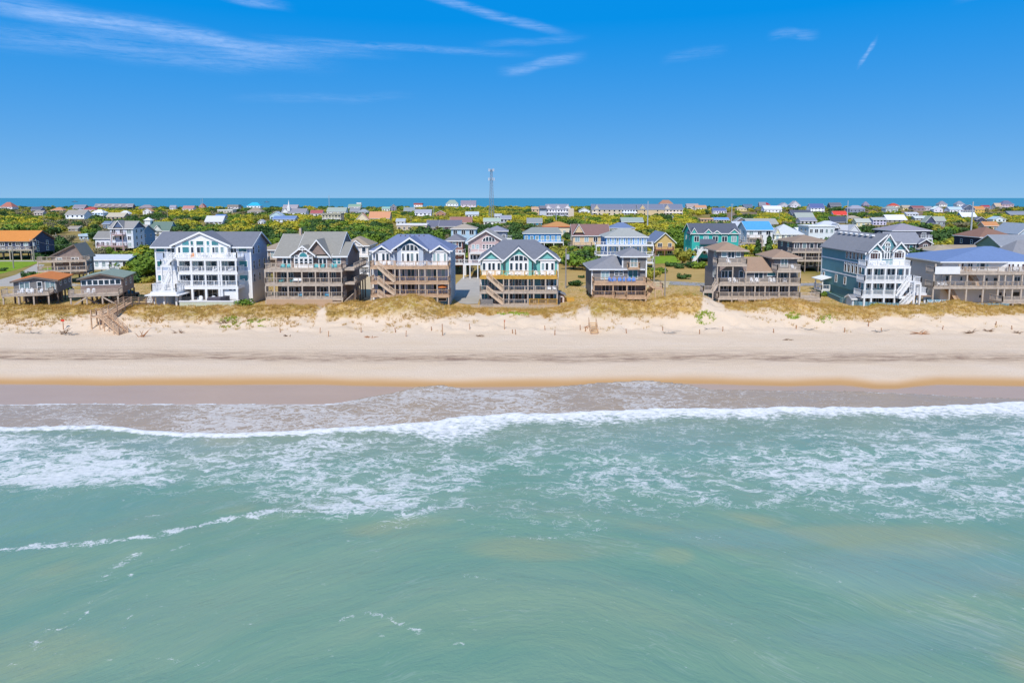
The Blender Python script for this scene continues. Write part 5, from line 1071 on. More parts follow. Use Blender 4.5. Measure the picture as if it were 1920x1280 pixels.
# ================================================================== houses behind the oceanfront row
HL = []
BOXES = []      # picture boxes that the shrubs must leave clear: (col0, col1, row_top, row_base, Y)
def CM(kind, hx):
    v = [int(hx[i:i + 2], 16) for i in (0, 2, 4)]; g = sum(v) / 3; hx = '%02x%02x%02x' % tuple(int(x * .84 + g * .16) for x in v)
    return MAT(kind + '_' + hx, hx, .85, .1, 1.0, .2, mott=3) if kind == 'roof' else MAT(kind + '_' + hx, hx, .75, .06, .6, .25, lines=.22)
FARWIN = {}
def gen(label, p0, p1, ridge, eave, base, kind, wall, roof, D=10, nf=2, nw=3, decks=(), dm=WHITE, stilt=0, gables=(), gwall=None, name='house', cat='house', trim=WHITE, Y=None, wins=True, z0=LAND, glass=None, group=None, oh=.5, rx=None, dd=2.4, side=0, xr=None):
    if Y is None: Y = min(1370.0, atZ(960, base, z0)[1])
    pc = (p0 + p1) / 2; h = House(name, label, cat, pc, (eave + base) / 2, Y, z0, group)
    wm_, rm_ = (wall if not isinstance(wall, str) else CM('siding', wall)), (roof if not isinstance(roof, str) else CM('roof', roof))
    k = 1 if Y < 550 else 0
    x0, x1 = h.X(p0, Y), h.X(p1, Y); ze = h.Z(eave, Y); zb = z0 - .2
    zw = z0 + (ze - z0) * stilt
    h.part('wall', MB().box(x0, x1, Y, Y + D, zw if stilt else zb, ze), wm_)
    if stilt:
        n = max(2, int((x1 - x0) / 3.2)); dm2 = WOODD
        for i in range(n + 1):
            for j in (0.3, D - .3): h.post(x0 + .2 + (x1 - x0 - .4) * i / n, Y + j, zw, zb, .3, dm2, 'piling')
    if kind == 'hip': h.hip(x0, x1, Y, Y + D, ze, h.Z(ridge, Y + D / 2), rm_, oh, trim=trim, rx=None if rx is None else (h.X(rx[0], Y + D / 2), h.X(rx[1], Y + D / 2)))
    elif kind == 'gx': h.gable_x(x0, x1, Y, Y + D, ze, h.Z(ridge, Y + D / 2), rm_, gwall and CM('siding', gwall) or wm_, oh, trim=trim)
    elif kind == 'gy': h.gable_y(x0, x1, Y, Y + D, ze, h.Z(ridge, Y), rm_, gwall and CM('siding', gwall) or wm_, oh, trim=trim, xr=None if xr is None else h.X(xr, Y))
    elif kind == 'flat': h.part('roof', MB().box(x0 - .4, x1 + .4, Y - .4, Y + D + .4, ze + .003, h.Z(ridge, Y)), rm_)
    for (ga, gb, r0, r1) in gables:
        yg = Y - .35; h.gable_y(h.X(ga, yg), h.X(gb, yg), yg, Y + D * .45, h.Z(r1, yg), h.Z(r0, yg), rm_, gwall and CM('siding', gwall) or wm_, .3, ohb=0, trim=trim)
    if wins:
        fh = (ze - zw) / nf; bw = (x1 - x0) / nw
        for i in range(nf):
            for j in range(nw):
                w_ = min(1.5, bw * .5) * random.choice((.8, 1, 1, 1.15)); hh = min(1.7, fh * .55); zc = zw + fh * (i + .52); xc = x0 + bw * (j + .5)
                if k: h.winm(xc, zc, Y, w_, hh, 2 if w_ > 1.2 else 1, 1, 'f', WHITE, random.choice((GL, GL, GLC)) if glass is None else glass, ft=.14)
                else:
                    ky = (round(w_, 1), round(hh, 1))
                    if ky not in FARWIN: FARWIN[ky] = MB().box(-ky[0] / 2, ky[0] / 2, -.06, .02, -ky[1] / 2, ky[1] / 2).mesh('window', GL)
                    link('window', FARWIN[ky], h.o, (xc - h.org[0], 0, zc - h.org[2]))
        if k:
            for i in range(nf):
                for j in range(2): h.winm(x0 if pc > 960 else x1, zw + fh * (i + .55), Y + D * (.3 + .4 * j), .9, 1.3, 1, 2, 'l' if pc > 960 else 'r', ft=.14)
    for q in decks:
        r = q[0]; a, b_ = (q[1], q[2]) if len(q) > 2 else (p0, p1); yd = Y - dd; z = h.Z(r, yd)
        h.deck(h.X(a, yd), h.X(b_, yd), yd, Y - .01, z, dm, 'flr', th=.4, bal=.3 if k else .8)
        n = max(1, int((b_ - a) * yd / 1280 / 3.5))
        for i in range(n + 1): h.post(h.X(a, yd) + .15 + (h.X(b_, yd) - h.X(a, yd) - .3) * i / n, yd + .2, z - .3, zb, .25, dm)
    BOXES.append((p0 - 2, p1 + 2, min(ridge, eave), base, Y)); HL.append(((x0 + x1) / 2, Y + D / 2, label))
    return h
# ---- second row and village, nearer half: individually traced
h = gen('long orange-roofed house with a dark blue lower storey beside the green lawn', -46, 57, 433, 452, 487, 'gx', '4a5470', 'e08a3c', 13, 2, 7, [(468, -46, 60)], WOOD, .35, trim=WOODD)
h = gen('brown shingle house with a steep off-centre gable and two long wooden decks', 101, 153, 459, 480, 530, 'gy', SH_BROWN, 'a89a88', 9, 2, 2, [(489, 70, 151), (507, 70, 151)], WOOD, .3, [], None, xr=141, trim=WOODD, dd=3); h.o.rotation_euler[2] = R(16)
gen('low white cottage with a pale metal roof and a white front porch', 163, 240, 478, 487, 514, 'gx', 'e4e6ea', 'c4cad4', 9, 1, 6, [(503, 163, 205)], WHITE, .35)
h = gen('white and pale blue house with a steep gable and a bright blue ground floor', 207, 250, 415, 428, 470, 'gx', 'dfe6f2', '9a9694', 9, 3, 3, [(461, 180, 232), (440, 208, 230)], MAT('pink_rail', 'c0a4a4', .8), .12, [(214, 232, 414, 426)], '5c6f96')
gen('white single-storey wing with a grey roof and red-brown doors beside the steep-gabled white house', 179, 207, 434, 446, 471, 'gx', 'e6eaf2', '8f8c8a', 7, 1, 3, (), WHITE, 0, Y=atZ(960, 470, 3)[1] + .5)
gen('blue two-storey house with a tan roof behind the steep-gabled white house', 248, 264, 422, 436, 468, 'gx', '7fa4c4', 'b0a698', 12, 2, 2)
gen('small blue cottage with a bright red roof', 262, 279, 434, 441, 450, 'gx', '3f7fae', 'cc3e38', 6, 1, 2)
gen('long low building with a dark green roof and a little white cupola', 266, 317, 416, 432, 441, 'gx', 'dcdcd8', '6a8278', 10, 1, 6, gables=[(287, 303, 423, 432)])
gen('tiny white cottage with pale roof tucked in shrubs below the dark green roof', 268, 292, 440, 448, 458, 'hip', 'c8bcae', 'c2bcb4', 6, 1, 2)
gen('tan-roofed open porch house half hidden between the white house and the twin-gabled house', 492, 548, 452, 468, 532, 'hip', '9a8c7c', 'a5917c', 9, 2, 4, [(484, 490, 545), (500, 490, 545)], WOOD, .3)
gen('cream house with a tan hipped roof, small white arch gable and stacked white porches', 642, 691, 443, 460, 522, 'hip', 'e2d6c8', 'a8957e', 11, 3, 3, [(479.5, 640, 692), (498, 640, 692), (512, 640, 692)], WHITE, 0, [(655, 681, 451.5, 461)], 'ece4da', Y=192)
gen('brick red house with a dark grey hipped roof and white balcony', 836, 868, 438, 451, 522, 'hip', '9a6a5c', '7c7c86', 10, 3, 3, [(475, 834, 872), (494, 836, 874)], WHITE, .25, Y=196, rx=(838, 856))
gen('pale sky-blue house with a tan hipped roof', 846, 892, 419, 429, 470, 'hip', 'b4d4ea', 'b0a290', 12, 3, 3)
gen('dark blue-grey house with slate roof behind the pink gabled house', 912, 951, 423, 433, 480, 'hip', '5f6c84', '8c8c9c', 10, 2, 3, [(447, 935, 960)], WHITE, Y=262)
h = gen('pink house with a broad white-edged gable and tall arched windows', 878, 945, 433, 453, 521, 'gy', 'c8aaa6', 'a8a29c', 16, 2, 2, [(473.5, 880, 947), (494.5, 868, 950)], WHITE, .34, [], None, wins=False, oh=.7)
for a in (885, 893): h.win(a, a + 5, 459, 466, h.Y, 1, 2, GLC)
h.archwin(905, 928, 444, 452, h.Y - .01, 4)
for a in (905.5, 912, 917.5, 923): h.win(a, a + 3.5, 459, 467, h.Y, 1, 2, GL)
for a in (881, 888, 895, 902): h.win(a, a + 4.5, 478, 486, h.Y, 1, 1, GL)
for q in (0.2, .5, .8): h.winm(h.X(878, h.Y), h.Z(463, h.Y), h.Y + 16 * q, .9, 1.5, 1, 1, 'l')
gen('vivid blue house with a grey hipped roof above a white stilted deck', 982, 1052, 426, 437.5, 472, 'hip', '2e96dc', '8f9490', 10, 1, 7, [(454, 984, 1057)], WHITE, .45, glass=GLC, rx=(997, 1046))
gen('cream building with an orange hipped roof and a red eave line', 1019, 1075, 415.5, 425, 446, 'hip', 'e6d4b6', 'cc8c50', 14, 1, 5, trim=MAT('red_trim', 'c04038', .7))
h = gen('peach house with a broad maroon-brown roof and front gable', 1074, 1142, 421, 441, 474, 'gx', 'ecc89a', '8c6a66', 12, 2, 4, [(460, 1066, 1110)], MAT('grey_rail', 'a09890', .8), 0, [(1076, 1094, 421, 436)])
h = gen('white and blue house with grey hipped roof and wraparound white balconies', 1136, 1213, 428, 444, 512, 'hip', '4f96d8', 'a8aaa4', 13, 3, 9, [(459.5, 1117, 1226), (478, 1117, 1226), (492, 1119, 1226)], WHITE, .12, Y=218, glass=GLC, rx=(1160, 1180), dd=3.2)
gen('yellow cottage with a slate blue roof and brown front balcony', 1228, 1265, 437, 453.5, 479, 'gy', 'e2bc72', '7484a4', 18, 2, 2, [(468, 1229, 1264)], MAT('red_brown_rail', '96655a', .8), 0, oh=.6)
gen('white house with slate blue hipped roof and pale yellow base', 1143, 1190, 417, 427.5, 440, 'hip', 'f0ecdc', '6a80a8', 12, 1, 4)
h = gen('bright aqua house with dark slate roof, small gables and white stairs', 1297, 1384, 419.5, 437, 491, 'gx', '2fc0b4', '5c6272', 11, 2, 5, [(468, 1308, 1338)], WHITE, .14, [(1295, 1306, 428, 437), (1320, 1334, 430, 437), (1336, 1350, 433, 438), (1366, 1385, 430, 438)], '3ed0c2')
h.stairs((h.X(1317, h.Y - 3), h.Y - 3.6, h.Z(468, h.Y - 3)), (h.X(1300, h.Y - 3), h.Y - 3.6, LAND), 1.3, WHITE); h.stairs((h.X(1323, h.Y - 3), h.Y - 5.2, h.Z(468, h.Y - 3)), (h.X(1332, h.Y - 3), h.Y - 5.2, LAND), 1.3, WHITE)
h.part('porch_roof', MB().slab((h.X(1307, h.Y), h.Y - 3, h.Z(456, h.Y)), (h.X(1342, h.Y), h.Y - 3, h.Z(456, h.Y)), (h.X(1337, h.Y), h.Y - .02, h.Z(448, h.Y)), (h.X(1312, h.Y), h.Y - .02, h.Z(448, h.Y)), .3), CM('roof', '5c6272'))
gen('white house with a vivid sky-blue roof and wooden balconies', 1400, 1448, 415.5, 431, 472, 'gx', 'ecebec', '4aa2e2', 12, 3, 3, [(446, 1404, 1430), (455, 1390, 1432)], WOOD, .15)
gen('white gabled wing with small windows joined to the sky-blue roof', 1380, 1401, 416, 431, 471, 'gx', 'dfe2ea', 'bcc2cc', 11, 2, 2, Y=296)
gen('pale yellow and white house with a silver hipped roof and white balconies', 1452, 1505, 420, 439, 470, 'hip', 'efe6bc', 'c6cad0', 12, 2, 5, [(449, 1450, 1506), (461, 1450, 1506)], WHITE, .1, [(1452, 1462, 428, 438)])
gen('white modern house with a flat tilted white roof and row of small windows', 1516, 1564, 423, 425, 458, 'flat', 'dfe8ee', 'f0f2f4', 12, 2, 5)
gen('white side wing with a low slanting roof left of the flat-roofed house', 1497, 1517, 427, 433, 458, 'gx', 'cfdcea', 'e8ecf0', 9, 1, 2, Y=345)
gen('grey-roofed white house with tall narrow windows right of the flat-roofed house', 1566, 1612, 422, 436, 458, 'gx', 'dde0ea', 'b4b6be', 12, 2, 4, (), WHITE, 0, [(1564, 1574, 420, 428), (1590, 1612, 422, 435)], Y=350)
h = gen('dark shingled house with a many-sided tan roof and two encircling wooden decks', 1486, 1556, 440, 453, 511, 'hip', SH_DARK, 'a08874', 12, 3, 5, [(472, 1484, 1562), (488, 1484, 1562)], WOOD, .12, [], None, Y=205, rx=(1520, 1536), trim=WOOD, dd=3)
gen('dark charcoal house with grey hipped roof and round windows', 1672, 1742, 419, 432, 500, 'hip', '4a4a58', '9a94a0', 12, 3, 3, [(447, 1722, 1748)], WHITE, 0, [], None, Y=236)
gen('brown shingle tower house with three stacked windows beside the charcoal house', 1722, 1745, 449, 456, 502, 'gy', '7c6a6c', '7c7e8c', 10, 3, 1, Y=225)
gen('charcoal wing with steep grey roof and teal windows', 1668, 1724, 436, 455, 500, 'gx', '585868', '8c8e9a', 8, 2, 5, Y=226, glass=GLT)
gen('small lavender cottage with tan roof behind the bright blue roof', 1750, 1800, 459, 470, 504, 'hip', 'c8c4d4', 'b0a088', 9, 1, 4, [(482, 1742, 1770)], WOODR, Y=212)
gen('low tan-roofed building with a white canopy behind the bright blue roof', 1782, 1838, 460, 470, 498, 'gx', 'b8a89c', 'a8957e', 8, 1, 3, Y=222)
gen('navy shingled house with a broad red-brown hipped roof', 1836, 1902, 426, 444.5, 492, 'hip', '3c4054', '946c5c', 14, 2, 5, Y=238, glass=GLC)
gen('sage green house with a wide grey gabled roof', 1876, 1960, 441, 461, 500, 'gx', '8ca484', '8e929c', 11, 1, 4, Y=206)
gen('grey-roofed house beside the sage green house', 1892, 1990, 450, 490, 520, 'hip', '9a9aa0', '8c8c92', 12, 1, 4, Y=186)
gen('pale grey-blue gabled house at the edge of the village behind the sage green house', 1908, 1950, 420, 438, 470, 'gy', 'b8c8dc', '94a0b0', 14, 2, 3, Y=262)
gen('small blue shed with a slate roof left of the steep-gabled white house', 193, 206, 415, 420, 431, 'gx', '46688e', '7486a0', 7, 1, 2)
# ---- village roofs, farther: (label, col0, col1, ridge, eave, base, roof kind, wall, roof, ...)
FAR = [
 ('white beach house with red-brown roof and blue base by the sound', 0, 23, 379, 388, 397, 'hip', 'ece4e0', 'b87060', 3, 3), ('slate blue gabled cottage against the sound water', 58, 76, 388, 393, 398, 'gx', '8894b0', '5c6478', 1, 3),
 ('tan and white low cottage among grey scrub', 64, 80, 395, 399, 404, 'gx', 'cfc4bc', 'a4988e', 1, 3), ('cottage with orange hipped roof on the sound shore', 95, 118, 389, 394, 399, 'hip', 'd8c4a8', 'd0875a', 1, 4),
 ('white stilted house with grey roof and purple front gable', 123, 158, 394, 402, 417, 'gx', 'e8ebf2', 'a09890', 2, 4), ('grey gabled house in front of the long motel', 136, 158, 384, 390, 397, 'gx', 'a09ca8', '8c8894', 2, 3),
 ('pink house with bright red roof near the long motel', 156, 179, 388, 393, 398, 'hip', 'd8b0a8', 'c0504a', 2, 4), ('long grey-roofed motel with a row of arched dormers', 176, 247, 382, 388, 394, 'gx', '5a5468', '8c8488', 1, 12),
 ('pale blue house with a white hipped roof among shrubs', 172, 194, 393, 399, 409, 'hip', 'b8d4ea', 'e4e8ec', 2, 4), ('tan gabled house with wide beige roof', 200, 232, 399, 406, 413, 'gx', 'b8a890', 'c0b49c', 1, 4), ('white cottage with pale grey hipped roof', 222, 242, 395, 401, 406, 'hip', 'a8aabc', 'd4d6d8', 1, 3),
 ('grey house at the right end of the long motel', 240, 249, 382, 387, 394, 'gx', '7c7884', '948e98', 2, 2), ('brown-grey house with a rooftop lookout', 260, 285, 384, 389, 395, 'hip', '8c8088', '948890', 1, 4), ('white cottage with an orange gable roof', 268, 284, 391, 396, 404, 'gy', 'e8e6ea', 'd09468', 2, 2),
 ('small white house with grey roof on the shore', 318, 329, 385, 389, 395, 'gx', 'e0e0e8', '9c98a8', 2, 2), ('white house with a faded red roof on the shore', 342, 362, 386, 391, 396, 'gx', 'e8dcd8', 'c08078', 1, 3), ('little red-roofed gable by two dark masts', 373, 384, 382, 387, 393, 'gy', 'd89484', 'b04a40', 1, 2),
 ('white two-storey house with pale roof and arched attic window', 385, 417, 405, 415, 427, 'gx', 'e4e6ee', 'd0d0d4', 2, 4), ('grey and white boxy house on the shore', 427, 447, 384, 388, 395, 'flat', 'c8c4c8', '9c9490', 2, 3), ('white house with a brilliant turquoise hipped roof', 463, 488, 379.5, 386, 395, 'hip', 'eceef2', '28b4e0', 2, 4),
 ('tan hipped roof house below the turquoise roof', 464, 490, 389, 396, 403, 'hip', 'd0c8c4', '9c8c7c', 1, 4), ('long low white flat-roofed shop', 408, 436, 393, 395, 399, 'flat', 'd4ccc0', 'e6e6e0', 1, 5), ('low blue-roofed cottage behind the white two-storey house', 404, 422, 402, 405, 410, 'gx', 'c4c8d8', '5f80b8', 1, 3),
 ('small white gable in the shrubs right of the white two-storey house', 484, 494, 412, 416, 422, 'gy', 'e8eaf0', 'b8b8c0', 1, 2), ('pinkish house with grey roof behind the church', 530, 557, 384, 390, 397, 'gx', 'd8c8c8', 'a49ca4', 1, 4), ('low blue-roofed house with white walls below the church', 511, 552, 405, 411, 417, 'gx', 'dfe6f0', '6f8cc0', 1, 5),
 ('pale blue gabled house left of the low blue roof', 506, 529, 397, 404, 414, 'gy', 'b8d8e6', 'a8c0d4', 1, 3), ('white cottage with a dusty red roof right of the church', 582, 604, 394, 400, 407, 'gx', 'e4dcdc', 'b05a5c', 1, 3), ('white building with a long grey-green roof', 613, 648, 389, 396, 404, 'gx', 'e6e6e4', 'a0aca0', 1, 5),
 ('white building with a green metal roof on the shore', 653, 676, 383, 387, 393, 'gx', 'e8e8e8', '88a890', 1, 4), ('white block next to the green metal roof', 669, 677, 380, 382, 388, 'flat', 'f0f0ee', 'ececea', 1, 2), ('grey-roofed cottage behind the peach roofs', 656, 674, 390, 396, 402, 'gx', 'a8a8b4', '8c8e98', 1, 3),
 ('slate cottage left of the peach roofs', 672, 690, 392, 397, 403, 'hip', 'b0b4bc', '9aa0a8', 1, 3), ('cream house with a peach front gable', 667, 691, 400, 412, 417, 'gy', 'e8d8b8', 'd89a74', 1, 3), ('cream house with a long peach-orange roof', 692, 730, 397, 409, 416, 'gx', 'e6d6b4', 'd8946a', 1, 4),
 ('beige open-framed building rising from shrubs', 604, 639, 400, 403, 417, 'flat', 'bcb49a', 'a8a490', 3, 6), ('tiny teal-roofed white shop', 716, 731, 388, 391, 396, 'gx', 'e0e8e4', '8cb8ac', 1, 3), ('tall narrow grey gabled house on the shore', 733, 742, 383, 388, 396, 'gy', '8c8ca0', '7c7c90', 2, 1),
 ('white blocky building with red roof edge on the shore', 776, 792, 381, 384, 391, 'flat', 'f0ecec', 'c05a50', 2, 3), ('grey roof cottage left of the white house with palms', 757, 777, 389, 395, 399, 'gx', '9aa0ac', '8c989c', 1, 3), ('white two-storey house with grey roof and red-brown doors', 778, 808, 393, 399, 410, 'gx', 'ecebf0', 'a4a6b4', 2, 4),
 ('small brick-orange gabled cottage by tall pole', 817, 835, 395, 400, 407, 'gy', 'c08870', 'cc8a60', 1, 2), ('white house with a grey-green hipped roof on the shore', 836, 859, 375, 382, 390, 'hip', 'e6ecf0', '98a898', 2, 4), ('grey and pink many-gabled house on the shore', 864, 892, 376, 383, 393, 'gx', 'dcc8d0', '8c8496', 2, 4),
 ('pale cottage with a light grey metal roof', 873, 897, 397, 402, 409, 'gx', 'd8e0e4', 'b4c0c8', 1, 4), ('long maroon-roofed hall with white gable end', 844, 884, 407, 417, 422, 'gx', '9c7068', 'a07068', 1, 4), ('dark-walled house with a slate blue roof and red-framed windows', 824, 864, 413, 424, 434, 'gx', '6a505c', '6c6e80', 1, 3),
 ('slate roofed building with pale green eaves beside the dark-walled house', 801, 825, 413, 425, 431, 'gx', '78808c', '6c7084', 1, 3), ('long low tan building with a white parapet and red line', 744, 800, 420, 423, 433, 'flat', 'd0bca0', 'e6e2e4', 1, 6), ('tiny white gabled cottage above the long low tan building', 743, 759, 410, 415, 420, 'gx', 'dfe8ea', 'a8b0b8', 1, 2),
 ('white house with a pale sage roof by the lattice tower', 907, 938, 409, 415, 423, 'gx', 'ebece8', 'a8b8a8', 1, 4), ('small white house behind the lattice tower', 927, 940, 401, 405, 411, 'gx', 'd4d8dc', 'b0b4bc', 1, 2), ('lavender grey house right of the lattice tower', 938, 958, 404, 410, 418, 'gx', 'b4b8c8', '9498a8', 1, 3),
 ('peach cottage left of the big white motel', 997, 1011, 388, 392, 404, 'gx', 'e0bc98', 'c49c7c', 2, 2), ('vivid turquoise cottage with a grey gabled roof', 989, 1016, 409, 417, 424, 'gx', '28a8d4', '8c9498', 1, 3), ('white gabled cottage between the motels', 1086, 1106, 390, 395, 401, 'gy', 'e8ecf0', 'c4ccd0', 1, 2),
 ('green-grey roofed long house with brown gable end', 1166, 1206, 408, 416, 422, 'gx', '8c7468', '98a8a0', 1, 6), ('large brown hipped roof house with a teal gable behind the motel', 1237, 1262, 375, 382, 388, 'hip', 'c0a898', 'ac7c64', 2, 4), ('grey-pink house on the shore right of the motel', 1288, 1310, 382, 387, 393, 'gx', 'd8ccc8', 'a89898', 1, 3),
 ('peach-roofed cream building on the shore', 1304, 1325, 385, 389, 394, 'gx', 'eae0d4', 'd0946c', 1, 4), ('white porch house with a deep blue roof', 1338, 1362, 390, 395, 401, 'gx', 'ece8f0', '5a6aa4', 1, 5), ('long flat shop with a bright blue roof', 1338, 1367, 408, 412, 416, 'gx', 'c8c0b4', '6c9cdc', 1, 6), ('orange-tan low shop beside a parking lot', 1314, 1337, 409, 411, 416, 'gx', 'd8a878', 'cc9464', 1, 4),
 ('small slate blue house by tall poles', 1395, 1411, 383, 387, 393, 'gx', '6c84a4', '5c7090', 1, 3), ('pale yellow cottage by tall poles', 1382, 1400, 388, 391, 396, 'hip', 'ecd49c', 'd0b898', 1, 3), ('grey gabled house with brown porch behind the sky-blue roof', 1377, 1402, 408, 417, 424, 'gy', '8c7c80', '9498a0', 1, 3), ('long grey-roofed house behind the sky-blue roof', 1402, 1458, 410, 419, 426, 'gx', 'b0a8a4', 'a4a49c', 1, 5),
 ('grey house with a red-roofed annex on the shore', 1424, 1436, 379, 385, 392, 'gx', 'a09ca4', '8c8c98', 2, 2), ('small house with a crimson roof on the shore', 1432, 1444, 380, 384, 391, 'hip', 'd8b8ac', 'b0303c', 1, 2), ('white house with a wide pale roof and long porch', 1433, 1466, 386, 392, 399, 'gx', 'f0f0f2', 'd8d8dc', 1, 5), ('grey house with a sharp white gable on the shore', 1461, 1480, 380, 386, 392, 'gy', 'c4c4d0', '9494a4', 2, 3),
 ('large pale grey gabled house on the shore', 1482, 1501, 377, 385, 394, 'gy', 'd4d0d8', 'a8a4ac', 3, 3), ('long house with a dark slate roof and a small white gable', 1486, 1523, 394, 403, 409, 'gx', 'a4acb8', '565c70', 1, 4), ('wide grey-green roof house in front of the slate roof', 1494, 1527, 399, 408, 412, 'gx', 'b4b4a8', 'a4aca4', 1, 4), ('tall white house with blue roof and yellow gable', 1520, 1546, 382, 390, 401, 'gx', 'f0f0f4', '5868a0', 3, 4),
 ('dark grey many-gabled house on the shore', 1557, 1578, 380, 386, 393, 'gx', '5c6474', '6c707c', 2, 3), ('house with a vivid red roof and white trim', 1564, 1589, 396, 403, 406, 'gx', 'ecdcd8', 'e84438', 1, 3), ('dark blue-roofed house with a turquoise dormer', 1559, 1588, 406, 416, 419, 'gx', '586480', '4a5468', 1, 3), ('white house with grey roof and blue gable end', 1501, 1531, 408, 414, 421, 'gx', 'dcd8dc', '8c90a4', 1, 4),
 ('white-roofed low house before the grey-green hill', 1538, 1574, 414, 421, 426, 'hip', 'c8d0dc', 'c4cad8', 1, 4), ('tan flat-roofed cottage by the tall pole', 1590, 1612, 404, 408, 412, 'hip', 'c0b094', 'b4a48c', 1, 3), ('pale yellow stilted cottage with white gable', 1606, 1632, 410, 416, 426, 'gx', 'ece0b4', 'b4b8b0', 1, 3), ('lavender and white boxy stilted house', 1637, 1662, 408, 412, 422, 'gx', 'd0ccec', 'b4b4b8', 2, 4),
 ('blue-grey hipped house on the shore', 1593, 1622, 385, 391, 399, 'hip', '8c94a8', '9c9cac', 1, 4), ('mauve house with a lookout tower on the shore', 1619, 1630, 378, 384, 391, 'hip', '9c8cac', '8c8498', 2, 2), ('grey-green roofed house left of the cream red-roofed house', 1661, 1684, 386, 391, 398, 'hip', 'c4ccc4', '98a09c', 1, 3), ('cream house with a red roof on the shore', 1669, 1687, 381, 386, 391, 'hip', 'ece0c0', 'cc5040', 2, 3),
 ('butter yellow cottage on the shore', 1693, 1708, 385, 389, 394, 'gx', 'ecd8a0', 'b4a490', 1, 3), ('house with dark red roof on the shore', 1712, 1734, 386, 390, 396, 'gx', 'a08c90', '9c5a5c', 1, 3), ('lilac-grey cottage right of the dark red roof', 1733, 1748, 387, 390, 395, 'gx', 'c4bccc', '9c98a0', 1, 3), ('white gabled cottage with pale roof before the turreted houses', 1751, 1768, 387, 392, 398, 'gy', 'e8e4f0', 'dce8e4', 1, 2),
 ('white turreted house with grey hipped roof and butter gable', 1761, 1776, 377, 383, 391, 'hip', 'e8e4dc', '8c8894', 2, 3), ('white turreted house with twin balconies', 1794, 1809, 377, 383, 391, 'hip', 'eceaf0', '8c90a0', 2, 3), ('white jumble of low cottages below the turreted houses', 1781, 1806, 388, 393, 399, 'gx', 'ececf0', 'b4c8dc', 1, 4), ('slate grey gabled house beside the turreted house', 1806, 1828, 384, 391, 399, 'gy', '5c6880', '6c7890', 2, 3),
 ('golden yellow house with orange roof', 1828, 1846, 387, 392, 399, 'gx', 'ecc050', 'd88c48', 1, 3), ('low house with crimson roof behind the golden house', 1842, 1857, 385, 388, 393, 'gx', 'c0a0a0', 'b43c48', 1, 3), ('tan-roofed pale house left of the mauve turreted house', 1867, 1884, 381, 387, 393, 'gx', 'dcd4d0', 'c8ac90', 1, 3), ('mauve and pink turreted house on the shore', 1879, 1901, 376, 383, 393, 'hip', 'c4a4b0', '6c7090', 2, 4),
 ('sky-blue house with a wide white metal roof', 1804, 1831, 398, 406, 412, 'gx', '88bcdc', 'dce4e8', 1, 3), ('navy house with white-edged gable and grey-green roof', 1735, 1754, 405, 416, 426, 'gy', '4a5678', '98a498', 1, 2), ('long grey-green roofed porch wing of the navy gabled house', 1754, 1772, 406, 413, 425, 'gx', '8c94a4', 'a4aca0', 1, 4), ('low house with two white roofs', 1664, 1700, 403, 412, 417, 'gx', 'a8a4a4', 'dcdce0', 1, 4),
 ('small navy cottage with white gable trim', 1831, 1848, 407, 412, 416, 'gy', '4a5070', '6c7084', 1, 2), ('peach gabled cottage with an orange roof above the brown roof', 1846, 1872, 416, 423, 432, 'gx', 'e8b890', 'd08c58', 1, 2), ('white cottage with sky-blue gable among yellow shrubs', 1862, 1886, 406, 411, 416, 'gy', 'dcecf4', 'a8c4d4', 1, 3), ('long low grey building at the marsh edge', 1894, 1934, 396, 402, 407, 'gx', '9ca0ac', '848c9c', 1, 6),
 ('low pale shed roofs below the navy gabled house', 1716, 1740, 405, 409, 413, 'gx', 'b8c0c8', 'c4ccd4', 1, 3), ('grey-white low cottages near the marsh', 1700, 1722, 398, 401, 405, 'gx', 'e4ecf4', 'c0c4d0', 1, 4), ('pale cottage half hidden in scrub behind the orange roof', 128, 146, 424, 428, 434, 'gx', 'a8988c', 'a09488', 1, 3), ('small pale blue flat roof among dark shrubs', 149, 165, 439, 443, 449, 'flat', 'a8c4dc', 'b8d0e4', 1, 2),
]
for (lab, p0, p1, rr, re, rb, kd, wc, rc, nf, nw) in FAR:
    wdt = (p1 - p0) * atZ(960, rb, LAND)[1] / F
    gen(lab, p0, p1, rr, re, rb, kd, wc, rc, max(6, min(14, wdt * .7)), nf, nw, decks=[(re + (rb - re) * .5, p0, p1)] if nf > 1 and nw > 2 and rb < 420 else ())
# motels
h = gen('large white three-storey motel with grey roof, three small gables and pink doors', 1024, 1066, 383, 392, 413, 'gx', 'ece4ec', '8c8c9c', 14, 3, 8, [(398, 1024, 1066), (404.5, 1024, 1066)], WHITE, 0, [(1021, 1035, 384, 391), (1040, 1052, 384, 391), (1057, 1070, 384, 391)], Y=690)
for a, b_ in ((1012, 1024), (1066, 1076)): h.box('wing', a, b_, 391, 413, 688, 702, CM('siding', 'ccd0dc' if a < 1020 else 'e0ccb4'))
h.part('roof', MB().box(h.X(1011, 688), h.X(1024, 688), 686, 703, h.Z(391, 688), h.Z(386, 688)), CM('roof', '8c8c9c'))
BOXES.append((1008, 1080, 383, 414, 688))
for k, (a, b_, wc) in enumerate(((1110, 1166, 'e2cdb0'), (1165, 1196, 'e4e8f4'), (1196, 1245, 'e6c898'), (1242, 1280, 'e4cdb4'))):
    y = 735 + 6 * (k % 2); h = gen(['peach and white motel block with slate roof left of its white stair block', 'white three-storey motel block with outside stairs', 'plain peach motel block with two small gables', 'peach motel end block with white balconies'][k], a, b_, 383, 392.5, 412, 'gx', wc, '767e94', 14, 3, 6 if k != 2 else 2, [(399, a, b_), (405, a, b_)] if k in (1, 3) else [(399, a, a + 10), (405, a, a + 10)] if k == 0 else (), WHITE, 0, [(a + 3, a + 14, 384, 392)] if k != 1 else [], Y=y, wins=True)
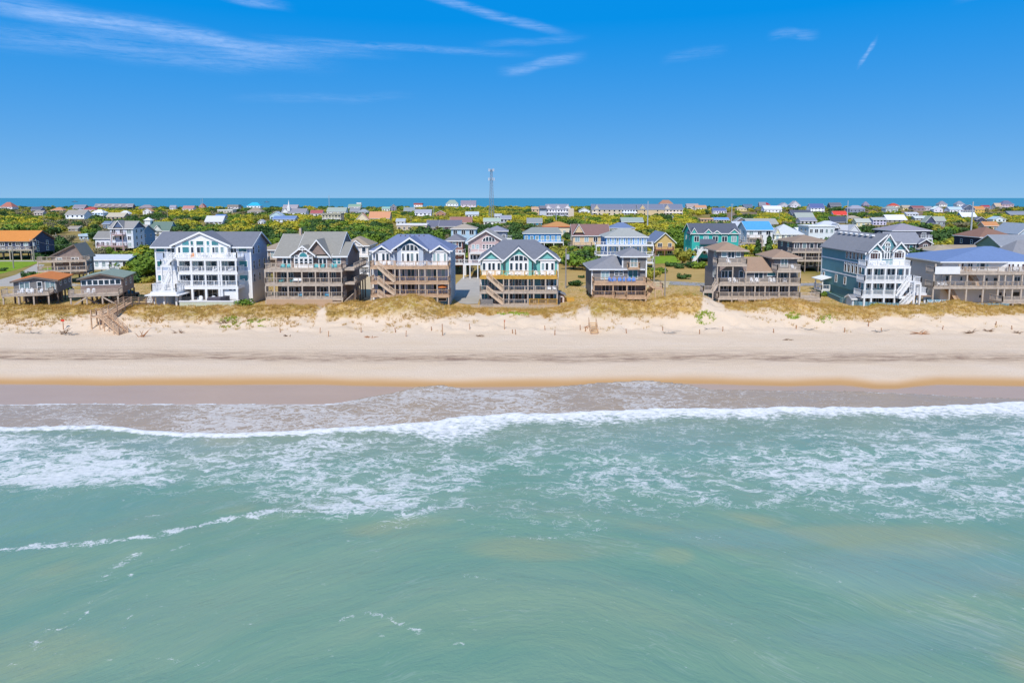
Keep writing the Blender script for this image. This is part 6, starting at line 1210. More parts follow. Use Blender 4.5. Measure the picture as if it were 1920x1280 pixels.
# church with steeple
h = gen('white church with a grey roof and tall white steeple', 528, 573, 391, 398.5, 405, 'gx', 'eceef2', '8c8c98', 14, 1, 6, (), WHITE, 0, [(528, 541, 391, 399)], name='church', cat='church', Y=870)
xs_ = h.X(541.5, 872); zt = h.Z(375, 872); b = MB(); b.box(xs_ - 2.0, xs_ + 2.0, 871, 875, h.Z(396, 872), h.Z(389, 872)); b.box(xs_ - 1.4, xs_ + 1.4, 871.6, 874.4, h.Z(389, 872), h.Z(386, 872)); st = h.part('steeple', b, SD_WHITE)
h.part('spire', MB().cyl((xs_, 873, h.Z(386, 872)), (xs_, 873, zt), 1.2, .05, 8), WHITE, st)
# cupola on the green-roofed building, dormers on the motel
for o in [q for q in COL.objects if q.parent is None and q.get('label', '').startswith('long grey-roofed motel')]:
    for k in range(5):
        yy = o.location.y; x = atY(186 + 13 * k, 386, yy)[0] - o.location.x; z = atY(960, 386.5, yy)[1] - o.location.z
        link('dormer', MB().ext([(-3, 0)] + [(3 * math.cos(math.pi * i / 8), 3.0 * math.sin(math.pi * i / 8)) for i in range(9)], -.5, 4).mesh('dormer', CM('siding', 'c8c0c4')), o, (x, 0, z))
for o in [q for q in COL.objects if q.parent is None and q.get('label', '').startswith('long low building with a dark green')]:
    yy = o.location.y + 4; x = atY(279, 415, yy)[0] - o.location.x; z = atY(960, 420, yy)[1] - o.location.z
    c = link('cupola', MB().box(-1.6, 1.6, -1.6, 1.6, -.5, 2.2).mesh('cupola', WHITE), o, (x, 4, z)); link('cupola_roof', MB().add([(-2.2, -2.2, 2.2), (2.2, -2.2, 2.2), (2.2, 2.2, 2.2), (-2.2, 2.2, 2.2), (0, 0, 4.0)], [(0, 1, 4), (1, 2, 4), (2, 3, 4), (3, 0, 4), (0, 3, 2, 1)]).mesh('cupola_roof', WHITE), c)
# ================================================================== poles, tower, wires
PW = MAT('pole_wood', '9c948c', .85, .15, 1); PG = MAT('galvanised_steel', 'b4b8c0', .5, .05, 1, .5); INS = MAT('insulator', 'd4d8dc', .4)
def pole(px, r0, r1, lab, tall=False, arm=True, tr=False, Y=None, w=None):
    Y = Y or min(1300, atZ(960, r1, LAND)[1]); x = atY(px, (r0 + r1) / 2, Y)[0]; H = atY(960, r0, Y)[1] - LAND; s_ = w or max(.15, H * .017)
    o = tag(link('utility_pole', None, None, (x, Y, LAND)), lab, 'pole', 'utility poles'); m_ = PG if tall else PW
    link('shaft', MB().cyl((0, 0, -.3), (0, 0, H), s_ * 1.25, s_ * .8, 8).mesh('shaft', m_), o)
    if arm:
        a = link('cross_arm', MB().box(-1.2, 1.2, -.08, .08, H - .8, H - .6).mesh('cross_arm', m_), o)
        for k in (-1, 0, 1): link('insulator', MB().cyl((k, 0, H - .6), (k, 0, H - .25), .07, .05, 6).mesh('insulator', INS), a)
    if tr: link('transformer', MB().cyl((.45, -.25, H - 2.6), (.45, -.25, H - 1.4), .38, .38, 10).mesh('transformer', PG), o)
    return o, (x, Y, LAND + H - .5)
P = []
for q in [(24, 463, 503, 'wooden utility pole on the green lawn beside the road', 0, 1, 0), (63, 447, 491, 'wooden utility pole at the road end by the shrubs', 0, 1, 1), (161, 447, 512, 'pole beside the steep-gabled brown shingle house', 0, 1, 0), (83, 404, 422, 'weathered pole in grey scrub beyond the orange roof', 0, 1, 0),
          (194, 394, 418, 'pole above the steep-gabled white house', 0, 1, 0), (105, 436, 455, 'short pole with a white drum transformer in brown marsh', 0, 0, 1), (1061, 466, 541, 'tall weathered pole with a transformer right of the turquoise house', 0, 0, 1), (1227, 475, 529, 'pole between the grey towered house and the yellow cottage', 0, 1, 0),
          (1247, 501, 562, 'bare wooden pole on the dune right of the grey towered house', 0, 0, 0), (1214.5, 377, 437, 'tall pale steel pole behind the yellow cottage', 1, 0, 0), (1220.5, 422, 437, 'short pole with crossbar beside the tall pale steel pole', 0, 1, 0), (1372, 382, 422, 'tall pale steel pole behind the bright aqua house', 1, 1, 0), (1289.5, 429, 467, 'slim white pole left of the bright aqua house', 0, 0, 0),
          (1589, 376, 424, 'very tall pale steel pole behind the teal house', 1, 0, 0), (1822, 378, 453, 'tallest steel pole, standing in the brown marsh', 1, 0, 0), (1803, 452, 474, 'short white pole above the bright blue roof', 0, 0, 0), (314, 393, 415, 'pole with crossarms among yellow shrubs left of the white two-storey house', 0, 1, 0), (435, 395, 412, 'pole right of the white two-storey house', 0, 1, 0), (478, 396, 413, 'pole below the turquoise hipped roof', 0, 1, 0),
          (572, 401, 414, 'double pole below the church', 0, 1, 0), (576.5, 394, 411, 'pole right of the church nave', 0, 1, 0), (643, 404, 417, 'pole beside the beige open-framed building', 0, 1, 0), (743, 386, 406, 'pale pole by the long peach-orange roof', 1, 1, 0), (813.5, 386, 413, 'tall pole beside the white two-storey house with red-brown doors', 1, 1, 0), (834, 401, 413, 'stub pole by the brick-orange cottage', 0, 1, 0),
          (882, 374, 401, 'tall thin pole by the light grey metal roof', 1, 0, 0), (770.5, 405, 424, 'pole behind the long low tan building', 0, 1, 0), (617, 366, 391, 'very thin radio mast on the sound shore', 1, 0, 0), (1043, 382, 420, 'pale steel pole in front of the big white motel', 1, 0, 0), (1097, 406, 422, 'pole between the motels and the maroon roof', 0, 1, 0), (1130, 417, 430, 'short pole above the maroon roof', 0, 0, 0), (1260.5, 402, 424, 'pole with crossarms in yellow shrubs before the motel', 0, 1, 1), (1338, 407, 421, 'pole before the bright blue shop roof', 0, 1, 0),
          (1461, 398, 420, 'twin pole by the marsh behind the pale yellow house', 0, 1, 0), (1507.5, 417, 430, 'pole with white drum before the flat-roofed house', 0, 1, 1), (1753, 438, 462, 'white-topped pole beside the charcoal house', 0, 1, 0), (377, 373, 393, 'dark mast rising from a red gable on the shore', 1, 0, 0), (380, 372, 393, 'second dark mast rising from a red gable on the shore', 1, 0, 0)]:
    P.append(pole(q[0], q[1], q[2], q[3], q[4], q[5], q[6])[1])
WIRE = MAT('wire', '6c6c70', .6, 0)
def wire(a, b_, lab):
    c = MB(); n = 14; A = Vector(a); B = Vector(b_); pts = [A.lerp(B, i / n) - Vector((0, 0, 1.6 * 4 * (i / n) * (1 - i / n))) for i in range(n + 1)]
    for p_, q_ in zip(pts[:-1], pts[1:]): c.bar(p_, q_, .05)
    tag(link('power_line', c.mesh('power_line', WIRE)), lab, 'wire', 'power lines')
wire(P[0], P[1], 'power line sagging between the lawn pole and the road-end pole'); wire(P[1], P[2], 'power line from the road-end pole to the steep-gabled shingle house pole'); wire(P[0], (P[0][0] - 40, P[0][1] + 6, P[0][2]), 'power line leading away left from the lawn pole')
wire(P[14], (P[14][0] - 120, P[14][1] + 40, P[14][2] - 6), 'power line running left from the tallest steel pole'); wire(P[14], (P[14][0] + 90, P[14][1] + 20, P[14][2] - 6), 'power line running right from the tallest steel pole'); wire(P[7], P[6], 'power line between the turquoise house pole and the yellow cottage pole')
def cell_tower():
    Yt = 650.0; x, _ = atY(921.5, 390, Yt); H = atY(960, 318, Yt)[1] - LAND
    o = tag(link('lattice_tower', None, None, (x, Yt, LAND)), 'tall steel lattice tower with antennas above the village', 'tower'); ST = MAT('tower_steel', '8f99a8', .5, .08, 1, .5)
    r0, r1 = 3.0, .9; c = lambda k, z: Vector((math.cos(2.1 * k + .5), math.sin(2.1 * k + .5), 0)) * (r0 + (r1 - r0) * z / H) + Vector((0, 0, z))
    for k in range(3): link('leg', MB().cyl(c(k, 0), c(k, H), .24, .16, 6).mesh('leg', ST), o)
    b = MB(); n = 16
    for i in range(n):
        for k in range(3): b.bar(c(k, H * i / n), c((k + 1) % 3, H * (i + 1) / n), .14); b.bar(c(k, H * i / n), c((k + 1) % 3, H * i / n), .14)
    tag(link('bracing', b.mesh('bracing', ST), o), kind='stuff')
    for zz, rr in ((H - .5, 2.3), (H * .815, 2.6)):
        link('antenna_ring', MB().cyl((0, 0, zz - .15), (0, 0, zz + .15), rr * .75, rr * .75, 6).mesh('antenna_ring', ST), o)
        for i in range(6):
            a = math.pi * 2 * i / 6; link('antenna', MB().box(-.3, .3, -.2, .2, -1.3, 1.3).mesh('antenna', MAT('antenna_white', 'd8d4d8', .5)), o, (rr * math.cos(a), rr * math.sin(a), zz), a)
cell_tower()
# boats on the sound
for px, ln, lab, Yb in ((140, 34, 'dark workboat on the sound, left of the church', 4200), (500, 28, 'small dark trawler on the sound above the turquoise roof', 3800)):
    x = atY(px, 374, Yb)[0]; o = tag(link('boat', None, None, (x, Yb, .2)), lab, 'boat', 'boats on the sound'); q = ln / 2
    link('hull', MB().hexa([(-q * .9, -3, -.3), (q * .8, -3, -.3), (q * .8, 3, -.3), (-q * .9, 3, -.3)], [(-q, -4, 2.6), (q * 1.1, -.6, 3.4), (q * 1.1, .6, 3.4), (-q, 4, 2.6)]).mesh('hull', MAT('hull_dark', '44545e', .6)), o); link('cabin', MB().box(-q * .3, q * .25, -2, 2, 2.6, 6.5).mesh('cabin', MAT('cabin_grey', '8c98a4', .6)), o); link('mast', MB().cyl((-q * .1, 0, 6.4), (-q * .1, 0, 13), .25, .15, 6).mesh('mast', MAT('hull_dark', '44545e', .6)), o)
# ================================================================== shrubs and trees
def leafmat(name, c0, c1, c2):
    mt = bpy.data.materials.new(name); mt.use_nodes = True; t = mt.node_tree; b = t.nodes['Principled BSDF']; geo_of[t] = N(t, 'ShaderNodeNewGeometry')
    oi = N(t, 'ShaderNodeObjectInfo')
    c = mixc(t, oi.outputs['Random'], lin(c0), lin(c1))
    c = mixc(t, mm(t, 'MULTIPLY_ADD', noise(t, .35, 4), 3.0, -1.1, True), c, lin(c2))
    n = N(t, 'ShaderNodeTexWhiteNoise'); 
    L(t, mixc(t, mm(t, 'MULTIPLY', geo_of[t].outputs['Random Per Island'], .55), c, lin(c0)), b.inputs['Base Color']); b.inputs['Roughness'].default_value = .7; b.inputs['Specular IOR Level'].default_value = .25
    return mt
LM = {'yellow': leafmat('yellow_green_leaves', 'b8ae30', '9aa02c', 'ccb83c'), 'green': leafmat('mid_green_leaves', '6c8a2c', '889c30', '587430'), 'dark': leafmat('dark_green_leaves', '446230', '5a7836', '36522e'), 'scrub': leafmat('grey_scrub_twigs', '8a8464', '9a8c70', '6f7048'), 'olive': leafmat('olive_leaves', '969434', '788636', 'a89c42')}
BARK = MAT('bark', '6a5a4c', .9, .25, 2, .1)
def crown_mesh(name, mat, seed, n=420, rx=2.6, rz=1.7, leaf=.42, cone=False):
    g = np.random.RandomState(seed); nl = 9 if not cone else 7
    cen = []; 
    for i in range(nl):
        a = g.uniform(0, 6.283); r = g.uniform(.15, .75) * rx
        if cone: zc = (i + .5) / nl; cen.append((math.cos(a) * rx * .3 * (1 - zc), math.sin(a) * rx * .3 * (1 - zc), rz * (-.8 + 1.8 * zc), rx * (1.0 - .85 * zc) * .8, rz * .32))
        else: cen.append((math.cos(a) * r, math.sin(a) * r, g.uniform(-.25, .55) * rz, rx * g.uniform(.34, .52), rz * g.uniform(.4, .6)))
    if not cone: cen.append((0, 0, 0, rx * .75, rz * .8))
    V = []; Fc = []; k = 0
    for i in range(n):
        c = cen[g.randint(len(cen))]; d = g.normal(size=3); d[2] = d[2] * .9 + .25; d /= np.linalg.norm(d); rr = g.uniform(.72, 1.08)
        p = np.array([c[0] + d[0] * c[3] * rr, c[1] + d[1] * c[3] * rr, c[2] + d[2] * c[4] * rr])
        nrm = d + g.normal(size=3) * .45; nrm /= np.linalg.norm(nrm); u = np.cross(nrm, g.normal(size=3)); u /= np.linalg.norm(u); v = np.cross(nrm, u); s = leaf * g.uniform(.6, 1.25)
        q = [p + u * s * g.uniform(.8, 1.1), p + v * s * g.uniform(.6, .9), p - u * s * g.uniform(.8, 1.1), p - v * s * g.uniform(.6, .9)]
        V += [tuple(x) for x in q]; Fc.append((k, k + 1, k + 2, k + 3)); k += 4
    # inner body so the crown is not see-through at its heart
    for c in cen[-4:]:
        b0 = len(V); m_ = 6
        for j in range(3):
            th = math.pi * (j + .5) / 3
            for i in range(m_): V.append((c[0] + c[3] * .72 * math.sin(th) * math.cos(6.283 * i / m_), c[1] + c[3] * .72 * math.sin(th) * math.sin(6.283 * i / m_), c[2] + c[4] * .72 * math.cos(th)))
        for j in range(2):
            for i in range(m_): Fc.append((b0 + j * m_ + i, b0 + (j + 1) * m_ + i, b0 + (j + 1) * m_ + (i + 1) % m_, b0 + j * m_ + (i + 1) % m_))
    me = bpy.data.meshes.new(name); me.from_pydata(V, [], Fc); me.materials.append(mat); me.update(); return me
def trunk_mesh(seed, h=1.8, spread=1.2):
    g = random.Random(seed); b = MB(); b.cyl((0, 0, -.3), (.1, 0, h * .55), .17, .12, 6)
    for k in range(4):
        a = g.uniform(0, 6.28); b.cyl((.1, 0, h * .5), (math.cos(a) * spread, math.sin(a) * spread, h + g.uniform(.2, .8)), .09, .04, 5)
    return b.mesh('trunk', BARK)
CROWNS = {k: [crown_mesh('crown', LM[k], 11 * i + j, 520 if k != 'scrub' else 380, 2.7, 1.6 + .25 * j, .36) for j in range(3)] for i, k in enumerate(LM)}
TRUNKS = [trunk_mesh(i) for i in range(3)]
PINE = crown_mesh('crown', LM['dark'], 99, 420, 1.7, 2.6, .4, True)
TLAB = {'yellow': 'rounded yellow-green tree in the scrub wood behind the oceanfront houses', 'green': 'mid-green leafy tree in the scrub wood behind the oceanfront houses', 'dark': 'dark evergreen tree in the scrub wood behind the oceanfront houses', 'scrub': 'bare grey-brown shrub in the scrub wood behind the oceanfront houses', 'olive': 'olive-green tree in the scrub wood behind the oceanfront houses'}
def tree(x, y, z, kind, sc, j, label=None, group=None, mesh=None, low=False, name='tree', flat=1.0):
    o = tag(link(name, None, None, (x, y, z), random.uniform(0, 6.28)), label or TLAB[kind], 'tree' if name == 'tree' else 'bush', group or ('trees: ' + kind + ' crowns' if label is None else None))
    o.scale = (sc, sc, sc * flat); link('trunk', TRUNKS[j % 3], o)
    link('crown', mesh or CROWNS[kind][j % 3], o, (0, 0, 1.0 if low else 1.9)); return o
# picture zones that steer the kinds
ZY = [(440, 570, 416, 438), (290, 365, 420, 437), (640, 700, 412, 432), (1095, 1175, 402, 428), (1262, 1320, 402, 443), (1685, 1750, 410, 432), (1755, 1835, 408, 428), (1855, 1930, 408, 428), (315, 390, 395, 414), (-20, 125, 415, 433), (560, 650, 402, 418), (700, 750, 402, 420), (1420, 1500, 406, 422), (840, 900, 388, 398), (1180, 1240, 412, 425), (570, 590, 388, 396)]
ZD = [(600, 770, 428, 490), (190, 295, 462, 530), (90, 165, 432, 452), (165, 190, 440, 465), (30, 75, 465, 490), (500, 560, 436, 470), (1055, 1120, 456, 520), (1265, 1300, 440, 470), (1745, 1830, 440, 460), (1700, 1740, 455, 520), (560, 610, 425, 445)]
ZS = [(-20, 130, 390, 412), (80, 180, 416, 440), (1400, 1560, 396, 406), (1640, 1900, 392, 404), (1740, 1900, 424, 440), (1560, 1640, 395, 405)]
OPEN = [(-80, 75, 476, 560), (1215, 1345, 470, 545), (1020, 1060, 498, 560), (1055, 1112, 512, 560), (840, 900, 505, 570), (655, 705, 510, 565), (1340, 1420, 398, 410), (1430, 1500, 398, 406), (1755, 1870, 431, 454), (65, 115, 442, 454), (1500, 1760, 397, 405), (1295, 1375, 404, 417), (60, 190, 500, 560), (1430, 1560, 505, 560), (1230, 1275, 476, 495), (1760, 1930, 398, 406), (300, 660, 520, 580), (1110, 1240, 505, 560), (1340, 1500, 495, 560), (1560, 1700, 500, 580), (1740, 1930, 505, 580), (705, 845, 495, 580), (905, 1060, 500, 580)]
def inb(px, row, zs): return any(a <= px <= b and c <= row <= d for a, b, c, d in zs)
rs = random.Random(5); pts = []
for (n, r0, r1) in ((4200, 391.5, 402), (3800, 402, 416), (3000, 416, 440), (1900, 440, 480), (600, 480, 530)):
    for _ in range(n):
        px = rs.uniform(-150, 2070); row = rs.uniform(r0, r1)
        if inb(px, row, OPEN) and rs.random() < .97: continue
        X_, Y_ = atZ(px, row, LAND)
        if Y_ < 180 or Y_ > 1395: continue
        nz_ = float(fbm(np.array([X_ * .013]), np.array([Y_ * .009]), 3, 77)[0])
        if nz_ < .36 and rs.random() < .4: continue
        if inb(px, row, ZS): kd = rs.choice(('scrub', 'scrub', 'olive', 'scrub', 'dark'))
        elif inb(px, row, ZY): kd = rs.choice(('yellow', 'yellow', 'yellow', 'olive', 'green'))
        elif inb(px, row, ZD): kd = rs.choice(('dark', 'green', 'dark', 'green', 'olive'))
        else:
            v = nz_ + rs.uniform(-.055, .055); kd = 'yellow' if v > .63 else 'olive' if v > .52 else 'green' if v > .45 else 'dark' if v > .37 else 'scrub'
        sc = rs.uniform(.8, 1.5) * (1.0 if Y_ < 300 else 1.25 if Y_ < 800 else 1.5) * (.8 if kd == 'scrub' else 1.0)
        if row > 480: sc *= .75
        top = proj(X_, Y_, LAND + 3.9 * sc)[1]; hw = 2.9 * sc * F / Y_; bad = False
        for (a, b_, rt, rb, yh) in BOXES:
            if px + hw > a and px - hw < b_:
                if yh - 3.5 < Y_ < yh + 13 : bad = True; break
                if Y_ < yh and top < rb - (.5 if yh > 350 else .34) * (rb - rt): bad = True; break
        if bad: continue
        # never inside the front houses' own strip
        pts.append((X_, Y_, kd, sc, rs.random()))
pts.sort(key=lambda q: -q[3] / q[1])
near, rest = pts[:285], pts[285:]
KW = {'yellow': 'yellow-green tree', 'green': 'mid-green tree', 'dark': 'dark evergreen tree', 'scrub': 'bare grey shrub', 'olive': 'olive-green tree'}
def near_label(x, y, kd):
    lab = min(HL, key=lambda q: (q[0] - x) ** 2 + (q[1] - y) ** 2)[2].split()[:10]
    while lab[-1] in ('and', 'a', 'an', 'with', 'the', 'of', 'its', 'by', 'on', 'in', 'beside', 'behind', 'two', 'three', 'small', 'front', 'white', 'tan', 'row', 'below', 'above', 'before', 'right', 'left', 'under', 'at'): lab.pop()
    return KW[kd] + ' near the ' + ' '.join(lab)
for i, (x, y, kd, sc, r_) in enumerate(near):
    lb = near_label(x, y, kd); tree(x, y, LAND, kd, sc, i, lb, lb, flat=.85 + .4 * r_)
# hand-placed greenery
def at(px, row): 
    x, y = atZ(px, row, LAND); return x, y
for (px, row, kd, sc, lab, nm) in [
    (1075, 505, 'green', 1.5, 'large bright green tree right of the turquoise house', 'tree'), (1092, 500, 'dark', 1.6, 'tall dark tree behind the sandy lot right of the turquoise house', 'tree'), (1062, 495, 'olive', 1.3, 'olive tree beside the transformer pole', 'tree'), (1104, 508, 'green', 1.2, 'leafy tree touching the grey towered house roof', 'tree'),
    (1080, 536, 'dark', .75, 'small round dark bush on the tan grass right of the turquoise house', 'bush'), (1090, 521, 'dark', .35, 'tiny bush on tan grass by the grey towered house', 'bush'), (1217, 520, 'green', .9, 'green bush at the right wall of the grey towered house', 'bush'), (1236, 512, 'green', .9, 'green bush by the lane and the yellow cottage pole', 'bush'), (1258, 500, 'dark', .7, 'clipped dark hedge bush left of the big olive tree', 'bush'),
    (1279, 497, 'olive', 1.55, 'big olive tree in front of the bright aqua house', 'tree'), (1296, 502, 'dark', 1.0, 'broad dark hedge below the aqua house stairs', 'bush'), (1312, 503, 'green', 1.0, 'broad green hedge touching the two-towered house', 'bush'), (1282, 523, 'dark', .7, 'lone dark bush on the tan field', 'bush'), (1272, 503, 'dark', .8, 'dark hedge below the big olive tree', 'bush'),
    (1425, 533, 'olive', .85, 'small round tree on grass behind the two-towered house', 'tree'), (1548, 558, 'green', .5, 'small green bush at the corner of the teal house', 'bush'), (1718, 500, 'dark', 1.5, 'dark tree rising beside the brown shingle tower house', 'tree'), (1708, 515, 'green', 1.5, 'green tree between the teal house and the brown shingle tower house', 'tree'), (1724, 520, 'olive', 1.2, 'olive shrub behind the white switchback stairs', 'tree'), (1738, 512, 'green', 1.1, 'green shrub behind the white gazebo deck', 'tree'),
    (1420, 488, 'pine', 1.5, 'dark conical pine between the two tower rooms', 'tree'), (1441, 486, 'pine', 1.7, 'tall conical pine left of the right tower room', 'tree'), (1466, 480, 'pine', 1.1, 'small pine behind the right tower room', 'tree'), (1398, 488, 'pine', 1.0, 'short pine behind the left tower room', 'tree'),
    (246, 530, 'dark', 1.2, 'dark bush at the left wall of the big white house', 'bush'), (268, 520, 'green', 1.4, 'green tree left of the big white house', 'tree'), (222, 505, 'green', 1.4, 'green tree beside the low white cottage porch', 'tree'), (243, 500, 'olive', 1.5, 'olive tree behind the low white cottage', 'tree'), (262, 495, 'yellow', 1.5, 'yellow-green tree behind the left corner of the big white house', 'tree'), (278, 505, 'dark', 1.3, 'dark tree hugging the big white house', 'tree'), (255, 515, 'green', 1.3, 'leafy tree between the low white cottage and the big white house', 'tree'), (280, 530, 'olive', .8, 'small lime shrub by the white side stairs', 'bush'), (130, 545, 'green', .35, 'tiny bush between the two small cottages', 'bush'), (6, 508, 'dark', .5, 'dark bush on the lawn edge beside the road', 'bush')] + [(p_, r_, k_, s_, 'leafy tree in the thicket left of the big white house', 'tree') for p_, r_, k_, s_ in ((232, 512, 'green', 1.3), (250, 506, 'olive', 1.5), (262, 510, 'green', 1.6), (275, 515, 'yellow', 1.3), (284, 500, 'green', 1.6), (240, 520, 'olive', 1.0), (266, 500, 'yellow', 1.5), (286, 518, 'green', 1.3), (252, 525, 'green', .9), (278, 492, 'olive', 1.6), (226, 500, 'green', 1.4), (290, 508, 'dark', 1.4))]:
    x, y = at(px, row)
    if kd == 'pine': tree(x, y, LAND, 'dark', sc, 1, lab, None, PINE)
    else: tree(x, y, tz(x, y) if y < 178 else LAND, kd, sc, int(px), lab, 'thicket left of the big white house' if 'thicket' in lab else None, None, nm == 'bush', nm, .8 if nm == 'bush' else 1.0)
for (px, Yb, sc, lab) in ((459, 128.6, .78, 'bushy green shrub on the dune in front of the big white house'), (630, 130.5, .55, 'slim green shrub at the right end of the twin-gabled house fence'), (1644, 130.4, .72, 'rounded olive shrub in front of the teal house porches'), (1888, 131, .4, 'low dark shrub below the blue-roofed white house')):
    x = atY(px, 570, Yb)[0]; tree(x, Yb, tz(x, Yb) - .3, 'green' if px != 1644 else 'olive', sc, 2, lab, None, None, True, 'bush', .75)
# everything farther off: one mass per kind, instanced
def mass(name, label, items, proto):
    me = np_mesh(name, np.array([(x, y, LAND + 1.45 * sc) for x, y, k, sc, r in items]), np.zeros((0, 3), int), None, False, {'sc': [q[3] for q in items], 'rot': [q[4] * 6.283 for q in items]})
    o = tag(link(name, me), label, kind='stuff')
    ng = bpy.data.node_groups.new(name, 'GeometryNodeTree'); ng.interface.new_socket('Geometry', in_out='INPUT', socket_type='NodeSocketGeometry'); ng.interface.new_socket('Geometry', in_out='OUTPUT', socket_type='NodeSocketGeometry')
    gi = ng.nodes.new('NodeGroupInput'); go = ng.nodes.new('NodeGroupOutput'); ip = ng.nodes.new('GeometryNodeInstanceOnPoints'); ob = ng.nodes.new('GeometryNodeObjectInfo'); ob.inputs['Object'].default_value = proto; ob.inputs['As Instance'].default_value = True; ob.transform_space = 'ORIGINAL'
    a1 = ng.nodes.new('GeometryNodeInputNamedAttribute'); a1.data_type = 'FLOAT'; a1.inputs[0].default_value = 'sc'; a2 = ng.nodes.new('GeometryNodeInputNamedAttribute'); a2.data_type = 'FLOAT'; a2.inputs[0].default_value = 'rot'
    cx_ = ng.nodes.new('ShaderNodeCombineXYZ'); L(ng, a2.outputs[0], cx_.inputs[2]); L(ng, cx_.outputs[0], ip.inputs['Rotation']); L(ng, a1.outputs[0], ip.inputs['Scale'])
    L(ng, gi.outputs[0], ip.inputs['Points']); L(ng, ob.outputs['Geometry'], ip.inputs['Instance']); L(ng, ip.outputs[0], go.inputs[0])
    md = o.modifiers.new('scatter', 'NODES'); md.node_group = ng
protos = {}
for o in COL.objects:
    if o.name.split('.')[0] == 'crown' and o.data not in protos: protos[o.data] = o
for kd in LM:
    it = [q for q in rest if q[2] == kd]
    for j in range(3):
        sub = it[j::3]
        if sub and CROWNS[kd][j] in protos: mass({'yellow': 'yellow_canopy', 'green': 'green_canopy', 'dark': 'dark_canopy', 'scrub': 'grey_scrub', 'olive': 'olive_canopy'}[kd], {'yellow': 'far yellow-green treetops across the island', 'green': 'far green treetops across the island', 'dark': 'far dark treetops across the island', 'scrub': 'far grey scrub at the marsh edges', 'olive': 'far olive treetops across the island'}[kd], sub, protos[CROWNS[kd][j]])

# ================================================================== dune grass
def tufts(name, label, P3, mat, hgt, nb, spread, wd):
    g = np.random.RandomState(3); n = len(P3); nb_ = n * nb
    base = np.repeat(P3, nb, 0); a = g.uniform(0, 6.283, nb_); r = g.uniform(0, spread, nb_); base = base + np.stack([np.cos(a) * r, np.sin(a) * r, np.full(nb_, -.05)], 1)
    hh = np.repeat(g.uniform(.55, 1.15, n), nb) * hgt * g.uniform(.6, 1.15, nb_); lean = g.uniform(.15, .75, nb_)[:, None] * hh[:, None] * np.stack([np.cos(a) + .35, np.sin(a), 0 * a], 1)
    tip = base + lean * .8 + np.stack([0 * a, 0 * a, hh * .92], 1); b2 = g.uniform(0, 6.283, nb_); s = np.stack([np.cos(b2), np.sin(b2), 0 * b2], 1) * wd
    V = np.stack([base - s, base + s, tip], 1).reshape(-1, 3); Fa = np.arange(nb_ * 3).reshape(-1, 3)
    return tag(link(name, np_mesh(name, V, Fa, mat, False)), label, kind='stuff')
def grassmat(name, a, b_, c):
    mt = bpy.data.materials.new(name); mt.use_nodes = True; t = mt.node_tree; bs = t.nodes['Principled BSDF']; geo_of[t] = N(t, 'ShaderNodeNewGeometry')
    col = mixc(t, geo_of[t].outputs['Random Per Island'], lin(a), lin(b_)); col = mixc(t, mm(t, 'MULTIPLY_ADD', noise(t, .18, 4), 3.2, -1.3, True), col, lin(c)); L(t, col, bs.inputs['Base Color']); bs.inputs['Roughness'].default_value = .8; bs.inputs['Specular IOR Level'].default_value = .15; return mt
GR = np.random.RandomState(12)
def scatter(n, fn, y0=112, y1=134, x0=-135, x1=135):
    x = GR.uniform(x0, x1, n); y = GR.uniform(y0, y1, n); z = terrain(x, y); px, py = proj(x, y, z); p = fn(x, y, px, py); k = GR.uniform(0, 1, n) < p
    return np.stack([x[k], y[k], z[k]], 1)
def dens(x, y, px, py):
    lo = interp(GLOW, px); e = (fbm(x * .5, y * .5, 4, 21) - .5); d = sstep(4, -3, py - lo + e * 24) * (.25 + 1.1 * (fbm(x * .8, y * .8, 3, 25) > .46)); d = d * (1 - .85 * sstep(11, 7, np.abs(px - 602)))
    sp = sstep(30, 4, py - lo) * (fbm(x * .35, y * .5, 3, 41) > .56) * (fbm(x * 1.5, y * 1.5, 2, 42) > .5) * .5
    return np.clip(np.maximum(d, sp * (y > 113)), 0, 1)
tufts('dune_grass', 'golden dune grass covering the sand ridge', scatter(60000, dens), grassmat('dune_grass', 'd0a860', 'ac8648', 'b0964c'), .62, 7, .22, .028)
def green(x, y, px, py):
    z = [(462, 512, 597, 613), (408, 455, 593, 617), (1302, 1345, 583, 609), (1470, 1502, 584, 600), (1530, 1572, 590, 609), (1280, 1310, 546, 556), (935, 1000, 586, 592)]
    return np.clip(np.max([sstep(1.2, .5, blob(px, py, *q)) * (1.0 if q[0] in (462, 1470, 1302) else .5) for q in z], 0) * (fbm(x * 1.2, y * 1.2, 3, 55) > .36), 0, 1)
tufts('beach_plants', 'bright green creeping plants on the dune face', scatter(60000, green), grassmat('green_plants', '86a824', '98b03c', 'a4a840'), .45, 8, .25, .07)
def backgrass(x, y, px, py): return np.clip((.30 + .5 * (fbm(x * .3, y * .3, 3, 66) > .5)) * (~((px > 850) & (px < 905) & (py < 573)) & ~((px > 655) & (px < 715) & (py < 566)) & ~((px < 60) & (py < 560))), 0, 1)
tufts('rough_grass', 'dry tan grass on the lots between the houses', scatter(16000, backgrass, 130, 178, -160, 160), grassmat('rough_grass', 'b29a50', '8e7f3c', '86923a'), .5, 6, .4, .035)

